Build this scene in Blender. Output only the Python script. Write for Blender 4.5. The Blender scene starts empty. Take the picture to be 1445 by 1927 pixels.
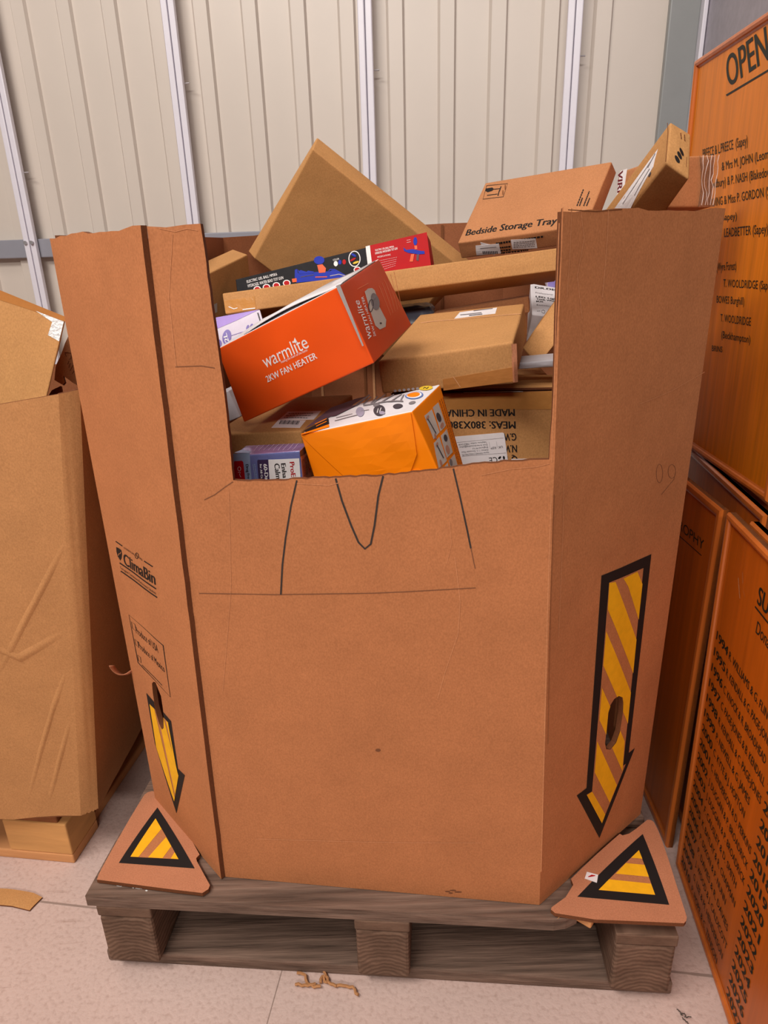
import bpy, bmesh, math, random
from mathutils import Vector, Matrix
from mathutils.geometry import tessellate_polygon
random.seed(7)
SC = bpy.context.scene
COL = SC.collection

# ------------------------------------------------------------------ camera, light, exposure
cam_d = bpy.data.cameras.new('camera')
cam_d.sensor_fit = 'HORIZONTAL'; cam_d.sensor_width = 36.0; cam_d.lens = 36.0 * 1260.0 / 1445.0
cam_d.clip_start = 0.05
cam = bpy.data.objects.new('camera', cam_d); COL.objects.link(cam)
R3 = Matrix(((0.9995720, 0.0292536, 0.0), (-0.0103447, 0.3534689, -0.9353891), (-0.0273635, 0.9349888, 0.3536202)))
cam.matrix_world = Matrix.Translation((0, 0, 1.2)) @ R3.to_4x4()
SC.camera = cam
SC.view_settings.view_transform = 'Standard'
SC.view_settings.look = 'None'
SC.view_settings.gamma = 1.0
SC.view_settings.use_curve_mapping = False
SC.view_settings.exposure = 0.0
w = bpy.data.worlds.new('world'); SC.world = w; w.use_nodes = True
w.node_tree.nodes['Background'].inputs[0].default_value = (1.0, 0.93, 0.88, 1)
w.node_tree.nodes['Background'].inputs[1].default_value = 0.03
def area(name, loc, target, sx, sy, power, col):
    d = bpy.data.lights.new(name, 'AREA'); d.shape = 'RECTANGLE'; d.size = sx; d.size_y = sy
    d.energy = power; d.color = col
    o = bpy.data.objects.new(name, d); COL.objects.link(o); o.location = loc
    o.rotation_euler = (Vector(target) - Vector(loc)).to_track_quat('-Z', 'Y').to_euler()
    return o
area('strip_light_left', (-1.9, -0.7, 4.1), (-0.1, 1.2, 0.7), 2.6, 0.6, 152, (1.0, 0.93, 0.86))
area('strip_light_far', (-0.5, -5.0, 4.4), (0.0, 2.0, 1.0), 4.0, 0.5, 215, (1.0, 0.93, 0.86))
area('fill_light_over', (-0.6, 0.9, 4.4), (-0.3, 1.4, 0.0), 3.0, 0.4, 30, (1.0, 0.93, 0.86))  # unseen overhead fill, added to lift the upward faces

# ------------------------------------------------------------------ materials
def lin(c):
    return tuple(((v / 255.0) / 12.92 if v / 255.0 <= 0.04045 else ((v / 255.0 + 0.055) / 1.055) ** 2.4) for v in c) + (1.0,)
MATS = {}
def mat(name, rgb, rough=0.7, spec=0.3, var=0.06, scale=30.0, bump=0.0, stretch=(1, 1, 1), metal=0.0, coat=0.0, bscale=None, trans=0.0):
    m = bpy.data.materials.new(name); m.use_nodes = True; MATS[name] = m
    nt = m.node_tree; N = nt.nodes; L = nt.links
    b = N['Principled BSDF']
    b.inputs['Roughness'].default_value = rough
    b.inputs['Specular IOR Level'].default_value = spec
    b.inputs['Metallic'].default_value = metal
    if coat: b.inputs['Coat Weight'].default_value = coat; b.inputs['Coat Roughness'].default_value = 0.15
    if trans: b.inputs['Transmission Weight'].default_value = trans
    tc = N.new('ShaderNodeTexCoord'); mp = N.new('ShaderNodeMapping'); mp.inputs['Scale'].default_value = stretch
    L.new(tc.outputs['Object'], mp.inputs['Vector'])
    nz = N.new('ShaderNodeTexNoise'); nz.inputs['Scale'].default_value = scale; nz.inputs['Detail'].default_value = 6
    nz.inputs['Roughness'].default_value = 0.65
    L.new(mp.outputs[0], nz.inputs['Vector'])
    rp = N.new('ShaderNodeValToRGB'); c = lin(rgb)
    rp.color_ramp.elements[0].position = 0.3; rp.color_ramp.elements[1].position = 0.7
    rp.color_ramp.elements[0].color = tuple(v * (1 - var) for v in c[:3]) + (1,)
    rp.color_ramp.elements[1].color = tuple(min(1, v * (1 + var)) for v in c[:3]) + (1,)
    L.new(nz.outputs['Fac'], rp.inputs[0]); L.new(rp.outputs[0], b.inputs['Base Color'])
    if bump:
        n2 = N.new('ShaderNodeTexNoise'); n2.inputs['Scale'].default_value = bscale or scale; n2.inputs['Detail'].default_value = 4
        L.new(mp.outputs[0], n2.inputs['Vector'])
        bp = N.new('ShaderNodeBump'); bp.inputs['Strength'].default_value = bump; bp.inputs['Distance'].default_value = 0.01
        L.new(n2.outputs['Fac'], bp.inputs['Height']); L.new(bp.outputs[0], b.inputs['Normal'])
    return m
def kraft(name, rgb, rough=0.75, spec=0.2):
    """fibrous board: fine flecks over broad mottling, faint ripples"""
    m = mat(name, rgb, rough, spec, 0.07, 9.0)
    nt = m.node_tree; N = nt.nodes; L = nt.links; b = N['Principled BSDF']; tc = N['Texture Coordinate']
    src = b.inputs['Base Color'].links[0].from_socket
    mp = N.new('ShaderNodeMapping'); mp.inputs['Scale'].default_value = (1.0, 1.0, 0.7)
    L.new(tc.outputs['Object'], mp.inputs[0])
    fz = N.new('ShaderNodeTexNoise'); fz.inputs['Scale'].default_value = 420; fz.inputs['Detail'].default_value = 4
    L.new(mp.outputs[0], fz.inputs['Vector'])
    r2 = N.new('ShaderNodeValToRGB'); r2.color_ramp.elements[0].position = 0.32; r2.color_ramp.elements[1].position = 0.72
    r2.color_ramp.elements[0].color = (0.87, 0.86, 0.85, 1); r2.color_ramp.elements[1].color = (1.09, 1.10, 1.11, 1)
    L.new(fz.outputs['Fac'], r2.inputs[0])
    mx = N.new('ShaderNodeMix'); mx.data_type = 'RGBA'; mx.blend_type = 'MULTIPLY'; mx.inputs[0].default_value = 1.0
    L.new(src, mx.inputs[6]); L.new(r2.outputs[0], mx.inputs[7]); L.new(mx.outputs[2], b.inputs['Base Color'])
    n2 = N.new('ShaderNodeTexNoise'); n2.inputs['Scale'].default_value = 14; n2.inputs['Detail'].default_value = 5
    L.new(tc.outputs['Object'], n2.inputs['Vector'])
    bp = N.new('ShaderNodeBump'); bp.inputs['Strength'].default_value = 0.25; bp.inputs['Distance'].default_value = 0.008
    L.new(n2.outputs['Fac'], bp.inputs['Height']); L.new(bp.outputs[0], b.inputs['Normal'])
    return m
def wood(name, rgb, var=0.35, rough=0.6, spec=0.3, sc=(40, 40, 2.0), coat=0.0, bump=0.15):
    m = mat(name, rgb, rough, spec, var, 1.6, bump, sc, coat=coat)
    return m
kraft('kraft_bin', (184, 118, 76)); kraft('kraft_tan', (190, 138, 86)); kraft('kraft_pink', (186, 126, 84))
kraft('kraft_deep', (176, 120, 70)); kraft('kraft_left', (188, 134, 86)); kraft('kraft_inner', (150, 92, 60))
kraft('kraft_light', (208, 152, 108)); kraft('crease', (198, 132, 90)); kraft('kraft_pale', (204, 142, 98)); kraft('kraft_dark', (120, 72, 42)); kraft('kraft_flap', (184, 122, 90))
mat('ink', (34, 30, 30), 0.6, 0.2); mat('sign', (30, 34, 26), 0.5, 0.3); mat('marker', (58, 48, 44), 0.6); mat('pencil', (120, 76, 52), 0.7)
mat('stain', (120, 74, 48), 0.8); mat('white', (236, 232, 232), 0.5); mat('paper', (232, 226, 228), 0.5); mat('palegrey', (196, 184, 176), 0.5)
mat('midgrey', (128, 122, 126), 0.5); mat('darkgrey', (70, 66, 72), 0.5); mat('lavgrey', (158, 152, 172), 0.5); mat('paleorange', (226, 130, 90), 0.5)
mat('tapebrown', (176, 116, 62), 0.28, 0.5, bump=0.1, bscale=60); mat('tapegloss', (192, 134, 72), 0.25, 0.5, bump=0.15, bscale=60)
mat('silvertape', (238, 238, 240), 0.35, 0.6, var=0.25, scale=160, bump=0.6)
mat('orange2', (255, 134, 6), 0.42, 0.4, 0.04, 8, 0.15, bscale=12); mat('yellow', (226, 190, 50), 0.5); mat('plum', (84, 62, 72), 0.45)
mat('blue', (90, 118, 180), 0.5); mat('photo', (205, 192, 184), 0.4, 0.4, 0.12, 40); mat('skin', (190, 134, 112), 0.5); mat('brown', (150, 72, 36), 0.6)
mat('paleblue', (150, 168, 200), 0.35, 0.5); mat('red', (178, 12, 20), 0.6, 0.2); mat('purpledark', (62, 46, 78), 0.35, 0.5); mat('lilac', (190, 170, 200), 0.25, 0.5)
mat('toyblue', (34, 52, 168), 0.6, 0.2); mat('toyorange', (222, 90, 40), 0.4); mat('pinkish', (216, 150, 150), 0.5); mat('maroon', (110, 36, 44), 0.5)
mat('violet', (168, 140, 214), 0.35, 0.4); mat('violet2', (130, 116, 180), 0.4); mat('hazard', (240, 176, 26), 0.6, 0.3, 0.08, 60)
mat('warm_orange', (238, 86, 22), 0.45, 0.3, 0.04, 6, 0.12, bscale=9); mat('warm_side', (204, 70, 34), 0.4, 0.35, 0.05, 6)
mat('periwinkle', (110, 116, 172), 0.2, 0.5, 0.06, 20, 0.3, bscale=30, coat=0.5); mat('proe_side', (196, 128, 108), 0.25, 0.5, coat=0.4); mat('proe_top', (140, 116, 160), 0.2, 0.5, 0.2, 30, 0.4, bscale=30, coat=0.5)
mat('black_card', (26, 24, 28), 0.6, 0.2, 0.25, 60); mat('white_card', (222, 218, 222), 0.4); mat('grey_card', (176, 172, 178), 0.5); mat('lavender_card', (214, 204, 220), 0.4)
mat('slate_plastic', (84, 88, 102), 0.35, 0.5)
kraft('flute', (112, 66, 40)); mat('joint', (150, 128, 118), 0.8); mat('clear_film', (250, 250, 250), 0.06, 0.6, trans=0.97, var=0.0)
mat('paint_and_glint', (236, 232, 230), 0.18, 0.6)  # white of the deck paint, also of painted highlight streaks
wood('old_wood', (112, 90, 78), 0.5, 0.85, 0.15, (2.5, 45, 45), bump=0.6)
def end_grain():
    m = wood('end_grain', (112, 88, 74), 0.3, 0.9, 0.1, (9, 3, 16), bump=0.5)
    nt = m.node_tree; N = nt.nodes; L = nt.links; b = N['Principled BSDF']; tc = N['Texture Coordinate']
    src = b.inputs['Base Color'].links[0].from_socket
    mp = N.new('ShaderNodeMapping'); mp.inputs['Location'].default_value = (-0.5, 0, 0.25); L.new(tc.outputs['Generated'], mp.inputs[0])
    wv = N.new('ShaderNodeTexWave'); wv.wave_type = 'RINGS'; wv.rings_direction = 'Y'; wv.inputs['Scale'].default_value = 4.0; wv.inputs['Distortion'].default_value = 5.0; wv.inputs['Detail'].default_value = 3
    L.new(mp.outputs[0], wv.inputs['Vector'])
    r = N.new('ShaderNodeValToRGB'); r.color_ramp.elements[0].color = (0.74, 0.71, 0.69, 1); r.color_ramp.elements[1].color = (1.14, 1.12, 1.1, 1); L.new(wv.outputs['Fac'], r.inputs[0])
    mx = N.new('ShaderNodeMix'); mx.data_type = 'RGBA'; mx.blend_type = 'MULTIPLY'; mx.inputs[0].default_value = 1
    L.new(src, mx.inputs[6]); L.new(r.outputs[0], mx.inputs[7]); L.new(mx.outputs[2], b.inputs['Base Color'])
end_grain()
wood('fresh_wood', (206, 146, 96), 0.18, 0.7, 0.2, (2, 2, 20)); wood('pale_block', (206, 150, 92), 0.14, 0.7, 0.2, (2.5, 2, 22))
wood('board_oak', (224, 126, 18), 0.2, 0.42, 0.35, (40, 40, 1.6), coat=0.12, bump=0.06)
wood('board_teak', (196, 96, 16), 0.18, 0.4, 0.35, (30, 30, 1.2), coat=0.12, bump=0.04)
wood('board_frame', (198, 104, 40), 0.15, 0.32, 0.5, (25, 25, 1.6), coat=0.35, bump=0.05)
wood('board_edge', (128, 76, 44), 0.3, 0.8, 0.2, (14, 14, 5), bump=0.3)
mat('sheet_steel', (209, 198, 188), 0.4, 0.4, 0.025, 2.0); mat('trim_white', (226, 222, 232), 0.35, 0.5, 0.02); mat('rail_grey', (146, 146, 156), 0.4, 0.5, 0.05, 8)
mat('grey_flashing', (140, 142, 142), 0.4, 0.5, 0.05, 5); mat('galvanised', (168, 162, 172), 0.42, 0.5, 0.10, 30, metal=0.2); mat('bolt_steel', (200, 196, 200), 0.3, 0.5, metal=0.6)
mat('dust', (84, 76, 70), 0.9); mat('twine_fibre', (176, 124, 82), 0.8); mat('rust_nail', (96, 66, 52), 0.6)
def floor_mat():
    m = mat('concrete', (200, 174, 165), 0.55, 0.3, 0.07, 3.0)
    nt = m.node_tree; N = nt.nodes; L = nt.links; b = N['Principled BSDF']; tc = N['Texture Coordinate']
    src = b.inputs['Base Color'].links[0].from_socket
    f = N.new('ShaderNodeTexNoise'); f.inputs['Scale'].default_value = 120; f.inputs['Detail'].default_value = 7; L.new(tc.outputs['Object'], f.inputs['Vector'])
    r = N.new('ShaderNodeValToRGB'); r.color_ramp.elements[0].position = 0.22; r.color_ramp.elements[1].position = 0.5
    r.color_ramp.elements[0].color = (0.78, 0.74, 0.72, 1); r.color_ramp.elements[1].color = (1, 1, 1, 1); L.new(f.outputs['Fac'], r.inputs[0])
    mx = N.new('ShaderNodeMix'); mx.data_type = 'RGBA'; mx.blend_type = 'MULTIPLY'; mx.inputs[0].default_value = 1
    L.new(src, mx.inputs[6]); L.new(r.outputs[0], mx.inputs[7]); out = mx.outputs[2]
    # scratches: stretched noise
    mp = N.new('ShaderNodeMapping'); mp.inputs['Rotation'].default_value = (0, 0, 0.7); mp.inputs['Scale'].default_value = (4, 40, 1); L.new(tc.outputs['Object'], mp.inputs[0])
    s = N.new('ShaderNodeTexNoise'); s.inputs['Scale'].default_value = 2.2; s.inputs['Detail'].default_value = 5; L.new(mp.outputs[0], s.inputs['Vector'])
    r2 = N.new('ShaderNodeValToRGB'); r2.color_ramp.elements[0].position = 0.26; r2.color_ramp.elements[1].position = 0.36
    r2.color_ramp.elements[0].color = (0.80, 0.76, 0.74, 1); r2.color_ramp.elements[1].color = (1, 1, 1, 1); L.new(s.outputs['Fac'], r2.inputs[0])
    m2 = N.new('ShaderNodeMix'); m2.data_type = 'RGBA'; m2.blend_type = 'MULTIPLY'; m2.inputs[0].default_value = 1
    L.new(out, m2.inputs[6]); L.new(r2.outputs[0], m2.inputs[7]); L.new(m2.outputs[2], b.inputs['Base Color'])
    bp = N.new('ShaderNodeBump'); bp.inputs['Strength'].default_value = 0.3; bp.inputs['Distance'].default_value = 0.004
    L.new(f.outputs['Fac'], bp.inputs['Height']); L.new(bp.outputs[0], b.inputs['Normal'])
floor_mat()

# ------------------------------------------------------------------ data: corners of the cartons and panels (metres), prints in face coordinates
BOX={'orange':[[-0.0974,0.9443,0.8811],[0.0826,0.8824,0.9099],[-0.0419,1.037,0.8681],[0.1317,0.9651,0.8704],[-0.1176,0.946,0.9656],[0.0414,0.8889,1.0074],[-0.0645,1.0495,0.981],[0.0885,0.9929,1.0242]],'proe':[[-0.2165,0.9549,0.854],[-0.1169,0.9386,0.877],[-0.2075,1.0036,0.8566],[-0.1093,0.9865,0.8776],[-0.2187,0.9477,0.9363],[-0.1169,0.9268,0.947],[-0.2087,0.9964,0.939],[-0.1109,0.9742,0.9461]],'warm':[[-0.2219,1.0652,0.9589],[-0.0078,0.973,1.0608],[-0.1561,1.2332,0.9957],[0.055,1.1405,1.0964],[-0.2517,1.0632,1.0761],[-0.0524,0.9668,1.167],[-0.2027,1.2292,1.1075],[0.0037,1.1334,1.2002]],'mid':[[0.0028,1.1738,0.9783],[0.2223,1.1061,1.0005],[0.0848,1.4094,1.0356],[0.2898,1.3417,1.0579],[-0.0029,1.1661,1.0357],[0.2162,1.1028,1.0695],[0.0839,1.4017,1.0929],[0.2788,1.3332,1.113]],'china':[[0.0179,1.19,0.4729],[0.3246,1.1672,0.4729],[0.0402,1.4892,0.4729],[0.3468,1.4664,0.4729],[0.0179,1.19,0.9729],[0.3246,1.1672,0.9729],[0.0402,1.4892,0.9729],[0.3468,1.4664,0.9729]],'long':[[-0.3133,1.4313,1.1029],[0.3522,1.3534,1.1708],[-0.2986,1.5372,1.0777],[0.367,1.4594,1.1461],[-0.3172,1.4403,1.143],[0.3478,1.3622,1.2106],[-0.3022,1.5469,1.1199],[0.3633,1.4693,1.1886]],'toy':[[-0.3113,1.57,1.0706],[0.1151,1.4993,1.1678],[-0.2951,1.6382,1.0592],[0.1309,1.5659,1.1524],[-0.3185,1.5966,1.1655],[0.1058,1.5204,1.2486],[-0.3054,1.6621,1.1473],[0.1196,1.5871,1.2334]],'big':[[-0.3127,1.832,1.2103],[0.0228,1.8639,0.9425],[-0.3339,1.8767,1.2278],[0.0339,1.9073,0.9564],[-0.136,1.6894,1.4343],[0.197,1.7267,1.1806],[-0.1275,1.739,1.4646],[0.2422,1.7652,1.1815]],'tray':[[0.1976,1.6681,1.195],[0.4481,1.5065,1.2204],[0.2844,1.7972,1.3329],[0.5334,1.6375,1.3631],[0.1859,1.6449,1.2294],[0.429,1.4825,1.2526],[0.2649,1.7725,1.3631],[0.5116,1.6085,1.3821]],'narrow':[[0.3983,1.223,1.229],[0.4538,1.2223,1.2124],[0.3628,1.2406,1.2305],[0.4361,1.255,1.254],[0.4097,1.0479,1.3153],[0.4442,1.0451,1.2933],[0.4251,1.0864,1.3724],[0.4559,1.0855,1.3554]],'white':[[0.3307,1.5387,1.0089],[0.4056,1.5308,1.019],[0.3463,1.6051,1.0791],[0.4241,1.5929,1.0778],[0.3339,1.5088,1.0778],[0.3987,1.4935,1.0683],[0.3409,1.5722,1.1401],[0.4226,1.5548,1.125]],'viri':[[0.4345,1.3273,1.251],[0.4795,1.219,1.2668],[0.5382,1.3757,1.2536],[0.5824,1.2669,1.268],[0.4384,1.3341,1.3328],[0.4748,1.2238,1.3433],[0.5391,1.3827,1.3359],[0.5809,1.2735,1.3493]],'low':[[-0.2803,1.07,0.5393],[-0.1285,1.05,0.5458],[-0.2015,1.22,0.5674],[-0.0496,1.2,0.574],[-0.2803,1.07,0.9393],[-0.1285,1.05,0.9458],[-0.2015,1.22,0.9674],[-0.0496,1.2,0.974]],'small':[[-0.3694,1.55,1.0393],[-0.3124,1.75,1.0677],[-0.4142,1.6,1.0532],[-0.3572,1.8,1.0816],[-0.3668,1.55,1.1801],[-0.3134,1.75,1.2187],[-0.4116,1.6,1.194],[-0.3582,1.8,1.2326]],'diag':[[0.3084,1.32,0.9969],[0.3898,1.34,1.0928],[0.3291,1.4071,0.988],[0.4104,1.4271,1.0839],[0.2852,1.36,1.0262],[0.3626,1.38,1.1328],[0.3058,1.4471,1.0173],[0.3833,1.4671,1.1239]],'purple':[[-0.3258,1.33,1.0219],[-0.2066,1.31,1.0463],[-0.3442,1.4177,1.0134],[-0.225,1.3977,1.0378],[-0.3397,1.36,1.0949],[-0.2264,1.34,1.115],[-0.3581,1.4477,1.0864],[-0.2448,1.4277,1.1065]],'pale':[[0.1152,1.46,1.0574],[0.3129,1.44,1.0878],[0.1252,1.5,1.0594],[0.3229,1.48,1.0898],[0.1153,1.46,1.0908],[0.3092,1.44,1.1194],[0.1253,1.5,1.0928],[0.3192,1.48,1.1214]],'grey':[[0.0252,1.47,1.048],[0.116,1.47,1.0782],[0.0352,1.57,1.048],[0.126,1.57,1.0782],[0.027,1.5,1.0981],[0.115,1.5,1.1033],[0.037,1.6,1.0981],[0.125,1.6,1.1033]],'lav':[[0.3842,1.59,1.1213],[0.4382,1.59,1.1232],[0.3942,1.69,1.1513],[0.4482,1.69,1.1532],[0.3853,1.6,1.1437],[0.4389,1.6,1.1513],[0.3953,1.7,1.1737],[0.4489,1.7,1.1813]],'wsliver':[[-0.2905,1.19,0.9271],[-0.2536,1.19,0.9406],[-0.2605,1.25,0.9371],[-0.2236,1.25,0.9506],[-0.3062,1.2,0.9758],[-0.2716,1.2,0.9872],[-0.2762,1.26,0.9858],[-0.2416,1.26,0.9972]],'strip':[[0.2457,1.2,1.0098],[0.3221,1.2,1.0123],[0.2557,1.28,1.0098],[0.3321,1.28,1.0123],[0.2452,1.2,1.021],[0.3212,1.2,1.0253],[0.2552,1.28,1.021],[0.3312,1.28,1.0253]],'lcart':[[-0.7975,1.2,0.9398],[-0.5831,1.15,0.9687],[-0.8877,1.3769,0.9162],[-0.6733,1.3269,0.945],[-0.7245,1.22,1.1964],[-0.5233,1.17,1.1213],[-0.8148,1.3969,1.1727],[-0.6136,1.3469,1.0976]]}
QUAD={'front':[[-0.2989,0.8814,0.187],[0.2395,0.8088,0.187],[0.2084,0.8108,1.2479],[-0.2768,0.8834,1.2457]],'lfac':[[-0.472,1.0682,0.187],[-0.2989,0.8814,0.187],[-0.2768,0.8834,1.2457],[-0.4713,1.0682,1.2453]],'rfac':[[0.2395,0.8088,0.187],[0.4763,0.9949,0.187],[0.4772,0.9949,1.2516],[0.2084,0.8108,1.2479]],'lside':[[-0.4008,1.865,0.187],[-0.472,1.0682,0.187],[-0.4713,1.0682,1.2453],[-0.4008,1.865,1.262]],'rside':[[0.4763,0.9949,0.187],[0.5475,1.7917,0.187],[0.5475,1.7917,1.272],[0.4772,0.9949,1.2516]],'lback':[[-0.2108,2.035,0.187],[-0.4008,1.865,0.187],[-0.4008,1.865,1.262],[-0.2108,2.035,1.283]],'rback':[[0.5475,1.7917,0.187],[0.3575,1.9917,0.187],[0.3575,1.9917,1.286],[0.5475,1.7917,1.272]],'back':[[0.3575,1.9917,0.187],[-0.2108,2.035,0.187],[-0.2108,2.035,1.283],[0.3575,1.9917,1.286]],'lflap':[[-0.5188,0.8695,0.197],[-0.316,0.8627,0.197],[-0.3681,1.0899,0.197],[-0.6085,1.0995,0.197]],'rflap':[[0.2409,0.7613,0.197],[0.4623,0.7543,0.197],[0.5569,0.9716,0.197],[0.2934,0.9814,0.197]],'sun':[[0.588,1.046,0.0],[0.5105,0.4914,0.0],[0.4975,0.4914,0.786],[0.575,1.046,0.786]],'open':[[0.6828,1.6177,0.7931],[0.6563,1.076,0.7906],[0.6401,1.0732,1.5614],[0.6666,1.6149,1.5639]],'tro':[[0.6135,1.6351,0.0],[0.5835,1.0851,0.0],[0.585,1.085,0.775],[0.615,1.635,0.775]],'lbfront':[[-1.5705,1.0595,0.14],[-0.6452,1.08,0.14],[-0.5179,1.08,1.0105],[-1.2543,1.0522,0.9105]],'lbcorner':[[-0.6452,1.08,0.14],[-0.6157,1.0975,0.14],[-0.4902,1.0975,1.0142],[-0.5179,1.08,1.0105]],'lbside':[[-0.6157,1.0975,0.14],[-0.5965,1.8472,0.14],[-0.471,1.8472,1.0142],[-0.4902,1.0975,1.0142]],'torn':[[-0.6373,1.3,0.9795],[-0.5571,1.28,0.9808],[-0.5634,1.34,1.0781],[-0.6445,1.36,1.0783]],'ldark':[[-0.6119,1.22,0.9396],[-0.5789,1.22,0.9682],[-0.588,1.24,1.0056],[-0.6167,1.24,0.9801]]}
OUTL={'lflap':[[0.4098,0.8987],[0.4398,0.9303],[0.4757,0.9437],[0.5032,0.937],[0.5295,0.874],[0.5713,0.7851],[0.6012,0.7376],[0.6466,0.7486],[0.8874,0.2554],[0.8576,0.2195],[0.866,0.1868],[0.9112,0.097],[0.9766,-0.0265],[0.9647,-0.0601],[0.9111,-0.0945],[0.6608,-0.0648],[0.4097,-0.0325],[0.0498,0.0161],[-0.0043,0.0222],[0.0138,0.0718],[0.2059,0.4599]],'rflap':[[0.7115,0.9853],[0.7365,0.9814],[0.7573,0.9598],[0.7865,0.8745],[0.8155,0.7653],[0.9152,0.3547],[0.9899,0.0796],[0.9858,0.0518],[0.97,0.0315],[0.6403,0.047],[0.3394,0.0608],[0.0542,0.1122],[0.0248,0.1407],[0.0307,0.1599],[0.1298,0.243],[0.1844,0.3493],[0.1677,0.4014],[0.5154,0.8353],[0.5363,0.8194],[0.5822,0.8377],[0.6323,0.8894]],'rsticker':[[0.2809,0.4598],[0.3613,0.4331],[0.3521,0.3638],[0.2658,0.4014]],'cut':[[0.1389,0.9992],[0.143,0.9718],[0.1471,0.9137],[0.1542,0.8586],[0.1602,0.781],[0.1602,0.6958],[0.2488,0.6956],[0.3369,0.699],[0.452,0.7018],[0.565,0.7052],[0.6759,0.7113],[0.7468,0.7158],[0.8113,0.7208],[0.8908,0.7238],[0.9861,0.7262],[0.9908,0.7931],[0.9937,0.859],[0.9961,0.9265],[0.9969,0.995]],'lhole':[[0.3571,0.3106],[0.3871,0.3176],[0.4191,0.32],[0.439,0.3122],[0.4736,0.3002],[0.4711,0.2754],[0.463,0.2523],[0.4411,0.2326],[0.4092,0.2255],[0.3771,0.2327],[0.3609,0.2447],[0.3407,0.2618],[0.3443,0.29]],'rhole':[[0.5783,0.3145],[0.6182,0.3061],[0.6317,0.2938],[0.6385,0.2748],[0.6299,0.2391],[0.6013,0.2216],[0.5522,0.2157],[0.5126,0.2229],[0.4968,0.2361],[0.4971,0.259],[0.4957,0.2951],[0.5112,0.3076],[0.539,0.314]],'torn':[[0.4749,0.9641],[0.9183,0.9639],[0.9412,0.0779],[0.7158,0.0958],[0.6026,0.1377],[0.4571,0.2097],[0.3567,0.2578],[0.4024,0.1437],[0.3385,0.0988],[0.2148,0.1437],[0.109,0.1857],[0.1457,0.4148]]}
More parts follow.
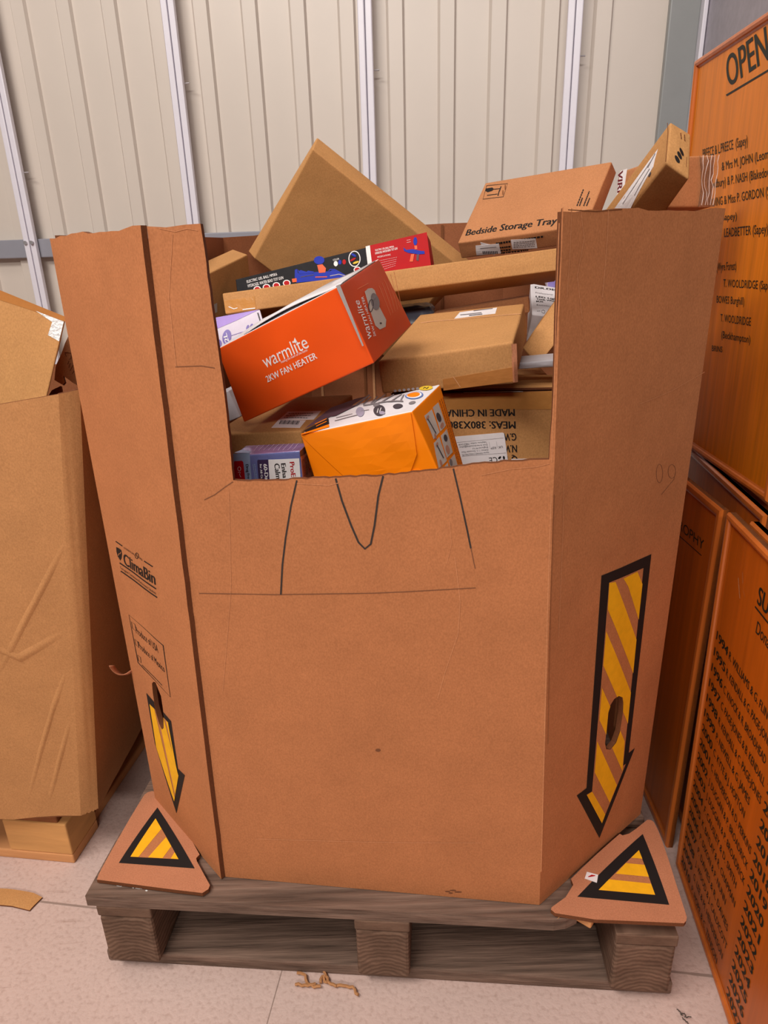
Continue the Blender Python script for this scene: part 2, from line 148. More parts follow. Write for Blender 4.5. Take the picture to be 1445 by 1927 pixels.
DEC={
'warm.F':[('t','warmlite',[0.3116,0.5176],[0.6629,0.5158],[0.3103,0.6817],'white',0.0),
('t','heating the heart of the home',[0.4392,0.4876],[0.6427,0.4835],[0.4404,0.5186],'white',0.0),
('t','2KW FAN HEATER',[0.292,0.346],[0.6829,0.3505],[0.2914,0.4259],'white',0.006),
('p',[[0.5953,0.6976],[0.5989,0.646],[0.5844,0.63],[0.5767,0.6573]],'white',0)],
'warm.R':[('t','warmlite',[0.1237,0.2588],[0.2061,0.729],[0.0378,0.2884],'white',0.0),
('t','2KW FAN HEATER',[0.195,0.2472],[0.2956,0.7355],[0.1595,0.2599],'white',0.004),
('p',[[0.3484,0.7723],[0.4341,0.7787],[0.5219,0.7511],[0.5521,0.7082],[0.4823,0.5133],[0.5101,0.3134],[0.4529,0.2477],[0.316,0.2759],[0.2615,0.3541],[0.3103,0.601]],'palegrey',0),
('p',[[0.529,0.5742],[0.5141,0.5443],[0.4926,0.5197],[0.4668,0.5028],[0.4392,0.4953],[0.4125,0.4977],[0.3892,0.5098],[0.3715,0.5303],[0.361,0.5571],[0.3587,0.5876],[0.3649,0.619],[0.379,0.6482],[0.3998,0.6725],[0.4253,0.6896],[0.4531,0.6977],[0.4804,0.696],[0.5046,0.6845],[0.523,0.6643],[0.5338,0.6373],[0.5358,0.6063]],'midgrey',1),
('r',[[0.372,0.5733],[0.3583,0.5592],[0.3431,0.5472],[0.3278,0.5383],[0.3137,0.533],[0.3025,0.5316],[0.296,0.5329],[0.2916,0.5366],[0.2885,0.5446],[0.2886,0.5563],[0.2927,0.5702],[0.3006,0.5853],[0.3116,0.6004],[0.3252,0.6144],[0.3403,0.6264],[0.3558,0.6354],[0.3702,0.6409],[0.3817,0.6425],[0.3883,0.6413],[0.3929,0.6376],[0.3961,0.6296],[0.3958,0.6178],[0.3915,0.6038],[0.3834,0.5885],[0.372,0.5733]],[[0.3853,0.5673],[0.3708,0.5525],[0.3548,0.5399],[0.3381,0.5303],[0.3216,0.5242],[0.3056,0.5222],[0.29,0.5257],[0.279,0.5346],[0.2743,0.546],[0.2745,0.5595],[0.2789,0.5745],[0.2871,0.5904],[0.2986,0.6062],[0.3128,0.6209],[0.3287,0.6335],[0.3454,0.6433],[0.3621,0.6496],[0.3785,0.6518],[0.3946,0.6485],[0.406,0.6398],[0.4108,0.6283],[0.4105,0.6147],[0.4059,0.5994],[0.3972,0.5833],[0.3853,0.5673]],'darkgrey',1),
('p',[[0.4075,0.3182],[0.4042,0.316],[0.3991,0.3151],[0.3929,0.3155],[0.386,0.3172],[0.3791,0.32],[0.373,0.3236],[0.3682,0.3277],[0.3652,0.3319],[0.3643,0.3358],[0.3656,0.339],[0.3689,0.3412],[0.3739,0.3421],[0.3802,0.3417],[0.3871,0.3401],[0.3939,0.3373],[0.4001,0.3337],[0.4049,0.3295],[0.4079,0.3253],[0.4088,0.3214]],'darkgrey',1),
('r',[[0.6871,0.7243],[0.6198,0.3227]],[[0.6951,0.7228],[0.6275,0.3209]],'paleorange',0),
('r',[[0.7801,0.729],[0.6864,0.3208]],[[0.7883,0.7274],[0.6942,0.3188]],'paleorange',0),
('r',[[0.8756,0.7339],[0.7543,0.3189]],[[0.884,0.7321],[0.7622,0.3167]],'paleorange',0),
('r',[[0.9737,0.7388],[0.8235,0.317]],[[0.9823,0.7369],[0.8315,0.3146]],'paleorange',0),
('r',[[1.0746,0.7439],[0.8939,0.315]],[[1.0833,0.7418],[0.902,0.3125]],'paleorange',0),
('r',[[1.1783,0.749],[0.9657,0.313]],[[1.1872,0.7469],[0.9739,0.3103]],'paleorange',0),
('r',[[0.2602,0.8447],[0.5073,0.8248]],[[0.2596,0.85],[0.5067,0.8303]],'paleorange',0),
('p',[[-0.0609,1.0209],[0.0176,1.0123],[-0.0463,0.2574],[-0.0747,0.2632]],'white',0)],
'mid.T':[('p',[[0.4042,0.765],[0.4132,0.9335],[0.7585,0.9521],[0.7688,0.7752]],'paper',0),
('r',[[0.4413,0.8358],[0.4973,0.8293],[0.6383,0.8292]],[[0.4347,0.8609],[0.4908,0.8545],[0.6326,0.8549]],'midgrey',1),
('r',[[0.5329,0.7887],[0.6525,0.7868]],[[0.5277,0.8095],[0.6479,0.8079]],'darkgrey',1),
('r',[[0.5474,0.9131],[0.7226,0.9245]],[[0.542,0.9347],[0.7182,0.9467]],'midgrey',1),
('r',[[0.0932,0.7551],[0.6019,0.7079],[0.9971,0.6777]],[[0.0859,0.7746],[0.5973,0.7284],[0.9947,0.6992]],'kraft_light',0)],
'mid.F':[('p',[[0.479,0.2788],[0.7396,0.3541],[0.9917,0.4104],[0.9962,0.0676],[0.477,-0.0297]],'tapebrown',0),
('r',[[0.557,0.3186],[0.5789,0.1883],[0.603,0.0226]],[[0.5612,0.3274],[0.5831,0.1967],[0.6074,0.0308]],'kraft_light',1)],
'china.F':[('t','MADE IN CHINA',[0.7133,0.9433],[0.3157,0.9441],[0.7164,0.9179],'ink',0.01),
('t','MEAS: 380X380',[0.7209,0.8986],[0.3325,0.9022],[0.7241,0.8726],'ink',0.01),
('t','G.W',[0.7285,0.855],[0.649,0.8547],[0.7313,0.829],'ink',0.01),
('t','N.W',[0.7353,0.8115],[0.6514,0.8114],[0.738,0.7848],'ink',0.01),
('t',"Q'TY",[0.7414,0.7705],[0.6395,0.7702],[0.7442,0.7444],'ink',0.01),
('p',[[0.3037,0.9929],[0.9324,1.0059],[0.939,0.94],[0.304,0.9436]],'tapegloss',0),
('p',[[0.3521,0.8447],[0.6487,0.8585],[0.6563,0.857],[0.6604,0.8522],[0.6974,0.7169],[0.4023,0.7058]],'paper',1),
('r',[[0.3858,0.8238],[0.657,0.8386]],[[0.3856,0.8247],[0.6568,0.8395]],'midgrey',2),
('r',[[0.4154,0.7719],[0.6744,0.7826]],[[0.4153,0.7728],[0.6742,0.7835]],'midgrey',2),
('r',[[0.5723,0.8251],[0.5806,0.7988]],[[0.5733,0.8252],[0.5816,0.7989]],'midgrey',2),
('r',[[0.6147,0.8267],[0.6222,0.8016]],[[0.6157,0.8268],[0.6231,0.8017]],'midgrey',2),
('t','UK  REP',[0.6524,0.8099],[0.5832,0.8049],[0.6543,0.802],'darkgrey',0.0,2),
('t','Importer: FORWARD CONSULTING LTD',[0.5731,0.7882],[0.4161,0.7801],[0.5748,0.7821],'darkgrey',0.0,2),
('t','Address: 11 S. Gloucester Place',[0.5698,0.798],[0.413,0.7899],[0.5715,0.7919],'darkgrey',0.0,2),
('t','England,W1U',[0.5665,0.8077],[0.4765,0.8031],[0.5682,0.8016],'darkgrey',0.0,2),
('t','Email: forwardconsulting@yahoo',[0.5632,0.8174],[0.3998,0.809],[0.5649,0.8114],'darkgrey',0.0,2),
('t','Telephone number: 79853124 81',[0.56,0.8271],[0.3943,0.8186],[0.5617,0.821],'darkgrey',0.0,2),
('t','CE',[0.6215,0.7684],[0.5741,0.7656],[0.6274,0.7466],'ink',0.0,2),
('p',[[0.6609,0.7499],[0.6598,0.7489],[0.6579,0.7482],[0.6553,0.7479],[0.6522,0.748],[0.649,0.7486],[0.646,0.7495],[0.6435,0.7507],[0.6417,0.752],[0.6409,0.7534],[0.641,0.7547],[0.642,0.7557],[0.644,0.7564],[0.6466,0.7567],[0.6497,0.7566],[0.6528,0.7561],[0.6558,0.7551],[0.6583,0.754],[0.6601,0.7526],[0.661,0.7512]],'ink',2),
('p',[[0.6301,0.761],[0.6292,0.7621],[0.6291,0.7636],[0.6299,0.7652],[0.6315,0.7669],[0.6337,0.7683],[0.6363,0.7695],[0.6391,0.7703],[0.6417,0.7705],[0.644,0.7703],[0.6456,0.7696],[0.6465,0.7684],[0.6466,0.7669],[0.6458,0.7653],[0.6442,0.7637],[0.642,0.7622],[0.6394,0.761],[0.6366,0.7603],[0.634,0.76],[0.6317,0.7602]],'ink',2),
('p',[[0.6604,0.7718],[0.6623,0.7716],[0.6643,0.7709],[0.6662,0.7696],[0.6676,0.7678],[0.6686,0.7658],[0.669,0.7637],[0.6687,0.7618],[0.6679,0.7601],[0.6665,0.759],[0.6648,0.7585],[0.6628,0.7586],[0.6608,0.7594],[0.659,0.7607],[0.6575,0.7625],[0.6565,0.7645],[0.6561,0.7666],[0.6564,0.7685],[0.6572,0.7701],[0.6586,0.7712]],'ink',2),
('p',[[0.7066,0.76],[0.9249,0.7603],[0.9324,0.722],[0.7113,0.723]],'paper',1)],
'orange.T':[('p',[[0.0013,0.0054],[0.211,0.1635],[0.2615,0.0417],[0.0389,-0.0469]],'orange2',1),
('p',[[-0.0208,0.1372],[0.0827,0.487],[0.2022,0.1956],[0.0346,0.0454]],'ink',1),
('p',[[-0.0594,0.2429],[0.0644,0.5247],[0.1286,0.8535],[0.1706,1.3191],[0.0479,1.3387],[-0.1554,1.1445]],'plum',1),
('r',[[0.0165,0.3183],[0.0799,0.4531]],[[-0.0053,0.3636],[0.0584,0.4996]],'orange2',2),
('r',[[0.0825,0.1829],[0.1359,0.3093]],[[0.0649,0.2199],[0.1184,0.3472]],'orange2',2),
('p',[[0.0932,0.9478],[0.2384,0.8849],[0.222,0.7966],[0.1406,0.5356],[0.0781,0.5443]],'plum',1),
('r',[[0.2193,0.8822],[0.2014,1.191]],[[0.1845,0.9555],[0.1644,1.2707]],'midgrey',1),
('r',[[0.3181,0.8072],[0.2694,1.1765]],[[0.2858,0.873],[0.2342,1.2497]],'midgrey',1),
('r',[[0.4237,0.7213],[0.3576,1.1165]],[[0.3941,0.7799],[0.325,1.1824]],'midgrey',1),
('r',[[0.4425,0.7133],[0.4432,1.0911]],[[0.4122,0.7816],[0.411,1.1662]],'midgrey',1),
('r',[[0.5504,0.6322],[0.567,0.9784]],[[0.5222,0.6985],[0.5373,1.0507]],'midgrey',1),
('r',[[0.6747,0.5468],[0.6677,0.9049]],[[0.6486,0.6075],[0.64,0.9715]],'midgrey',1),
('r',[[0.5129,0.6619],[0.8082,0.4456]],[[0.4891,0.7338],[0.7893,0.5106]],'midgrey',1),
('r',[[0.342,0.7269],[0.5215,0.6361]],[[0.3141,0.8029],[0.4969,0.7081]],'midgrey',1),
('r',[[0.2444,0.8128],[0.1963,1.3387]],[[0.2105,0.8829],[0.1584,1.4197]],'midgrey',1),
('r',[[0.779,0.4918],[0.7024,0.8577]],[[0.7574,0.5289],[0.6787,0.8994]],'midgrey',1),
('p',[[0.4696,0.3848],[0.4926,0.3098],[0.5076,0.2478],[0.5134,0.2042],[0.5098,0.1825],[0.4971,0.1844],[0.4765,0.21],[0.4496,0.2574],[0.4185,0.3228],[0.386,0.4006],[0.3551,0.4837],[0.3291,0.5638],[0.3109,0.6325],[0.3029,0.6819],[0.3061,0.7062],[0.3203,0.7028],[0.3439,0.6721],[0.3741,0.6181],[0.4074,0.5469],[0.4403,0.4665]],'lavgrey',1),
('p',[[0.6874,0.2964],[0.709,0.2251],[0.723,0.1622],[0.7284,0.113],[0.725,0.0816],[0.713,0.0708],[0.6937,0.0816],[0.6686,0.1131],[0.6398,0.1631],[0.6099,0.2273],[0.5815,0.2999],[0.5577,0.374],[0.541,0.442],[0.5335,0.4964],[0.5363,0.5312],[0.5491,0.5423],[0.5707,0.5287],[0.5984,0.4921],[0.6293,0.437],[0.66,0.3694]],'darkgrey',1),
('p',[[0.5688,0.5373],[0.5761,0.509],[0.5781,0.4877],[0.5747,0.4753],[0.5662,0.4728],[0.5535,0.4807],[0.5376,0.4982],[0.5201,0.5238],[0.5026,0.5551],[0.4867,0.5892],[0.4741,0.6227],[0.4661,0.6523],[0.4636,0.6747],[0.467,0.6878],[0.4758,0.69],[0.4892,0.6812],[0.5058,0.6625],[0.5238,0.6358],[0.5415,0.6039],[0.5569,0.5699]],'midgrey',1),
('p',[[0.8471,0.2908],[0.854,0.2616],[0.8558,0.2363],[0.8523,0.2174],[0.8439,0.2064],[0.8314,0.2046],[0.816,0.212],[0.799,0.2281],[0.7821,0.2514],[0.7669,0.2797],[0.755,0.3105],[0.7474,0.3405],[0.7451,0.3667],[0.7484,0.3865],[0.757,0.3977],[0.77,0.3993],[0.7861,0.3911],[0.8035,0.374],[0.8206,0.3498],[0.8356,0.3212]],'darkgrey',1),
('p',[[0.938,0.3653],[0.9434,0.3436],[0.9458,0.3224],[0.945,0.3039],[0.9411,0.2898],[0.9345,0.2814],[0.9258,0.2796],[0.9158,0.2844],[0.9055,0.2956],[0.8958,0.312],[0.8878,0.3321],[0.8821,0.354],[0.8795,0.3755],[0.8801,0.3945],[0.884,0.409],[0.8907,0.4175],[0.8997,0.4192],[0.9099,0.414],[0.9204,0.4024],[0.9301,0.3856]],'midgrey',1),
('p',[[0.7335,0.1394],[0.7378,0.1207],[0.7383,0.1067],[0.735,0.0987],[0.7281,0.0975],[0.7184,0.1032],[0.7068,0.1153],[0.6942,0.1327],[0.682,0.1538],[0.6714,0.1765],[0.6633,0.1986],[0.6586,0.2179],[0.6579,0.2324],[0.6613,0.2406],[0.6683,0.2417],[0.6784,0.2355],[0.6904,0.2229],[0.7031,0.205],[0.7153,0.1836],[0.7258,0.1611]],'lavgrey',2),
('r',[[0.6483,0.1987],[0.6092,0.3589],[0.6677,0.2034],[0.6371,0.3625]],[[0.6365,0.2173],[0.596,0.395],[0.6559,0.2378],[0.6243,0.3851]],'white',2),
('p',[[0.9376,0.634],[0.9487,0.5802],[0.9496,0.536],[0.9405,0.5053],[0.9223,0.4908],[0.8966,0.4937],[0.8657,0.5141],[0.8322,0.5504],[0.7993,0.5997],[0.77,0.6574],[0.7473,0.718],[0.7338,0.7754],[0.7312,0.8234],[0.7399,0.8567],[0.7593,0.8715],[0.7872,0.8666],[0.8205,0.8426],[0.8557,0.8024],[0.889,0.7506],[0.9171,0.6926]],'blue',1),
('p',[[0.9233,0.6402],[0.9321,0.5971],[0.9324,0.5617],[0.9241,0.5374],[0.9083,0.5262],[0.8863,0.5292],[0.8601,0.5464],[0.832,0.5762],[0.8046,0.6163],[0.7805,0.6628],[0.7623,0.7113],[0.7519,0.7569],[0.7506,0.7947],[0.7586,0.8206],[0.7753,0.8319],[0.7988,0.8275],[0.8266,0.8079],[0.8558,0.7756],[0.8834,0.7339],[0.9066,0.6873]],'white',2),
('p',[[0.9013,0.6634],[0.9083,0.629],[0.9082,0.6009],[0.9009,0.5818],[0.8874,0.5733],[0.8688,0.5763],[0.8468,0.5906],[0.8233,0.615],[0.8007,0.6474],[0.7811,0.6847],[0.7665,0.7234],[0.7585,0.7594],[0.758,0.789],[0.7651,0.8091],[0.7792,0.8176],[0.7989,0.8137],[0.822,0.7978],[0.8461,0.7718],[0.8687,0.7384],[0.8877,0.7011]],'orange2',3),
('p',[[0.9609,0.8865],[0.9677,0.8496],[0.9665,0.8211],[0.9575,0.8035],[0.9417,0.7984],[0.9204,0.8064],[0.8955,0.8269],[0.8694,0.8582],[0.8444,0.8974],[0.823,0.941],[0.8074,0.9845],[0.7994,1.0236],[0.7999,1.054],[0.809,1.0725],[0.8257,1.0772],[0.8483,1.0676],[0.8745,1.045],[0.9013,1.0118],[0.9262,0.9716],[0.9467,0.9285]],'yellow',1),
('r',[[0.8704,0.9065],[0.8667,0.9628],[0.9136,0.8591],[0.9148,0.9273]],[[0.8569,0.9402],[0.8566,1.0018],[0.9034,0.8974],[0.9016,0.9616]],'ink',2),
('p',[[0.5268,1.1867],[0.5332,1.1634],[0.5367,1.1447],[0.537,1.1323],[0.5342,1.1275],[0.5285,1.1306],[0.5203,1.1414],[0.5106,1.159],[0.5001,1.1816],[0.49,1.2072],[0.4811,1.2332],[0.4744,1.2572],[0.4706,1.2765],[0.4701,1.2893],[0.473,1.2943],[0.479,1.2909],[0.4874,1.2795],[0.4974,1.2612],[0.5081,1.2381],[0.5182,1.2124]],'midgrey',1),
('p',[[0.5835,1.1488],[0.5896,1.1259],[0.5929,1.1076],[0.5931,1.0954],[0.5903,1.0906],[0.5847,1.0937],[0.5767,1.1043],[0.5673,1.1215],[0.5572,1.1437],[0.5474,1.1688],[0.5389,1.1943],[0.5325,1.2178],[0.5289,1.2368],[0.5286,1.2494],[0.5315,1.2543],[0.5373,1.2509],[0.5455,1.2398],[0.5552,1.222],[0.5655,1.1993],[0.5752,1.1741]],'midgrey',1),
('p',[[0.6392,1.112],[0.645,1.0895],[0.6481,1.0714],[0.6482,1.0595],[0.6453,1.0547],[0.6398,1.0577],[0.6321,1.0681],[0.6229,1.0849],[0.6131,1.1067],[0.6037,1.1313],[0.5955,1.1564],[0.5894,1.1795],[0.5861,1.1981],[0.5858,1.2105],[0.5887,1.2153],[0.5945,1.2121],[0.6025,1.2012],[0.6119,1.1837],[0.6218,1.1615],[0.6312,1.1368]],'midgrey',1),
('p',[[0.6938,1.076],[0.6993,1.0539],[0.7022,1.0362],[0.7022,1.0244],[0.6994,1.0197],[0.6939,1.0226],[0.6864,1.0328],[0.6775,1.0493],[0.668,1.0707],[0.6589,1.0949],[0.651,1.1195],[0.6452,1.1421],[0.6421,1.1605],[0.642,1.1726],[0.6449,1.1774],[0.6505,1.1743],[0.6583,1.1636],[0.6675,1.1465],[0.677,1.1247],[0.6861,1.1004]],'midgrey',1),
('p',[[0.7473,1.041],[0.7526,1.0192],[0.7553,1.0018],[0.7553,0.9902],[0.7524,0.9856],[0.747,0.9884],[0.7397,0.9984],[0.731,1.0146],[0.7219,1.0356],[0.7131,1.0593],[0.7055,1.0835],[0.7,1.1057],[0.6971,1.1238],[0.697,1.1358],[0.6999,1.1405],[0.7055,1.1374],[0.7131,1.1269],[0.722,1.1101],[0.7313,1.0888],[0.74,1.0649]],'midgrey',1),
('p',[[0.8,1.0068],[0.805,0.9854],[0.8075,0.9682],[0.8074,0.9568],[0.8045,0.9522],[0.7992,0.955],[0.7921,0.9648],[0.7836,0.9807],[0.7748,1.0013],[0.7663,1.0246],[0.759,1.0484],[0.7538,1.0703],[0.751,1.088],[0.7511,1.0998],[0.754,1.1044],[0.7594,1.1015],[0.7669,1.0912],[0.7755,1.0747],[0.7845,1.0537],[0.7929,1.0303]],'midgrey',1),
('r',[[0.1879,0.4122],[0.3502,0.4053]],[[0.177,0.4383],[0.3403,0.4307]],'midgrey',1),
('r',[[0.2301,0.2636],[0.4414,0.2707]],[[0.2171,0.295],[0.4299,0.3009]],'midgrey',1),
('r',[[0.4152,0.4449],[0.5006,0.4229]],[[0.4058,0.4703],[0.4917,0.4478]],'midgrey',1)],
'orange.R':[('p',[[0.2344,0.8544],[0.4888,0.8625],[0.4788,0.6042],[0.2236,0.559]],'photo',0),
('p',[[0.5389,0.8697],[0.7603,0.8743],[0.7571,0.6394],[0.5032,0.6071]],'photo',0),
('p',[[0.1865,0.5159],[0.4301,0.5596],[0.378,0.2775],[0.0357,0.1836]],'photo',0),
('p',[[0.477,0.5639],[0.7402,0.6051],[0.6859,0.361],[0.4103,0.3076]],'photo',0),
('p',[[0.0028,0.1315],[0.3828,0.2544],[0.3093,0.0748],[-0.0063,-0.0346]],'photo',0),
('p',[[0.4351,0.2716],[0.7291,0.34],[0.74,0.1706],[0.3927,0.0938]],'photo',0),
('p',[[0.6809,0.7418],[0.6748,0.7278],[0.6618,0.7157],[0.6432,0.7069],[0.6208,0.7021],[0.5969,0.7018],[0.5741,0.7064],[0.5546,0.7152],[0.5403,0.7276],[0.5326,0.7423],[0.532,0.7577],[0.5386,0.7723],[0.5516,0.7845],[0.5697,0.7931],[0.5912,0.7974],[0.6142,0.7969],[0.6365,0.7919],[0.6561,0.7829],[0.6709,0.7707],[0.6795,0.7566]],'darkgrey',1),
('p',[[0.6552,0.6462],[0.6337,0.6403],[0.6101,0.6361],[0.5868,0.6341],[0.5661,0.6346],[0.5501,0.6375],[0.5402,0.6426],[0.5374,0.6494],[0.5419,0.6571],[0.5533,0.665],[0.5703,0.6722],[0.5914,0.6781],[0.6146,0.682],[0.6376,0.6836],[0.6582,0.6828],[0.6744,0.6798],[0.6847,0.6748],[0.6879,0.6683],[0.6837,0.6609],[0.6724,0.6533]],'skin',1),
('p',[[0.6394,0.5211],[0.6326,0.5101],[0.6208,0.5004],[0.6051,0.4928],[0.5873,0.4882],[0.569,0.487],[0.5521,0.4895],[0.5384,0.4954],[0.5291,0.5042],[0.5252,0.515],[0.527,0.5267],[0.5341,0.538],[0.5459,0.5479],[0.5612,0.5553],[0.5785,0.5596],[0.5964,0.5603],[0.6129,0.5575],[0.6267,0.5514],[0.6363,0.5428],[0.6407,0.5324]],'darkgrey',1),
('p',[[0.5989,0.3994],[0.5929,0.384],[0.5815,0.3699],[0.5658,0.3585],[0.5474,0.3508],[0.5282,0.3478],[0.5103,0.3499],[0.4953,0.3568],[0.4849,0.368],[0.48,0.3823],[0.481,0.3983],[0.4876,0.4143],[0.4991,0.4286],[0.5145,0.4398],[0.5322,0.4469],[0.5506,0.4493],[0.568,0.4467],[0.5828,0.4395],[0.5935,0.4285],[0.5991,0.4147]],'skin',1),
('p',[[0.3199,0.8046],[0.3035,0.7999],[0.2862,0.7967],[0.2697,0.7954],[0.2557,0.7961],[0.2455,0.7989],[0.24,0.8034],[0.2399,0.8091],[0.2451,0.8156],[0.255,0.822],[0.2687,0.8279],[0.2849,0.8325],[0.3019,0.8354],[0.3182,0.8365],[0.3323,0.8356],[0.3426,0.8328],[0.3483,0.8284],[0.3486,0.8229],[0.3436,0.8166],[0.3337,0.8104]],'skin',1),
('p',[[0.3423,0.5791],[0.3352,0.5687],[0.3255,0.5596],[0.3141,0.5527],[0.3022,0.5485],[0.2909,0.5477],[0.2815,0.5502],[0.2749,0.5559],[0.2717,0.5643],[0.2722,0.5744],[0.2762,0.5852],[0.2834,0.5957],[0.2931,0.6048],[0.3043,0.6116],[0.3159,0.6154],[0.3268,0.616],[0.3361,0.6133],[0.3428,0.6076],[0.3463,0.5994],[0.3461,0.5896]],'skin',1),
('p',[[0.208,0.2588],[0.2015,0.2449],[0.1919,0.2319],[0.1799,0.2212],[0.1668,0.2138],[0.154,0.2104],[0.1428,0.2115],[0.1344,0.2171],[0.1296,0.2266],[0.1287,0.2391],[0.132,0.2532],[0.1388,0.2676],[0.1486,0.2806],[0.1603,0.2911],[0.1728,0.2981],[0.1851,0.3009],[0.1959,0.2994],[0.2042,0.2936],[0.2093,0.2843],[0.2106,0.2723]],'skin',1),
('p',[[0.2869,0.4808],[0.2731,0.4736],[0.2576,0.4675],[0.2421,0.4633],[0.228,0.4614],[0.2168,0.462],[0.2096,0.465],[0.2071,0.4703],[0.2095,0.4772],[0.2165,0.485],[0.2274,0.4929],[0.2412,0.5001],[0.2564,0.506],[0.2717,0.5099],[0.2855,0.5115],[0.2966,0.5107],[0.3039,0.5077],[0.3066,0.5026],[0.3045,0.496],[0.2977,0.4885]],'skin',1),
('p',[[0.5746,0.2582],[0.5653,0.246],[0.5507,0.2347],[0.5322,0.2254],[0.5117,0.2189],[0.4912,0.216],[0.4729,0.217],[0.4586,0.222],[0.4498,0.2304],[0.4472,0.2414],[0.451,0.2539],[0.4607,0.2665],[0.4753,0.278],[0.4934,0.2872],[0.5133,0.2932],[0.5331,0.2955],[0.551,0.2939],[0.5653,0.2888],[0.5745,0.2806],[0.5778,0.27]],'midgrey',1),
('r',[[0.2704,0.8054],[0.3463,0.6094]],[[0.2938,0.8043],[0.3721,0.6099]],'darkgrey',2),
('r',[[0.2294,0.4804],[0.276,0.3112]],[[0.2563,0.4817],[0.3053,0.3145]],'darkgrey',2),
('r',[[0.8084,0.8867],[0.8075,0.8634]],[[0.827,0.8843],[0.8263,0.8611]],'brown',0),
('r',[[0.8073,0.8576],[0.8063,0.8307]],[[0.8261,0.8553],[0.8253,0.8286]],'brown',0),
('r',[[0.806,0.824],[0.8051,0.7995]],[[0.8251,0.8219],[0.8243,0.7975]],'brown',0),
('r',[[0.8049,0.7934],[0.8039,0.77]],[[0.8241,0.7914],[0.8233,0.7682]],'brown',0),
('r',[[0.8037,0.7642],[0.8029,0.7433]],[[0.8231,0.7624],[0.8224,0.7416]],'brown',0),
('r',[[0.8027,0.7381],[0.8016,0.7125]],[[0.8222,0.7364],[0.8214,0.711]],'brown',0),
('r',[[0.8014,0.7061],[0.8005,0.6849]],[[0.8212,0.7046],[0.8204,0.6835]],'brown',0),
('r',[[0.8003,0.6796],[0.799,0.6485]],[[0.8202,0.6782],[0.8192,0.6473]],'brown',0),
('r',[[0.7986,0.6408],[0.7972,0.6081]],[[0.8189,0.6396],[0.8177,0.6072]],'brown',0),
('r',[[0.7969,0.6],[0.796,0.5797]],[[0.8174,0.599],[0.8167,0.5789]],'brown',0),
('r',[[0.7958,0.5746],[0.7944,0.5455]],[[0.8165,0.5739],[0.8154,0.5449]],'brown',0),
('r',[[0.7941,0.5382],[0.793,0.5147]],[[0.8151,0.5377],[0.8142,0.5143]],'brown',0),
('r',[[0.7928,0.5089],[0.7916,0.4845]],[[0.814,0.5085],[0.813,0.4842]],'brown',0),
('r',[[0.7913,0.4783],[0.7898,0.4461]],[[0.8128,0.4781],[0.8115,0.4461]],'brown',0),
('r',[[0.7894,0.438],[0.7887,0.4243]],[[0.8112,0.438],[0.8106,0.4244]],'brown',0),
('r',[[0.7885,0.4209],[0.7879,0.4068]],[[0.8105,0.421],[0.8099,0.4071]],'brown',0),
('r',[[0.7877,0.4033],[0.787,0.3907]],[[0.8097,0.4036],[0.8092,0.3911]],'brown',0),
('r',[[0.7869,0.3875],[0.7853,0.357]],[[0.8091,0.3879],[0.8078,0.3576]],'brown',0),
('r',[[0.7849,0.3494],[0.7834,0.32]],[[0.8075,0.3501],[0.8062,0.3209]],'brown',0),
('r',[[0.783,0.3127],[0.7813,0.2811]],[[0.8058,0.3136],[0.8044,0.2823]],'brown',0),
('r',[[0.7809,0.2732],[0.779,0.2392]],[[0.8041,0.2745],[0.8025,0.2407]],'brown',0),
('r',[[0.7785,0.2307],[0.7783,0.226]],[[0.8021,0.2322],[0.8019,0.2276]],'brown',0),
('r',[[0.8788,0.8856],[0.8781,0.8653]],[[0.8978,0.8832],[0.8972,0.863]],'brown',0),
('r',[[0.8779,0.8602],[0.8769,0.8336]],[[0.897,0.858],[0.8962,0.8315]],'brown',0),
('r',[[0.8767,0.8269],[0.8763,0.8153]],[[0.896,0.8248],[0.8956,0.8133]],'brown',0),
('r',[[0.8762,0.8124],[0.8755,0.7944]],[[0.8956,0.8104],[0.895,0.7925]],'brown',0),
('r',[[0.8753,0.7899],[0.8748,0.7752]],[[0.8949,0.788],[0.8944,0.7733]],'brown',0),
('r',[[0.8746,0.7715],[0.8741,0.7579]],[[0.8943,0.7697],[0.8938,0.7561]],'brown',0),
('r',[[0.874,0.7545],[0.8733,0.7389]],[[0.8937,0.7527],[0.8932,0.7372]],'brown',0),
('r',[[0.8732,0.735],[0.8724,0.716]],[[0.8931,0.7333],[0.8925,0.7144]],'brown',0),
('r',[[0.8723,0.7112],[0.8715,0.6911]],[[0.8923,0.7097],[0.8916,0.6897]],'brown',0),
('r',[[0.8712,0.6861],[0.8703,0.6629]],[[0.8915,0.6847],[0.8907,0.6616]],'brown',0),
('r',[[0.8701,0.6571],[0.8692,0.6365]],[[0.8905,0.6559],[0.8898,0.6353]],'brown',0),
('r',[[0.869,0.6313],[0.8679,0.6049]],[[0.8896,0.6302],[0.8887,0.6039]],'brown',0),
('r',[[0.8676,0.5983],[0.8669,0.5821]],[[0.8884,0.5974],[0.8879,0.5813]],'brown',0),
('r',[[0.8667,0.5781],[0.8654,0.5475]],[[0.8877,0.5773],[0.8866,0.5468]],'brown',0),
('r',[[0.8651,0.5398],[0.8645,0.5273]],[[0.8863,0.5392],[0.8859,0.5268]],'brown',0),
('r',[[0.8644,0.5242],[0.8632,0.4979]],[[0.8858,0.5237],[0.8848,0.4976]],'brown',0),
('r',[[0.8629,0.4913],[0.8619,0.4704]],[[0.8845,0.491],[0.8837,0.4702]],'brown',0),
('r',[[0.8617,0.4652],[0.8606,0.4412]],[[0.8835,0.465],[0.8826,0.4412]],'brown',0),
('r',[[0.8603,0.4352],[0.8596,0.4201]],[[0.8824,0.4352],[0.8818,0.4203]],'brown',0),
('r',[[0.8594,0.4164],[0.8586,0.4001]],[[0.8816,0.4165],[0.881,0.4004]],'brown',0),
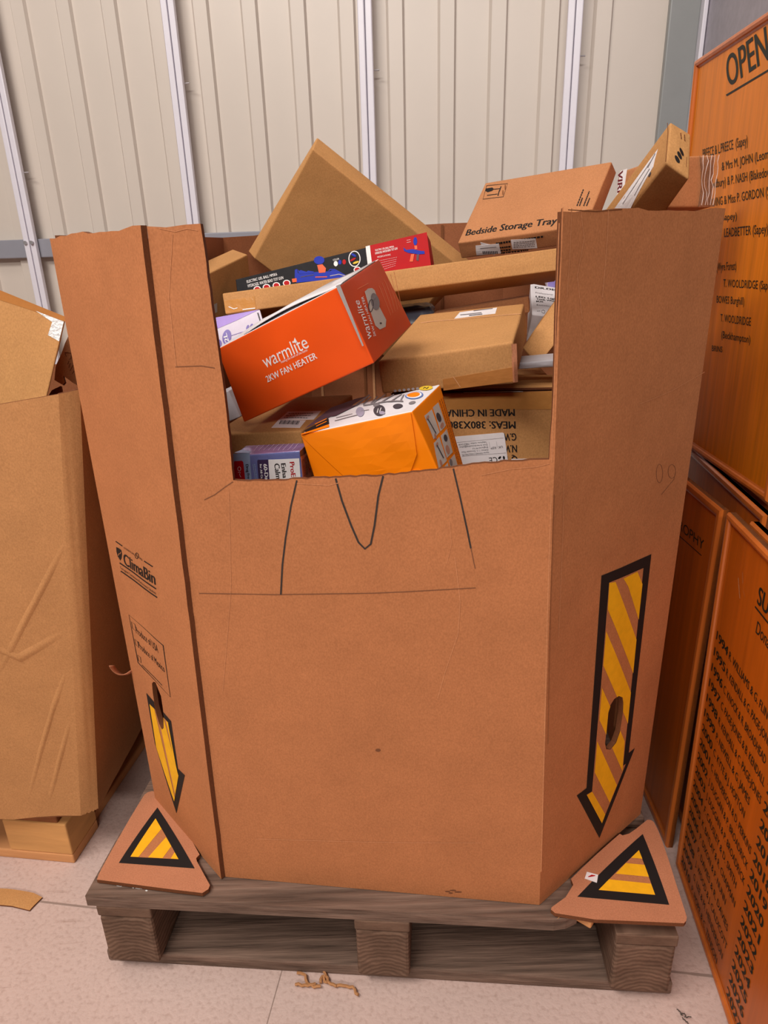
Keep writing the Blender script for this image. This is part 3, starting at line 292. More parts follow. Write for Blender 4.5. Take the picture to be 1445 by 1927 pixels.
('r',[[0.8584,0.396],[0.857,0.3666]],[[0.8808,0.3963],[0.8796,0.3671]],'brown',0),
('r',[[0.8566,0.3592],[0.8549,0.3261]],[[0.8793,0.3598],[0.8779,0.3269]],'brown',0),
('r',[[0.8545,0.3178],[0.8535,0.2988]],[[0.8776,0.3186],[0.8768,0.2998]],'brown',0),
('r',[[0.8533,0.2941],[0.8519,0.2668]],[[0.8766,0.2951],[0.8754,0.268]],'brown',0),
('r',[[0.8515,0.26],[0.85,0.2328]],[[0.8751,0.2612],[0.8739,0.2343]],'brown',0),
('r',[[0.9503,0.8845],[0.9496,0.8641]],[[0.9695,0.8822],[0.9689,0.8618]],'brown',0),
('r',[[0.9494,0.859],[0.9489,0.847]],[[0.9688,0.8567],[0.9684,0.8448]],'brown',0),
('r',[[0.9488,0.844],[0.948,0.8211]],[[0.9683,0.8418],[0.9676,0.819]],'brown',0),
('r',[[0.9478,0.8154],[0.947,0.7949]],[[0.9675,0.8133],[0.9668,0.7929]],'brown',0),
('r',[[0.9468,0.7897],[0.9461,0.7695]],[[0.9667,0.7878],[0.966,0.7676]],'brown',0),
('r',[[0.9459,0.7644],[0.9452,0.746]],[[0.9659,0.7626],[0.9653,0.7443]],'brown',0),
('r',[[0.945,0.7414],[0.9444,0.7255]],[[0.9652,0.7397],[0.9646,0.7239]],'brown',0),
('r',[[0.9442,0.7216],[0.9433,0.6971]],[[0.9645,0.72],[0.9637,0.6956]],'brown',0),
('r',[[0.943,0.6909],[0.9423,0.673]],[[0.9635,0.6895],[0.9629,0.6717]],'brown',0),
('r',[[0.9421,0.6686],[0.9414,0.6513]],[[0.9628,0.6672],[0.9622,0.6501]],'brown',0),
('r',[[0.9413,0.647],[0.9403,0.6223]],[[0.9621,0.6458],[0.9612,0.6213]],'brown',0),
('r',[[0.94,0.6162],[0.939,0.5933]],[[0.961,0.6151],[0.9602,0.5924]],'brown',0),
('r',[[0.9388,0.5876],[0.9382,0.5731]],[[0.96,0.5867],[0.9595,0.5723]],'brown',0),
('r',[[0.938,0.5694],[0.9371,0.5469]],[[0.9594,0.5686],[0.9586,0.5462]],'brown',0),
('r',[[0.9368,0.5412],[0.9361,0.5255]],[[0.9584,0.5406],[0.9578,0.525]],'brown',0),
('r',[[0.936,0.5216],[0.9347,0.4932]],[[0.9577,0.5211],[0.9566,0.4929]],'brown',0),
('r',[[0.9344,0.4861],[0.933,0.4561]],[[0.9564,0.4858],[0.9552,0.456]],'brown',0),
('r',[[0.9327,0.4486],[0.9317,0.4262]],[[0.955,0.4485],[0.9541,0.4263]],'brown',0),
('r',[[0.9314,0.4206],[0.93,0.3906]],[[0.9539,0.4207],[0.9527,0.3909]],'brown',0),
('r',[[0.9296,0.3831],[0.929,0.3695]],[[0.9524,0.3835],[0.9519,0.3699]],'brown',0),
('r',[[0.9288,0.3661],[0.9277,0.3433]],[[0.9517,0.3666],[0.9508,0.3439]],'brown',0),
('r',[[0.9274,0.3376],[0.9267,0.3243]],[[0.9506,0.3383],[0.95,0.325]],'brown',0),
('r',[[0.9266,0.3209],[0.9255,0.2997]],[[0.9499,0.3217],[0.949,0.3006]],'brown',0),
('r',[[0.9252,0.2944],[0.9245,0.2803]],[[0.9488,0.2954],[0.9482,0.2814]],'brown',0),
('r',[[0.9243,0.2768],[0.9236,0.262]],[[0.948,0.2779],[0.9474,0.2632]],'brown',0),
('r',[[0.9234,0.2583],[0.9224,0.2393]],[[0.9473,0.2595],[0.9464,0.2406]],'brown',0)],
'proe.F':[('p',[[0.0055,1.0448],[0.2607,1.032],[0.221,0.3513],[-0.0779,0.4095]],'paleblue',0),
('p',[[0.0093,0.9006],[0.1269,0.9014],[0.1464,0.8776],[0.1277,0.3702],[-0.0552,0.4053]],'red',1),
('p',[[0.3571,0.8738],[0.3696,0.8871],[0.5192,0.8757],[0.5005,0.2909],[0.3331,0.3279]],'purpledark',1),
('p',[[0.5225,0.8753],[0.9759,0.8394],[0.9623,0.1759],[0.5005,0.2909]],'white',1),
('t','ProE',[0.831,0.7786],[0.8324,0.4563],[0.897,0.7748],'red',0.008,2),
('t','Enha',[0.7049,0.7693],[0.7078,0.4564],[0.7701,0.7656],'ink',0.008,2),
('t','Calm',[0.605,0.7811],[0.6051,0.4583],[0.6792,0.7763],'ink',0.008,2),
('t','60-Da',[0.4428,0.7922],[0.4414,0.4751],[0.4957,0.7908],'white',0.008,2),
('t','for All Ca',[0.3882,0.7998],[0.3832,0.5137],[0.4183,0.8016],'white',0.008,2),
('t','Drug Fre',[0.1789,0.8218],[0.1707,0.5397],[0.2192,0.8224],'ink',0.008,2),
('r',[[0.0904,0.7485],[0.0885,0.7392],[0.0854,0.7308],[0.0813,0.7239],[0.0767,0.719],[0.0718,0.7163],[0.0671,0.7159],[0.0627,0.7176],[0.0586,0.7215],[0.0553,0.7275],[0.0531,0.7353],[0.0521,0.7442],[0.0526,0.7537],[0.0545,0.763],[0.0576,0.7714],[0.0617,0.7783],[0.0663,0.7831],[0.0711,0.7858],[0.0759,0.7863],[0.0803,0.7846],[0.0843,0.7808],[0.0876,0.7748],[0.0899,0.767],[0.0908,0.7581],[0.0904,0.7485]],[[0.097,0.7476],[0.0948,0.7367],[0.0912,0.7267],[0.0862,0.7182],[0.0801,0.7118],[0.0732,0.7081],[0.0661,0.7075],[0.0593,0.7101],[0.0536,0.7156],[0.0493,0.7234],[0.0465,0.7329],[0.0454,0.7435],[0.0459,0.7546],[0.0481,0.7654],[0.0518,0.7754],[0.0569,0.7839],[0.0629,0.7902],[0.0698,0.794],[0.0769,0.7947],[0.0836,0.7922],[0.0893,0.7868],[0.0936,0.779],[0.0964,0.7694],[0.0976,0.7588],[0.097,0.7476]],'white',2),
('r',[[0.0437,0.6792],[0.0807,0.6825],[0.0583,0.6451],[0.0737,0.5832]],[[0.0438,0.6877],[0.0866,0.687],[0.065,0.6446],[0.0802,0.586]],'white',2),
('r',[[0.2846,0.8085],[0.2848,0.7833]],[[0.2935,0.8091],[0.2937,0.7839]],'paleblue',1),
('r',[[0.2848,0.777],[0.2851,0.744]],[[0.2937,0.7776],[0.2939,0.7445]],'paleblue',1),
('r',[[0.2851,0.7357],[0.2852,0.7212]],[[0.294,0.7362],[0.2941,0.7217]],'paleblue',1),
('r',[[0.2852,0.7176],[0.2854,0.6953]],[[0.2941,0.7181],[0.2943,0.6957]],'paleblue',1),
('r',[[0.2854,0.6897],[0.2855,0.6714]],[[0.2943,0.6901],[0.2944,0.6718]],'paleblue',1),
('r',[[0.2855,0.6668],[0.2856,0.6499]],[[0.2945,0.6672],[0.2946,0.6503]],'paleblue',1),
('r',[[0.2857,0.6456],[0.2858,0.6262]],[[0.2946,0.646],[0.2947,0.6266]],'paleblue',1),
('r',[[0.2858,0.6214],[0.286,0.5977]],[[0.2948,0.6217],[0.2949,0.598]],'paleblue',1),
('r',[[0.286,0.5918],[0.2862,0.5668]],[[0.295,0.5921],[0.2951,0.5671]],'paleblue',1),
('r',[[0.2862,0.5605],[0.2864,0.5317]],[[0.2952,0.5608],[0.2954,0.5319]],'paleblue',1),
('r',[[0.2864,0.5245],[0.2865,0.5183]],[[0.2954,0.5247],[0.2955,0.5185]],'paleblue',1),
('r',[[0.3096,0.8125],[0.3098,0.7838]],[[0.3184,0.8131],[0.3187,0.7844]],'paleblue',1),
('r',[[0.3098,0.7766],[0.3101,0.7437]],[[0.3187,0.7772],[0.319,0.7442]],'paleblue',1),
('r',[[0.3101,0.7355],[0.3103,0.7134]],[[0.319,0.736],[0.3192,0.7139]],'paleblue',1),
('r',[[0.3103,0.7079],[0.3106,0.68]],[[0.3192,0.7083],[0.3195,0.6804]],'paleblue',1),
('r',[[0.3106,0.673],[0.3109,0.635]],[[0.3195,0.6734],[0.3198,0.6353]],'paleblue',1),
('r',[[0.311,0.6255],[0.3112,0.5872]],[[0.3199,0.6258],[0.3202,0.5875]],'paleblue',1),
('r',[[0.3113,0.5777],[0.3114,0.5597]],[[0.3203,0.5779],[0.3204,0.5599]],'paleblue',1),
('r',[[0.3115,0.5552],[0.3116,0.535]],[[0.3204,0.5554],[0.3206,0.5352]],'paleblue',1),
('r',[[0.3117,0.5299],[0.3117,0.5213]],[[0.3206,0.5302],[0.3207,0.5215]],'paleblue',1)],
'proe.R':[('p',[[-0.1203,1.0025],[1.0538,0.9879],[1.0374,0.8157],[-0.1212,0.881]],'plum',0),
('t','ProE',[0.6279,0.7573],[0.6546,0.322],[0.9171,0.7426],'red',0.008),
('t','Enha',[0.3623,0.7682],[0.3872,0.3496],[0.5901,0.7598],'brown',0.008),
('t','Calm',[0.0983,0.7713],[0.1531,0.3956],[0.3407,0.7641],'brown',0.008)],
'proe.T':[('r',[[0.2766,0.271],[0.2431,0.9151]],[[0.2638,0.3089],[0.2299,0.9528]],'lilac',0),
('r',[[0.353,0.2508],[0.3239,0.9138]],[[0.3404,0.2901],[0.3109,0.9529]],'lilac',0),
('r',[[0.4291,0.2299],[0.4045,0.9125]],[[0.4166,0.2705],[0.3916,0.9531]],'lilac',0),
('r',[[0.5048,0.2083],[0.4847,0.9112]],[[0.4924,0.2501],[0.472,0.9532]],'lilac',0),
('r',[[0.58,0.1858],[0.5647,0.9098]],[[0.5679,0.229],[0.5521,0.9532]],'lilac',0),
('r',[[0.6549,0.1625],[0.6443,0.9083]],[[0.6429,0.2071],[0.6319,0.9533]],'lilac',0),
('r',[[0.7293,0.1382],[0.7236,0.9068]],[[0.7175,0.1842],[0.7114,0.9534]],'lilac',0),
('r',[[0.8033,0.113],[0.8026,0.9053]],[[0.7917,0.1605],[0.7906,0.9534]],'lilac',0),
('r',[[0.8768,0.0869],[0.8813,0.9037]],[[0.8654,0.1357],[0.8696,0.9535]],'lilac',0),
('p',[[-0.0343,0.2785],[0.2196,0.134],[0.2211,0.3112],[0.0359,0.5606]],'paleblue',0)],
'low.T':[('p',[[0.608,0.1056],[0.5637,0.2962],[0.8828,0.2714],[0.9347,0.0817]],'paper',0),
('p',[[0.5637,0.2892],[0.5243,0.5206],[0.9094,0.5159],[0.9588,0.2913]],'paper',0),
('r',[[0.6567,0.1715],[0.6198,0.2669]],[[0.6387,0.1858],[0.6015,0.2816]],'darkgrey',1),
('r',[[0.6693,0.173],[0.6325,0.2684]],[[0.659,0.1812],[0.6221,0.2768]],'darkgrey',1),
('r',[[0.6857,0.1715],[0.6492,0.2668]],[[0.6755,0.1796],[0.6388,0.2751]],'darkgrey',1),
('r',[[0.7059,0.1668],[0.6697,0.262]],[[0.688,0.1811],[0.6515,0.2766]],'darkgrey',1),
('r',[[0.7185,0.1683],[0.6824,0.2635]],[[0.7083,0.1765],[0.672,0.2719]],'darkgrey',1),
('r',[[0.7348,0.1668],[0.6989,0.2619]],[[0.7247,0.1749],[0.6886,0.2702]],'darkgrey',1),
('r',[[0.755,0.1622],[0.7193,0.2571]],[[0.7372,0.1764],[0.7013,0.2717]],'darkgrey',1),
('r',[[0.7675,0.1636],[0.732,0.2586]],[[0.7574,0.1718],[0.7217,0.2669]],'darkgrey',1),
('r',[[0.7838,0.1621],[0.7485,0.257]],[[0.7737,0.1702],[0.7383,0.2653]],'darkgrey',1),
('r',[[0.8039,0.1575],[0.7689,0.2523]],[[0.7862,0.1717],[0.751,0.2668]],'darkgrey',1),
('r',[[0.8164,0.159],[0.7815,0.2537]],[[0.8063,0.1671],[0.7713,0.2621]],'darkgrey',1),
('r',[[0.8326,0.1574],[0.798,0.2521]],[[0.8226,0.1655],[0.7878,0.2604]],'darkgrey',1),
('r',[[0.8526,0.1528],[0.8183,0.2474]],[[0.8351,0.167],[0.8005,0.2619]],'darkgrey',1),
('r',[[0.8651,0.1543],[0.8309,0.2489]],[[0.8551,0.1624],[0.8208,0.2572]],'darkgrey',1),
('r',[[0.5821,0.4422],[0.6045,0.4419]],[[0.567,0.4654],[0.5895,0.465]],'midgrey',1),
('r',[[0.6101,0.4418],[0.6232,0.4416]],[[0.5951,0.4649],[0.6083,0.4647]],'midgrey',1),
('r',[[0.6265,0.4416],[0.6515,0.4412]],[[0.6116,0.4647],[0.6366,0.4643]],'midgrey',1),
('r',[[0.6577,0.4411],[0.68,0.4408]],[[0.6428,0.4642],[0.6652,0.4638]],'midgrey',1),
('r',[[0.6856,0.4407],[0.7075,0.4403]],[[0.6708,0.4637],[0.6928,0.4634]],'midgrey',1),
('r',[[0.713,0.4403],[0.7329,0.44]],[[0.6983,0.4633],[0.7183,0.463]],'midgrey',1),
('r',[[0.7379,0.4399],[0.755,0.4396]],[[0.7233,0.4629],[0.7404,0.4626]],'midgrey',1),
('r',[[0.7592,0.4396],[0.7856,0.4392]],[[0.7447,0.4626],[0.7712,0.4622]],'midgrey',1),
('r',[[0.7922,0.4391],[0.8113,0.4388]],[[0.7778,0.4621],[0.797,0.4618]],'midgrey',1),
('r',[[0.8161,0.4387],[0.8345,0.4384]],[[0.8018,0.4617],[0.8203,0.4614]],'midgrey',1),
('r',[[0.8391,0.4384],[0.8631,0.438]],[[0.8249,0.4613],[0.8489,0.461]],'midgrey',1),
('r',[[0.5864,0.3884],[0.6212,0.387]],[[0.5715,0.4112],[0.6064,0.4098]],'midgrey',1),
('r',[[0.6298,0.3866],[0.655,0.3856]],[[0.6151,0.4094],[0.6403,0.4084]],'midgrey',1),
('r',[[0.6613,0.3854],[0.696,0.384]],[[0.6466,0.4081],[0.6815,0.4067]],'midgrey',1),
('r',[[0.7047,0.3836],[0.7336,0.3825]],[[0.6902,0.4064],[0.7191,0.4052]],'midgrey',1),
('r',[[0.7408,0.3822],[0.7692,0.381]],[[0.7264,0.4049],[0.7549,0.4037]],'midgrey',1),
('r',[[0.7763,0.3808],[0.7938,0.3801]],[[0.762,0.4034],[0.7795,0.4027]],'midgrey',1),
('r',[[0.7981,0.3799],[0.8328,0.3785]],[[0.7839,0.4025],[0.8187,0.4011]],'midgrey',1),
('r',[[0.8414,0.3781],[0.8541,0.3776]],[[0.8273,0.4008],[0.8401,0.4003]],'midgrey',1),
('r',[[0.8573,0.3775],[0.8701,0.377]],[[0.8432,0.4001],[0.8562,0.3996]],'midgrey',1),
('r',[[0.5986,0.3344],[0.6161,0.3333]],[[0.584,0.3569],[0.6015,0.3558]],'midgrey',1),
('r',[[0.6204,0.333],[0.6524,0.331]],[[0.6058,0.3555],[0.6379,0.3535]],'midgrey',1),
('r',[[0.6604,0.3305],[0.6774,0.3294]],[[0.6459,0.353],[0.663,0.3519]],'midgrey',1),
('r',[[0.6817,0.3292],[0.7146,0.3271]],[[0.6673,0.3516],[0.7003,0.3495]],'midgrey',1),
('r',[[0.7228,0.3266],[0.746,0.3251]],[[0.7085,0.349],[0.7319,0.3475]],'midgrey',1),
('r',[[0.7519,0.3247],[0.7778,0.3231]],[[0.7377,0.3471],[0.7637,0.3455]],'midgrey',1),
('r',[[0.7843,0.3227],[0.8137,0.3208]],[[0.7703,0.345],[0.7997,0.3432]],'midgrey',1),
('r',[[0.821,0.3204],[0.8448,0.3189]],[[0.8071,0.3427],[0.8309,0.3412]],'midgrey',1),
('r',[[0.8508,0.3185],[0.8696,0.3173]],[[0.8369,0.3408],[0.8558,0.3396]],'midgrey',1),
('r',[[0.8743,0.317],[0.8771,0.3168]],[[0.8606,0.3393],[0.8634,0.3391]],'midgrey',1)],
'long.F':[('p',[[0.0023,0.6356],[0.0999,0.6496],[0.099,0.0721],[0.0026,0.0087]],'tapegloss',0),
('r',[[0.0136,0.3122],[0.029,0.1735],[0.0414,0.1989]],[[0.0149,0.3424],[0.0296,0.2075],[0.0411,0.2337]],'white',1),
('r',[[0.0564,0.0795],[0.0727,0.0823],[0.0958,0.0714]],[[0.0565,0.1216],[0.0728,0.1244],[0.096,0.1134]],'white',1)],
'toy.F':[('p',[[0.7195,1.0245],[1.0027,1.0098],[1.0022,-0.0156],[0.7182,-0.0237]],'red',0),
('p',[[0.6978,1.024],[0.7195,1.0245],[0.7182,-0.0237],[0.6962,-0.0345]],'white',1),
('t','ELECTRIC GEL BALL MP5K6',[0.0612,0.8583],[0.2275,0.8654],[0.0597,0.9191],'white',0.004),
('t','HYDROGEL WATER BEAD TOY GUN',[0.0647,0.7558],[0.2586,0.7493],[0.0634,0.8231],'white',0.004),
('t','COLOR',[0.5262,0.8749],[0.5583,0.8736],[0.5258,0.9164],'white',0.0),
('p',[[0.3238,0.8892],[0.3343,0.8983],[0.3384,0.7928],[0.429,0.7254],[0.5047,0.6588],[0.5301,0.6852],[0.5564,0.5832],[0.5824,0.4739],[0.5749,0.4237],[0.3232,0.5929],[0.3191,0.7256]],'toyblue',0),
('p',[[0.3026,0.7028],[0.3276,0.6928],[0.3268,0.6093],[0.3041,0.6202]],'toyorange',1),
('p',[[0.4824,0.9398],[0.4803,0.9126],[0.4758,0.8909],[0.4692,0.877],[0.4613,0.872],[0.4528,0.8766],[0.4445,0.8902],[0.4373,0.9115],[0.4318,0.9384],[0.4287,0.9683],[0.4282,0.9982],[0.4303,1.0253],[0.4349,1.0469],[0.4415,1.0609],[0.4495,1.0659],[0.458,1.0615],[0.4662,1.048],[0.4734,1.0268],[0.4788,0.9998],[0.4819,0.9699]],'toyblue',1),
('p',[[0.4425,0.8707],[0.4694,0.8619],[0.4856,0.7485],[0.48,0.659],[0.4472,0.6815]],'toyorange',1),
('r',[[0.3498,0.6843],[0.4198,0.6625]],[[0.3496,0.7012],[0.4196,0.6795]],'purpledark',1),
('r',[[0.4255,0.5998],[0.486,0.5392]],[[0.426,0.6198],[0.4864,0.5593]],'toyorange',1),
('r',[[0.5018,0.5455],[0.5474,0.5348],[0.5758,0.4679]],[[0.5016,0.5592],[0.5477,0.5483],[0.5769,0.4801]],'palegrey',1),
('r',[[0.499,0.6574],[0.5062,0.6867],[0.5316,0.6577]],[[0.4954,0.6768],[0.5055,0.7107],[0.5323,0.6811]],'toyblue',1),
('p',[[0.3358,0.8966],[0.346,0.8387],[0.3542,0.8502],[0.3836,0.7781],[0.392,0.7962],[0.4217,0.7436],[0.4208,0.7106],[0.3441,0.7731]],'toyblue',1),
('p',[[0.5483,0.7885],[0.5473,0.7705],[0.5453,0.7555],[0.5427,0.7448],[0.5395,0.7395],[0.5362,0.7402],[0.5331,0.7467],[0.5304,0.7585],[0.5285,0.7743],[0.5275,0.7927],[0.5275,0.8117],[0.5285,0.8297],[0.5304,0.8447],[0.5331,0.8554],[0.5363,0.8607],[0.5396,0.8601],[0.5427,0.8536],[0.5454,0.8418],[0.5473,0.826],[0.5483,0.8076]],'white',0),
('p',[[0.5678,0.8011],[0.567,0.785],[0.5654,0.7715],[0.5633,0.7617],[0.5608,0.7566],[0.5582,0.7569],[0.5557,0.7623],[0.5536,0.7724],[0.5522,0.7863],[0.5514,0.8024],[0.5515,0.8194],[0.5523,0.8354],[0.5539,0.849],[0.556,0.8587],[0.5585,0.8638],[0.5611,0.8636],[0.5636,0.8582],[0.5656,0.8481],[0.5671,0.8342],[0.5679,0.818]],'toyblue',0),
('p',[[0.5902,0.7828],[0.5893,0.7657],[0.5876,0.7513],[0.5853,0.7409],[0.5826,0.7357],[0.5798,0.736],[0.5771,0.7419],[0.5748,0.7527],[0.5732,0.7675],[0.5724,0.7848],[0.5724,0.8028],[0.5734,0.8198],[0.5751,0.8343],[0.5774,0.8446],[0.5801,0.8499],[0.5829,0.8496],[0.5856,0.8438],[0.5878,0.8329],[0.5894,0.8181],[0.5903,0.8009]],'red',0),
('r',[[0.6606,0.7754],[0.6585,0.7331],[0.6547,0.6959],[0.6496,0.6665],[0.6435,0.6469],[0.637,0.638],[0.6304,0.6402],[0.6241,0.6529],[0.6184,0.6759],[0.6137,0.7078],[0.6104,0.7467],[0.6089,0.7898],[0.6091,0.8339],[0.6112,0.876],[0.615,0.9131],[0.6202,0.9424],[0.6262,0.9621],[0.6328,0.9711],[0.6394,0.9692],[0.6457,0.9566],[0.6514,0.9338],[0.6561,0.9019],[0.6593,0.863],[0.6609,0.8198],[0.6606,0.7754]],[[0.665,0.7704],[0.6627,0.7243],[0.6586,0.6834],[0.6528,0.6505],[0.6458,0.6279],[0.638,0.6173],[0.6298,0.62],[0.622,0.6358],[0.6152,0.6632],[0.6098,0.7],[0.6061,0.7435],[0.6044,0.7908],[0.6047,0.8389],[0.607,0.8848],[0.6112,0.9254],[0.6169,0.9582],[0.6239,0.9809],[0.6318,0.9917],[0.64,0.9893],[0.6478,0.9738],[0.6546,0.9465],[0.6599,0.9098],[0.6636,0.8663],[0.6653,0.8188],[0.665,0.7704]],'white',0),
('p',[[0.6453,0.8448],[0.6437,0.841],[0.641,0.8423],[0.6376,0.8485],[0.6338,0.859],[0.63,0.8729],[0.6265,0.8887],[0.6237,0.9048],[0.6219,0.9198],[0.6212,0.9322],[0.6217,0.9406],[0.6234,0.9445],[0.6261,0.9432],[0.6295,0.937],[0.6333,0.9265],[0.6371,0.9127],[0.6406,0.8969],[0.6434,0.8808],[0.6452,0.8657],[0.6459,0.8534]],'toyblue',1),
('p',[[0.6421,0.8173],[0.642,0.8091],[0.6404,0.7996],[0.6375,0.7898],[0.6336,0.7807],[0.6291,0.7731],[0.6244,0.7677],[0.6199,0.7652],[0.6161,0.7657],[0.6134,0.7692],[0.612,0.7754],[0.6122,0.7836],[0.6137,0.793],[0.6166,0.8028],[0.6205,0.812],[0.6251,0.8196],[0.6298,0.8249],[0.6343,0.8275],[0.6381,0.827],[0.6407,0.8235]],'red',1),
('p',[[0.6558,0.7203],[0.6554,0.7124],[0.6534,0.7046],[0.6502,0.6975],[0.6459,0.6918],[0.6411,0.6882],[0.6361,0.687],[0.6315,0.6882],[0.6278,0.6918],[0.6252,0.6975],[0.6241,0.7045],[0.6245,0.7123],[0.6264,0.7202],[0.6297,0.7273],[0.6339,0.7329],[0.6388,0.7365],[0.6437,0.7378],[0.6483,0.7365],[0.6521,0.7329],[0.6547,0.7273]],'yellow',1),
('p',[[0.6617,0.5133],[0.6602,0.4915],[0.6569,0.474],[0.6522,0.4625],[0.6466,0.4582],[0.6406,0.4615],[0.6348,0.4721],[0.6298,0.4888],[0.626,0.5101],[0.6239,0.5339],[0.6236,0.5579],[0.6251,0.5796],[0.6284,0.5971],[0.6331,0.6086],[0.6387,0.6129],[0.6447,0.6097],[0.6505,0.5993],[0.6555,0.5825],[0.6593,0.5612],[0.6614,0.5374]],'white',0),
('p',[[0.6566,0.5193],[0.6555,0.5035],[0.6531,0.4907],[0.6497,0.4824],[0.6456,0.4793],[0.6412,0.4817],[0.637,0.4894],[0.6333,0.5016],[0.6305,0.5171],[0.6289,0.5345],[0.6287,0.5519],[0.6299,0.5677],[0.6323,0.5804],[0.6357,0.5887],[0.6398,0.5919],[0.6441,0.5895],[0.6484,0.5819],[0.652,0.5697],[0.6548,0.5542],[0.6564,0.5368]],'red',1),
('p',[[0.293,0.6186],[0.2914,0.5975],[0.288,0.5805],[0.2831,0.5693],[0.2772,0.5651],[0.2709,0.5683],[0.2648,0.5784],[0.2594,0.5946],[0.2554,0.6152],[0.2532,0.6382],[0.2528,0.6614],[0.2544,0.6825],[0.2579,0.6995],[0.2628,0.7106],[0.2687,0.7149],[0.275,0.7118],[0.2811,0.7018],[0.2864,0.6856],[0.2904,0.665],[0.2927,0.6419]],'white',0),
('p',[[0.2876,0.6244],[0.2864,0.609],[0.2839,0.5967],[0.2803,0.5886],[0.276,0.5856],[0.2714,0.5878],[0.267,0.5953],[0.2631,0.607],[0.2602,0.622],[0.2585,0.6388],[0.2582,0.6557],[0.2594,0.671],[0.2619,0.6834],[0.2655,0.6915],[0.2698,0.6945],[0.2744,0.6923],[0.2789,0.6849],[0.2828,0.6731],[0.2857,0.6581],[0.2873,0.6413]],'red',1),
('p',[[0.2373,0.6241],[0.2357,0.603],[0.2323,0.5861],[0.2273,0.575],[0.2214,0.5708],[0.2151,0.5739],[0.2089,0.584],[0.2035,0.6002],[0.1995,0.6207],[0.1972,0.6436],[0.1969,0.6667],[0.1985,0.6877],[0.202,0.7046],[0.2069,0.7157],[0.2128,0.7199],[0.2192,0.7169],[0.2254,0.7068],[0.2307,0.6908],[0.2347,0.6702],[0.237,0.6473]],'white',0),
('p',[[0.2319,0.6298],[0.2307,0.6145],[0.2282,0.6022],[0.2246,0.5942],[0.2203,0.5912],[0.2156,0.5934],[0.2111,0.6008],[0.2072,0.6125],[0.2043,0.6275],[0.2026,0.6442],[0.2023,0.661],[0.2035,0.6762],[0.206,0.6885],[0.2097,0.6966],[0.214,0.6996],[0.2186,0.6974],[0.2231,0.6901],[0.227,0.6784],[0.23,0.6634],[0.2317,0.6467]],'red',1),
('p',[[0.184,0.64],[0.1824,0.619],[0.1789,0.6022],[0.1739,0.5911],[0.168,0.5869],[0.1616,0.59],[0.1553,0.6001],[0.1499,0.6161],[0.1459,0.6366],[0.1436,0.6594],[0.1432,0.6824],[0.1449,0.7033],[0.1483,0.7201],[0.1533,0.7312],[0.1593,0.7354],[0.1657,0.7324],[0.1719,0.7224],[0.1773,0.7064],[0.1813,0.686],[0.1836,0.6631]],'white',0),
('p',[[0.1785,0.6457],[0.1773,0.6305],[0.1748,0.6182],[0.1712,0.6102],[0.1668,0.6072],[0.1621,0.6095],[0.1576,0.6168],[0.1536,0.6285],[0.1507,0.6433],[0.149,0.6599],[0.1487,0.6767],[0.1499,0.6919],[0.1525,0.7041],[0.1561,0.7121],[0.1605,0.7152],[0.1651,0.713],[0.1697,0.7057],[0.1736,0.694],[0.1766,0.6791],[0.1783,0.6625]],'red',1),
('p',[[0.1332,0.6461],[0.1316,0.6252],[0.1281,0.6084],[0.1231,0.5974],[0.1171,0.5932],[0.1106,0.5963],[0.1044,0.6063],[0.0989,0.6223],[0.0948,0.6426],[0.0925,0.6654],[0.0921,0.6882],[0.0938,0.7091],[0.0973,0.7258],[0.1023,0.7369],[0.1083,0.7411],[0.1148,0.7381],[0.121,0.7281],[0.1265,0.7122],[0.1305,0.6919],[0.1329,0.6691]],'white',0),
('p',[[0.1277,0.6518],[0.1265,0.6366],[0.124,0.6244],[0.1203,0.6164],[0.1159,0.6134],[0.1112,0.6157],[0.1066,0.623],[0.1027,0.6346],[0.0997,0.6494],[0.098,0.6659],[0.0977,0.6826],[0.0989,0.6977],[0.1015,0.7099],[0.1051,0.7179],[0.1095,0.721],[0.1142,0.7187],[0.1188,0.7115],[0.1228,0.6999],[0.1257,0.6851],[0.1274,0.6685]],'red',1),
('t','ELECTRIC GEL BALL MP5K6',[0.7439,0.8569],[0.8368,0.8391],[0.7435,0.8993],'white',0.006,2),
('t','HYDROGEL WATER BEAD TOY GUN',[0.7417,0.779],[0.8526,0.7708],[0.7417,0.8315],'white',0.006,2),
('t','SPECIFICATIONS',[0.7498,0.6891],[0.8161,0.6734],[0.7492,0.7248],'white',0.0,2),
('r',[[0.7538,0.6091],[0.762,0.6071]],[[0.7536,0.6196],[0.7618,0.6176]],'pinkish',2),
('r',[[0.764,0.6066],[0.7734,0.6043]],[[0.7638,0.6171],[0.7732,0.6148]],'pinkish',2),
('r',[[0.7757,0.6037],[0.7843,0.6017]],[[0.7756,0.6143],[0.7841,0.6122]],'pinkish',2),
('r',[[0.7864,0.6011],[0.7945,0.5992]],[[0.7863,0.6117],[0.7944,0.6097]],'pinkish',2),
('r',[[0.7965,0.5987],[0.8037,0.5969]],[[0.7964,0.6092],[0.8036,0.6074]],'pinkish',2),
('r',[[0.8055,0.5964],[0.8144,0.5943]],[[0.8054,0.607],[0.8142,0.6048]],'pinkish',2),
('r',[[0.8166,0.5937],[0.8239,0.5919]],[[0.8164,0.6043],[0.8237,0.6025]],'pinkish',2),
('r',[[0.8257,0.5915],[0.8363,0.5888]],[[0.8255,0.602],[0.8361,0.5994]],'pinkish',2),
('r',[[0.8389,0.5882],[0.8457,0.5865]],[[0.8388,0.5988],[0.8456,0.5971]],'pinkish',2),
('r',[[0.7568,0.5529],[0.7635,0.552]],[[0.7566,0.5634],[0.7633,0.5625]],'pinkish',2),
('r',[[0.7651,0.5518],[0.7739,0.5506]],[[0.7649,0.5623],[0.7737,0.5611]],'pinkish',2),
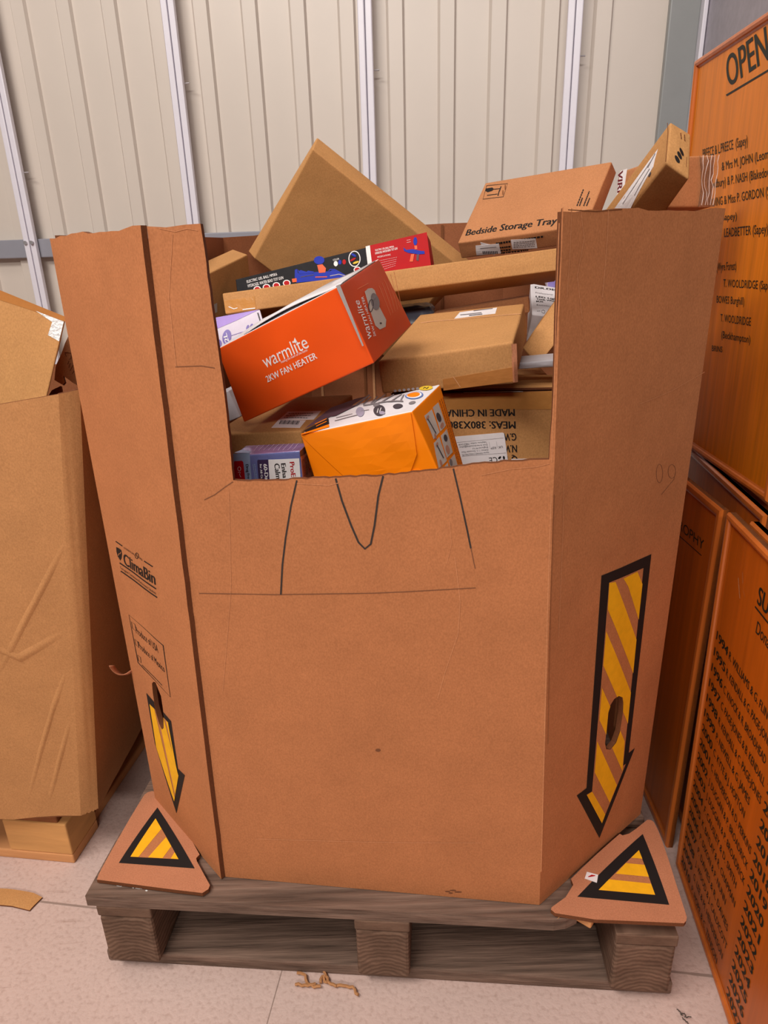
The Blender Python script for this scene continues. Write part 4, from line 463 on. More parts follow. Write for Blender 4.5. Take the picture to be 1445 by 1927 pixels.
('r',[[0.7761,0.5503],[0.7799,0.5497]],[[0.7759,0.5608],[0.7797,0.5603]],'pinkish',2),
('r',[[0.7809,0.5496],[0.7868,0.5488]],[[0.7807,0.5602],[0.7866,0.5594]],'pinkish',2),
('r',[[0.7882,0.5486],[0.793,0.5479]],[[0.788,0.5592],[0.7928,0.5585]],'pinkish',2),
('r',[[0.7942,0.5478],[0.7987,0.5472]],[[0.794,0.5583],[0.7985,0.5577]],'pinkish',2),
('r',[[0.7998,0.547],[0.8049,0.5463]],[[0.7996,0.5576],[0.8047,0.5569]],'pinkish',2),
('r',[[0.8061,0.5461],[0.8123,0.5453]],[[0.8059,0.5567],[0.8121,0.5559]],'pinkish',2),
('r',[[0.8138,0.5451],[0.8203,0.5442]],[[0.8136,0.5556],[0.8201,0.5548]],'pinkish',2),
('r',[[0.822,0.5439],[0.8294,0.5429]],[[0.8218,0.5545],[0.8292,0.5535]],'pinkish',2),
('r',[[0.8313,0.5426],[0.8379,0.5417]],[[0.8311,0.5532],[0.8377,0.5523]],'pinkish',2),
('r',[[0.8396,0.5415],[0.8423,0.5411]],[[0.8394,0.5521],[0.8421,0.5517]],'pinkish',2),
('r',[[0.7598,0.4967],[0.7661,0.4966]],[[0.7595,0.5072],[0.7658,0.5071]],'pinkish',2),
('r',[[0.7676,0.4966],[0.7713,0.4965]],[[0.7674,0.5071],[0.7711,0.5071]],'pinkish',2),
('r',[[0.7723,0.4965],[0.7793,0.4964]],[[0.772,0.5071],[0.779,0.507]],'pinkish',2),
('r',[[0.7811,0.4964],[0.7873,0.4963]],[[0.7808,0.507],[0.7871,0.5069]],'pinkish',2),
('r',[[0.7889,0.4963],[0.7951,0.4962]],[[0.7887,0.5069],[0.7948,0.5068]],'pinkish',2),
('r',[[0.7967,0.4962],[0.8023,0.4962]],[[0.7964,0.5068],[0.802,0.5067]],'pinkish',2),
('r',[[0.8037,0.4961],[0.8085,0.4961]],[[0.8034,0.5067],[0.8082,0.5067]],'pinkish',2),
('r',[[0.8097,0.4961],[0.8171,0.496]],[[0.8094,0.5067],[0.8169,0.5066]],'pinkish',2),
('r',[[0.819,0.496],[0.8244,0.4959]],[[0.8187,0.5066],[0.8241,0.5065]],'pinkish',2),
('r',[[0.8257,0.4959],[0.8309,0.4958]],[[0.8255,0.5065],[0.8307,0.5064]],'pinkish',2),
('r',[[0.8322,0.4958],[0.839,0.4957]],[[0.832,0.5064],[0.8387,0.5063]],'pinkish',2),
('r',[[0.7627,0.4404],[0.7692,0.4412]],[[0.7624,0.4509],[0.7689,0.4518]],'pinkish',2),
('r',[[0.7708,0.4415],[0.7782,0.4425]],[[0.7705,0.452],[0.7779,0.453]],'pinkish',2),
('r',[[0.7801,0.4427],[0.785,0.4434]],[[0.7797,0.4533],[0.7847,0.454]],'pinkish',2),
('r',[[0.7862,0.4436],[0.7925,0.4444]],[[0.7859,0.4541],[0.7921,0.455]],'pinkish',2),
('r',[[0.794,0.4446],[0.8025,0.4458]],[[0.7937,0.4552],[0.8021,0.4564]],'pinkish',2),
('r',[[0.8046,0.4461],[0.813,0.4472]],[[0.8043,0.4567],[0.8127,0.4578]],'pinkish',2),
('r',[[0.8151,0.4475],[0.8191,0.4481]],[[0.8148,0.4581],[0.8188,0.4587]],'pinkish',2),
('r',[[0.8201,0.4482],[0.8245,0.4488]],[[0.8198,0.4588],[0.8242,0.4594]],'pinkish',2),
('r',[[0.8256,0.449],[0.8291,0.4495]],[[0.8253,0.4596],[0.8288,0.4601]],'pinkish',2),
('r',[[0.83,0.4496],[0.8356,0.4503]],[[0.8297,0.4602],[0.8353,0.461]],'pinkish',2),
('r',[[0.7657,0.384],[0.7739,0.3865]],[[0.7653,0.3945],[0.7735,0.3971]],'pinkish',2),
('r',[[0.7759,0.3872],[0.7818,0.389]],[[0.7755,0.3977],[0.7814,0.3996]],'pinkish',2),
('r',[[0.7832,0.3895],[0.7914,0.392]],[[0.7828,0.4],[0.791,0.4026]],'pinkish',2),
('r',[[0.7934,0.3927],[0.8002,0.3948]],[[0.793,0.4032],[0.7998,0.4054]],'pinkish',2),
('r',[[0.8019,0.3953],[0.8085,0.3975]],[[0.8015,0.4059],[0.8081,0.408]],'pinkish',2),
('r',[[0.8102,0.398],[0.8143,0.3993]],[[0.8098,0.4086],[0.8139,0.4099]],'pinkish',2),
('r',[[0.8153,0.3996],[0.8234,0.4022]],[[0.8149,0.4102],[0.823,0.4128]],'pinkish',2),
('r',[[0.8255,0.4028],[0.8284,0.4038]],[[0.8251,0.4134],[0.828,0.4144]],'pinkish',2),
('r',[[0.8292,0.404],[0.8322,0.405]],[[0.8288,0.4146],[0.8318,0.4156]],'pinkish',2),
('p',[[0.8823,0.7845],[0.8949,0.709],[0.9251,0.6899],[0.9661,0.5961],[0.9801,0.5785],[0.9797,0.5073],[0.95,0.534],[0.9016,0.6297],[0.883,0.6987]],'toyblue',2),
('p',[[0.9517,0.8495],[0.9505,0.8202],[0.9485,0.7948],[0.9459,0.7759],[0.943,0.7653],[0.9401,0.764],[0.9374,0.7722],[0.9352,0.789],[0.9337,0.8129],[0.9331,0.8414],[0.9335,0.8717],[0.9347,0.901],[0.9367,0.9263],[0.9393,0.9452],[0.9422,0.9558],[0.9451,0.9571],[0.9478,0.949],[0.95,0.9322],[0.9515,0.9084],[0.9521,0.8799]],'toyblue',2),
('p',[[0.9148,0.5778],[0.9306,0.569],[0.9188,0.3946],[0.9032,0.4141]],'toyorange',2),
('p',[[0.9416,0.5446],[0.9535,0.5296],[0.946,0.3781],[0.9359,0.4088]],'plum',2),
('p',[[0.9358,0.7657],[0.9484,0.7502],[0.9476,0.6621],[0.9354,0.67]],'toyorange',2),
('r',[[0.9024,0.9235],[0.9205,0.9195]],[[0.9022,0.9377],[0.9203,0.9337]],'pinkish',2),
('r',[[0.901,0.872],[0.9212,0.8654]],[[0.9008,0.8861],[0.9211,0.8795]],'pinkish',2)],
'tray.T':[('t','Bedside Storage Tray',[0.0436,0.1005],[0.7688,0.0903],[0.0389,0.2003],'ink',0.01),
('r',[[0.0295,0.9351],[0.2117,0.9074],[0.2264,0.6842],[0.051,0.7007],[0.0295,0.9351]],[[0.0245,0.9452],[0.2127,0.9152],[0.2312,0.6746],[0.05,0.693],[0.0245,0.9452]],'ink',0),
('p',[[0.034,0.8883],[0.0891,0.8867],[0.1081,0.8542],[0.102,0.8235],[0.0649,0.8126],[0.0376,0.8443]],'ink',0),
('r',[[0.1028,0.8429],[0.1701,0.8339]],[[0.0988,0.8572],[0.1662,0.8482]],'ink',0),
('r',[[0.1591,0.8856],[0.1658,0.7987]],[[0.1687,0.8777],[0.1753,0.7908]],'ink',0),
('r',[[0.0755,0.7474],[0.167,0.741]],[[0.0714,0.7616],[0.1629,0.7551]],'ink',0),
('r',[[0.1811,0.7085],[0.1713,0.8087]],[[0.1716,0.7157],[0.1618,0.8159]],'ink',0),
('p',[[0.2123,0.846],[0.2159,0.8288],[0.2186,0.8134],[0.2202,0.8014],[0.2206,0.7939],[0.2196,0.7917],[0.2174,0.795],[0.2141,0.8034],[0.2102,0.8162],[0.206,0.832],[0.2018,0.8495],[0.1982,0.8668],[0.1954,0.8823],[0.1938,0.8944],[0.1935,0.9019],[0.1945,0.9042],[0.1967,0.9009],[0.1999,0.8923],[0.2039,0.8795],[0.2081,0.8635]],'kraft_dark',0),
('p',[[0.2134,0.755],[0.2165,0.7401],[0.2188,0.7268],[0.2201,0.7164],[0.2202,0.71],[0.2191,0.7081],[0.217,0.711],[0.214,0.7184],[0.2104,0.7295],[0.2066,0.7432],[0.203,0.7584],[0.1998,0.7734],[0.1975,0.7867],[0.1962,0.7972],[0.1961,0.8037],[0.1972,0.8055],[0.1993,0.8026],[0.2024,0.7952],[0.2059,0.784],[0.2097,0.7701]],'kraft_dark',0),
('r',[[0.8798,0.3242],[0.8796,0.3537]],[[0.8702,0.3339],[0.87,0.3634]],'ink',0),
('r',[[0.8796,0.3611],[0.8793,0.3951]],[[0.87,0.3708],[0.8697,0.4049]],'ink',0),
('r',[[0.8793,0.4036],[0.8791,0.4348]],[[0.8697,0.4135],[0.8694,0.4447]],'ink',0),
('r',[[0.879,0.4426],[0.8788,0.4723]],[[0.8694,0.4525],[0.8692,0.4822]],'ink',0),
('r',[[0.8788,0.4797],[0.8786,0.5063]],[[0.8691,0.4897],[0.8689,0.5163]],'ink',0),
('r',[[0.8785,0.5129],[0.8783,0.5456]],[[0.8689,0.5229],[0.8687,0.5557]],'ink',0),
('r',[[0.8783,0.5538],[0.8781,0.5809]],[[0.8686,0.5639],[0.8684,0.591]],'ink',0),
('r',[[0.8989,0.3183],[0.8987,0.3309]],[[0.8894,0.3277],[0.8892,0.3402]],'ink',0),
('r',[[0.8986,0.334],[0.8984,0.3505]],[[0.8891,0.3434],[0.8888,0.3599]],'ink',0),
('r',[[0.8983,0.3546],[0.8982,0.3618]],[[0.8888,0.364],[0.8886,0.3712]],'ink',0),
('r',[[0.8982,0.3636],[0.898,0.3747]],[[0.8886,0.373],[0.8884,0.3841]],'ink',0),
('r',[[0.8979,0.3774],[0.8978,0.3865]],[[0.8884,0.3869],[0.8882,0.396]],'ink',0),
('r',[[0.8977,0.3888],[0.8976,0.3972]],[[0.8882,0.3983],[0.888,0.4067]],'ink',0),
('r',[[0.8976,0.3993],[0.8974,0.409]],[[0.888,0.4088],[0.8878,0.4185]],'ink',0),
('r',[[0.8974,0.4114],[0.8972,0.4231]],[[0.8878,0.4209],[0.8876,0.4326]],'ink',0),
('r',[[0.8971,0.426],[0.8969,0.4384]],[[0.8876,0.4356],[0.8873,0.448]],'ink',0),
('r',[[0.8969,0.4415],[0.8968,0.4443]],[[0.8873,0.4511],[0.8872,0.4539]],'ink',0),
('r',[[0.931,0.3081],[0.9308,0.3314]],[[0.9216,0.3175],[0.9213,0.3409]],'ink',0),
('r',[[0.9307,0.3372],[0.9305,0.3509]],[[0.9212,0.3467],[0.9211,0.3604]],'ink',0),
('r',[[0.9305,0.3543],[0.9302,0.3805]],[[0.921,0.3639],[0.9207,0.39]],'ink',0),
('r',[[0.9301,0.387],[0.9299,0.4105]],[[0.9207,0.3966],[0.9204,0.4201]],'ink',0),
('r',[[0.9298,0.4164],[0.9295,0.4396]],[[0.9203,0.426],[0.92,0.4493]],'ink',0),
('r',[[0.9295,0.4454],[0.9292,0.4665]],[[0.92,0.4551],[0.9197,0.4763]],'ink',0),
('r',[[0.9292,0.4718],[0.929,0.49]],[[0.9197,0.4816],[0.9195,0.4998]],'ink',0),
('r',[[0.9289,0.4946],[0.9286,0.5227]],[[0.9194,0.5043],[0.9191,0.5325]],'ink',0),
('r',[[0.9285,0.5298],[0.9284,0.5392]],[[0.919,0.5396],[0.9189,0.549]],'ink',0),
('r',[[0.9528,0.301],[0.9527,0.3151]],[[0.9434,0.3107],[0.9433,0.3248]],'ink',0),
('r',[[0.9527,0.3187],[0.9527,0.3348]],[[0.9433,0.3283],[0.9433,0.3445]],'ink',0),
('r',[[0.9526,0.3389],[0.9526,0.3497]],[[0.9432,0.3486],[0.9432,0.3594]],'ink',0),
('r',[[0.9526,0.3524],[0.9526,0.3661]],[[0.9432,0.3621],[0.9431,0.3759]],'ink',0),
('r',[[0.9525,0.3695],[0.9525,0.3881]],[[0.9431,0.3793],[0.9431,0.3979]],'ink',0),
('r',[[0.9525,0.3928],[0.9524,0.4115]],[[0.9431,0.4026],[0.943,0.4213]],'ink',0),
('r',[[0.9524,0.4162],[0.9524,0.425]],[[0.943,0.426],[0.9429,0.4348]],'ink',0)],
'tray.F':[('p',[[0.1903,0.8564],[0.285,0.6103],[0.28,-0.0275],[0.1966,0.3189]],'paper',0),
('p',[[0.145,0.7016],[0.3377,0.6511],[0.3333,0.04],[0.1341,0.1154]],'paper',1),
('r',[[0.1934,0.3422],[0.1905,0.1532]],[[0.2013,0.3419],[0.1984,0.153]],'darkgrey',2),
('r',[[0.2073,0.3286],[0.2044,0.1397]],[[0.2152,0.3283],[0.2122,0.1394]],'darkgrey',2),
('r',[[0.2211,0.315],[0.2182,0.1261]],[[0.229,0.3147],[0.226,0.1259]],'darkgrey',2),
('r',[[0.2349,0.3014],[0.232,0.1126]],[[0.2427,0.3011],[0.2398,0.1124]],'darkgrey',2),
('r',[[0.2486,0.2879],[0.2457,0.0991]],[[0.2564,0.2876],[0.2535,0.0989]],'darkgrey',2),
('r',[[0.2623,0.2743],[0.2594,0.0856]],[[0.2701,0.274],[0.2672,0.0854]],'darkgrey',2),
('r',[[0.276,0.2608],[0.2731,0.0721]],[[0.2838,0.2605],[0.2808,0.0719]],'darkgrey',2),
('r',[[0.2896,0.2473],[0.2867,0.0586]],[[0.2973,0.247],[0.2944,0.0584]],'darkgrey',2),
('r',[[0.3032,0.2338],[0.3003,0.0451]],[[0.3109,0.2335],[0.3079,0.0449]],'darkgrey',2),
('r',[[0.1787,0.4973],[0.3119,0.4718]],[[0.1794,0.532],[0.3126,0.5063]],'midgrey',2),
('p',[[0.4371,0.7823],[0.6262,0.6663],[0.6189,0.0815],[0.4303,0.2048]],'paper',1),
('r',[[0.454,0.603],[0.4703,0.5932]],[[0.4552,0.6481],[0.4715,0.6383]],'midgrey',2),
('r',[[0.4744,0.5907],[0.493,0.5795]],[[0.4755,0.6358],[0.4942,0.6246]],'midgrey',2),
('r',[[0.4977,0.5767],[0.5146,0.5665]],[[0.4988,0.6218],[0.5158,0.6115]],'midgrey',2),
('r',[[0.5188,0.5639],[0.5348,0.5542]],[[0.52,0.609],[0.536,0.5992]],'midgrey',2),
('r',[[0.5388,0.5518],[0.553,0.5432]],[[0.54,0.5968],[0.5541,0.5882]],'midgrey',2),
('r',[[0.5565,0.5411],[0.5738,0.5305]],[[0.5577,0.586],[0.575,0.5755]],'midgrey',2),
('r',[[0.5782,0.5279],[0.5924,0.5192]],[[0.5793,0.5728],[0.5936,0.5641]],'midgrey',2),
('r',[[0.596,0.517],[0.6153,0.5052]],[[0.5971,0.562],[0.6164,0.5501]],'midgrey',2),
('r',[[0.4507,0.5016],[0.465,0.493]],[[0.4518,0.5469],[0.4662,0.5384]],'midgrey',2),
('r',[[0.4686,0.4908],[0.4874,0.4796]],[[0.4698,0.5362],[0.4885,0.525]],'midgrey',2),
('r',[[0.492,0.4768],[0.5002,0.472]],[[0.4932,0.5222],[0.5013,0.5173]],'midgrey',2),
('r',[[0.5022,0.4707],[0.5147,0.4632]],[[0.5034,0.516],[0.5159,0.5085]],'midgrey',2),
('r',[[0.5178,0.4613],[0.5281,0.4552]],[[0.519,0.5066],[0.5292,0.5005]],'midgrey',2),
('r',[[0.5306,0.4537],[0.54,0.448]],[[0.5318,0.4989],[0.5412,0.4932]],'midgrey',2),
('r',[[0.5424,0.4466],[0.5531,0.4401]],[[0.5435,0.4918],[0.5542,0.4853]],'midgrey',2),
('r',[[0.5558,0.4385],[0.5688,0.4307]],[[0.5569,0.4837],[0.5699,0.4758]],'midgrey',2),
('r',[[0.572,0.4287],[0.5857,0.4204]],[[0.5732,0.4739],[0.5868,0.4656]],'midgrey',2),
('r',[[0.5891,0.4183],[0.6048,0.4088]],[[0.5903,0.4635],[0.6059,0.454]],'midgrey',2),
('r',[[0.6087,0.4065],[0.612,0.4044]],[[0.6098,0.4516],[0.6132,0.4496]],'midgrey',2),
('r',[[0.4473,0.3996],[0.462,0.391]],[[0.4485,0.4453],[0.4631,0.4365]],'midgrey',2),
('r',[[0.4656,0.3888],[0.4742,0.3837]],[[0.4668,0.4344],[0.4753,0.4293]],'midgrey',2),
('r',[[0.4763,0.3824],[0.4925,0.3728]],[[0.4775,0.428],[0.4937,0.4183]],'midgrey',2),
('r',[[0.4966,0.3704],[0.5111,0.3618]],[[0.4977,0.4159],[0.5122,0.4073]],'midgrey',2),
('r',[[0.5147,0.3596],[0.5289,0.3511]],[[0.5158,0.4051],[0.53,0.3966]],'midgrey',2),
('r',[[0.5324,0.349],[0.5452,0.3413]],[[0.5336,0.3945],[0.5464,0.3868]],'midgrey',2),
('r',[[0.5484,0.3394],[0.5594,0.3328]],[[0.5496,0.3848],[0.5606,0.3782]],'midgrey',2),
('r',[[0.5622,0.3312],[0.5791,0.321]],[[0.5633,0.3766],[0.5802,0.3664]],'midgrey',2),
('r',[[0.5833,0.3185],[0.5955,0.3111]],[[0.5844,0.3639],[0.5967,0.3565]],'midgrey',2),
('r',[[0.5986,0.3093],[0.6087,0.3031]],[[0.5997,0.3546],[0.6099,0.3485]],'midgrey',2),
('r',[[0.444,0.2972],[0.4603,0.2876]],[[0.4452,0.343],[0.4615,0.3334]],'midgrey',2),
('r',[[0.4644,0.2852],[0.483,0.2742]],[[0.4656,0.331],[0.4842,0.32]],'midgrey',2),
('r',[[0.4876,0.2715],[0.5,0.2641]],[[0.4888,0.3172],[0.5012,0.3099]],'midgrey',2),
('r',[[0.5031,0.2623],[0.5186,0.2531]],[[0.5043,0.3081],[0.5198,0.2988]],'midgrey',2),
('r',[[0.5225,0.2508],[0.5435,0.2383]],[[0.5237,0.2965],[0.5447,0.284]],'midgrey',2),
('r',[[0.5488,0.2352],[0.5697,0.2227]],[[0.5499,0.2809],[0.5709,0.2683]],'midgrey',2),
('r',[[0.5749,0.2196],[0.5847,0.2137]],[[0.5761,0.2652],[0.5858,0.2593]],'midgrey',2),
('r',[[0.5871,0.2123],[0.598,0.2057]],[[0.5883,0.2579],[0.5992,0.2513]],'midgrey',2),
('r',[[0.6008,0.2041],[0.6054,0.2013]],[[0.6019,0.2497],[0.6066,0.2469]],'midgrey',2),
('r',[[0.3131,0.6239],[0.3305,0.6263]],[[0.3143,0.7265],[0.3317,0.7287]],'ink',0),
('r',[[0.3348,0.6269],[0.345,0.6282]],[[0.3361,0.7293],[0.3463,0.7306]],'ink',0),
('r',[[0.3475,0.6286],[0.3668,0.6312]],[[0.3488,0.7309],[0.3681,0.7334]],'ink',0),
('r',[[0.3716,0.6319],[0.3887,0.6342]],[[0.3729,0.734],[0.39,0.7363]],'ink',0),
('r',[[0.393,0.6348],[0.4098,0.6371]],[[0.3943,0.7368],[0.4112,0.739]],'ink',0),
('r',[[0.414,0.6377],[0.4293,0.6398]],[[0.4154,0.7395],[0.4306,0.7415]],'ink',0),
('r',[[0.4331,0.6403],[0.4461,0.6421]],[[0.4344,0.742],[0.4474,0.7437]],'ink',0),
('r',[[0.4493,0.6425],[0.4693,0.6453]],[[0.4506,0.7441],[0.4707,0.7467]],'ink',0),
('r',[[0.4743,0.646],[0.4888,0.648]],[[0.4756,0.7474],[0.4902,0.7493]],'ink',0),
('r',[[0.4924,0.6485],[0.5063,0.6504]],[[0.4938,0.7497],[0.5077,0.7516]],'ink',0),
('r',[[0.5098,0.6508],[0.5296,0.6536]],[[0.5111,0.752],[0.5309,0.7546]],'ink',0),
('r',[[0.5345,0.6543],[0.5527,0.6568]],[[0.5359,0.7552],[0.554,0.7576]],'ink',0),
('r',[[0.5572,0.6574],[0.5687,0.659]],[[0.5585,0.7582],[0.57,0.7597]],'ink',0),
('r',[[0.5716,0.6594],[0.5893,0.6619]],[[0.5729,0.7601],[0.5906,0.7624]],'ink',0),
('r',[[0.5937,0.6625],[0.6059,0.6642]],[[0.5951,0.763],[0.6073,0.7646]],'ink',0),
('r',[[0.609,0.6646],[0.6311,0.6677]],[[0.6103,0.765],[0.6324,0.7679]],'ink',0),
('r',[[0.6365,0.6684],[0.6596,0.6716]],[[0.6379,0.7686],[0.6609,0.7717]],'ink',0),
('r',[[0.6653,0.6724],[0.6824,0.6748]],[[0.6667,0.7724],[0.6837,0.7747]],'ink',0),
('r',[[0.6867,0.6754],[0.6881,0.6756]],[[0.688,0.7753],[0.6895,0.7755]],'ink',0),
('r',[[0.3317,0.3518],[0.3465,0.3502]],[[0.3333,0.4441],[0.348,0.4425]],'ink',0),
('r',[[0.3501,0.3499],[0.3669,0.3481]],[[0.3517,0.442],[0.3684,0.4402]],'ink',0),
('r',[[0.371,0.3476],[0.3822,0.3465]],[[0.3726,0.4397],[0.3838,0.4385]],'ink',0),
('r',[[0.385,0.3462],[0.399,0.3447]],[[0.3866,0.4382],[0.4006,0.4366]],'ink',0),
('r',[[0.4025,0.3443],[0.4215,0.3423]],[[0.4041,0.4362],[0.423,0.4341]],'ink',0),
('r',[[0.3332,0.1601],[0.3524,0.1566]],[[0.3349,0.2531],[0.3541,0.2496]],'ink',0),
('r',[[0.3571,0.1557],[0.3709,0.1532]],[[0.3588,0.2487],[0.3726,0.2461]],'ink',0),
('r',[[0.3744,0.1526],[0.3934,0.1492]],[[0.3761,0.2455],[0.3951,0.2419]],'ink',0),
('r',[[0.3982,0.1483],[0.4139,0.1454]],[[0.3999,0.241],[0.4156,0.2381]],'ink',0),
('r',[[0.4179,0.1447],[0.4199,0.1443]],[[0.4196,0.2374],[0.4216,0.237]],'ink',0),
('r',[[0.328,-0.0025],[0.3405,-0.0042]],[[0.3297,0.0913],[0.3421,0.0896]],'ink',0),
('r',[[0.3436,-0.0046],[0.3664,-0.0076]],[[0.3453,0.0891],[0.368,0.086]],'ink',0),
('r',[[0.372,-0.0084],[0.3841,-0.01]],[[0.3737,0.0852],[0.3858,0.0835]],'ink',0),
('r',[[0.3872,-0.0104],[0.4105,-0.0135]],[[0.3888,0.0831],[0.4121,0.0799]],'ink',0),
('r',[[0.4163,-0.0143],[0.4327,-0.0165]],[[0.4179,0.079],[0.4343,0.0768]],'ink',0),
('r',[[0.4368,-0.0171],[0.455,-0.0195]],[[0.4384,0.0762],[0.4567,0.0736]],'ink',0),
('r',[[0.4596,-0.0201],[0.4802,-0.0229]],[[0.4613,0.073],[0.4818,0.0701]],'ink',0),
('r',[[0.4853,-0.0236],[0.5019,-0.0258]],[[0.487,0.0694],[0.5036,0.0671]],'ink',0),
('r',[[0.5061,-0.0264],[0.5192,-0.0282]],[[0.5077,0.0665],[0.5209,0.0646]],'ink',0),
('r',[[0.5225,-0.0286],[0.5339,-0.0302]],[[0.5242,0.0642],[0.5356,0.0625]],'ink',0),
('r',[[0.5368,-0.0306],[0.5458,-0.0318]],[[0.5384,0.0621],[0.5474,0.0609]],'ink',0)],
'narrow.T':[('p',[[0.4748,0.2601],[0.5027,0.2419],[0.5227,0.2223],[0.5328,0.203],[0.5322,0.186],[0.521,0.1728],[0.5003,0.1648],[0.4721,0.1628],[0.4392,0.1669],[0.4047,0.1768],[0.3718,0.1915],[0.3438,0.2097],[0.3234,0.2294],[0.3127,0.2489],[0.3127,0.2661],[0.3237,0.2793],[0.3445,0.2873],[0.3731,0.2893],[0.4066,0.285],[0.4417,0.2749]],'ink',0),
('p',[[0.554,0.3697],[0.5821,0.3514],[0.6022,0.3317],[0.6123,0.3123],[0.6115,0.2953],[0.5999,0.2822],[0.5788,0.2743],[0.5502,0.2723],[0.5167,0.2766],[0.4817,0.2866],[0.4485,0.3015],[0.4202,0.3197],[0.3997,0.3396],[0.389,0.3591],[0.3893,0.3763],[0.4005,0.3895],[0.4218,0.3974],[0.4509,0.3993],[0.4849,0.3949],[0.5205,0.3846]],'ink',0),
('p',[[0.6358,0.4791],[0.6642,0.4607],[0.6844,0.4408],[0.6944,0.4215],[0.6934,0.4044],[0.6815,0.3913],[0.6599,0.3835],[0.6308,0.3816],[0.5968,0.386],[0.5614,0.3962],[0.5277,0.4112],[0.4992,0.4296],[0.4785,0.4495],[0.4679,0.4691],[0.4684,0.4863],[0.48,0.4995],[0.5017,0.5074],[0.5313,0.5091],[0.5659,0.5045],[0.6019,0.4942]],'ink',0),
('r',[[0.4662,0.8539],[0.4771,0.8226]],[[0.5147,0.871],[0.5253,0.8397]],'kraft_dark',0),
('r',[[0.4798,0.8148],[0.4938,0.7738]],[[0.5279,0.8319],[0.5417,0.791]],'kraft_dark',0),
('r',[[0.4973,0.7636],[0.5033,0.7458]],[[0.5451,0.7808],[0.5511,0.763]],'kraft_dark',0),
('r',[[0.5048,0.7414],[0.512,0.7202]],[[0.5526,0.7586],[0.5596,0.7374]],'kraft_dark',0),
('r',[[0.6319,0.8589],[0.642,0.8278]],[[0.6809,0.8759],[0.6908,0.8448]],'kraft_dark',0),
('r',[[0.6445,0.8201],[0.6576,0.7793]],[[0.6932,0.8371],[0.706,0.7964]],'kraft_dark',0),
('r',[[0.6608,0.7692],[0.6664,0.7515]],[[0.7092,0.7862],[0.7147,0.7686]],'kraft_dark',0),
('r',[[0.6678,0.7471],[0.6745,0.726]],[[0.7161,0.7642],[0.7226,0.7431]],'kraft_dark',0),
('r',[[0.8056,0.4096],[0.827,0.1954]],[[0.8231,0.4155],[0.844,0.2013]],'kraft_dark',0),
('r',[[-0.1601,0.8997],[-0.0859,0.6973],[-0.0372,-0.0027]],[[-0.1307,0.9102],[-0.057,0.7063],[-0.011,0.0064]],'kraft_dark',0)],
'narrow.L':[('p',[[0.3255,0.8754],[0.6687,0.815],[1.0222,0.3731],[0.3875,0.2537],[0.3881,0.3397],[0.3257,0.7602]],'paper',0),
('r',[[0.3402,0.8441],[0.4753,0.7497]],[[0.3768,0.8521],[0.512,0.7571]],'midgrey',1),
('r',[[0.4054,0.8023],[0.5768,0.381]],[[0.4332,0.8077],[0.6057,0.3821]],'midgrey',1),
('r',[[0.5819,0.772],[0.7743,0.5258]],[[0.6094,0.7778],[0.8023,0.5293]],'midgrey',1),
('p',[[0.7978,0.7772],[0.8044,0.7712],[0.8069,0.7648],[0.805,0.7588],[0.7989,0.7538],[0.7892,0.7502],[0.7768,0.7485],[0.7629,0.7487],[0.749,0.7508],[0.7363,0.7547],[0.7262,0.7598],[0.7196,0.7656],[0.7171,0.7717],[0.7191,0.7775],[0.7253,0.7824],[0.735,0.7859],[0.7474,0.7878],[0.7612,0.7878],[0.7751,0.7859],[0.7877,0.7823]],'darkgrey',1)],
'viri.F':[('p',[[0.0407,1.0218],[0.2026,1.0233],[0.1724,0.2287],[0.01,0.274]],'paper',0),
('t','VIRI',[-0.0059,1.0277],[0.029,0.5977],[0.1098,1.0129],'maroon',0.008,1)],
'white.T':[('t','DR.DENT',[0.1207,0.8541],[0.9139,0.8848],[0.1219,0.914],'ink',0.01),
('t','Professional',[0.1204,0.682],[0.6034,0.7074],[0.1213,0.7255],'midgrey',0),
('t','LED Light',[0.1314,0.5564],[0.7841,0.5721],[0.1324,0.6036],'ink',0.01),
('t','Teeth Whitening',[0.1474,0.4829],[0.8955,0.5022],[0.1482,0.528],'ink',0.01),
('t','Kit',[0.1462,0.4106],[0.3415,0.4234],[0.147,0.4555],'ink',0.01),
('t','Sensitive',[0.1443,0.3075],[0.6689,0.3165],[0.1449,0.3424],'darkgrey',0),
('t','x2',[0.1595,0.119],[0.2635,0.1243],[0.16,0.1517],'darkgrey',0),
('r',[[0.3148,0.1575],[0.3554,0.1747],[0.3988,0.1514],[0.392,0.0977],[0.36,0.0895],[0.3159,0.1056],[0.3148,0.1575]],[[0.3054,0.1627],[0.3573,0.1864],[0.4089,0.1574],[0.4012,0.092],[0.3579,0.0778],[0.3062,0.0984],[0.3054,0.1627]],'darkgrey',0)],
'purple.F':[('p',[[0.1279,1.0409],[0.9883,1.0091],[0.5371,0.8496],[0.0803,0.726]],'violet',0),
('p',[[0.1455,0.9745],[0.2421,0.9538],[0.1793,0.9416],[0.1388,0.9305]],'white',1),
('p',[[0.4047,0.462],[0.3865,0.4089],[0.3633,0.3648],[0.3373,0.3341],[0.311,0.3195],[0.2869,0.3227],[0.2672,0.3432],[0.254,0.379],[0.2484,0.4267],[0.2512,0.4815],[0.2621,0.5382],[0.2801,0.5912],[0.3034,0.6354],[0.3299,0.6663],[0.3567,0.6811],[0.3813,0.6781],[0.4011,0.6576],[0.4142,0.6217],[0.4193,0.5739],[0.416,0.5189]],'violet2',1),
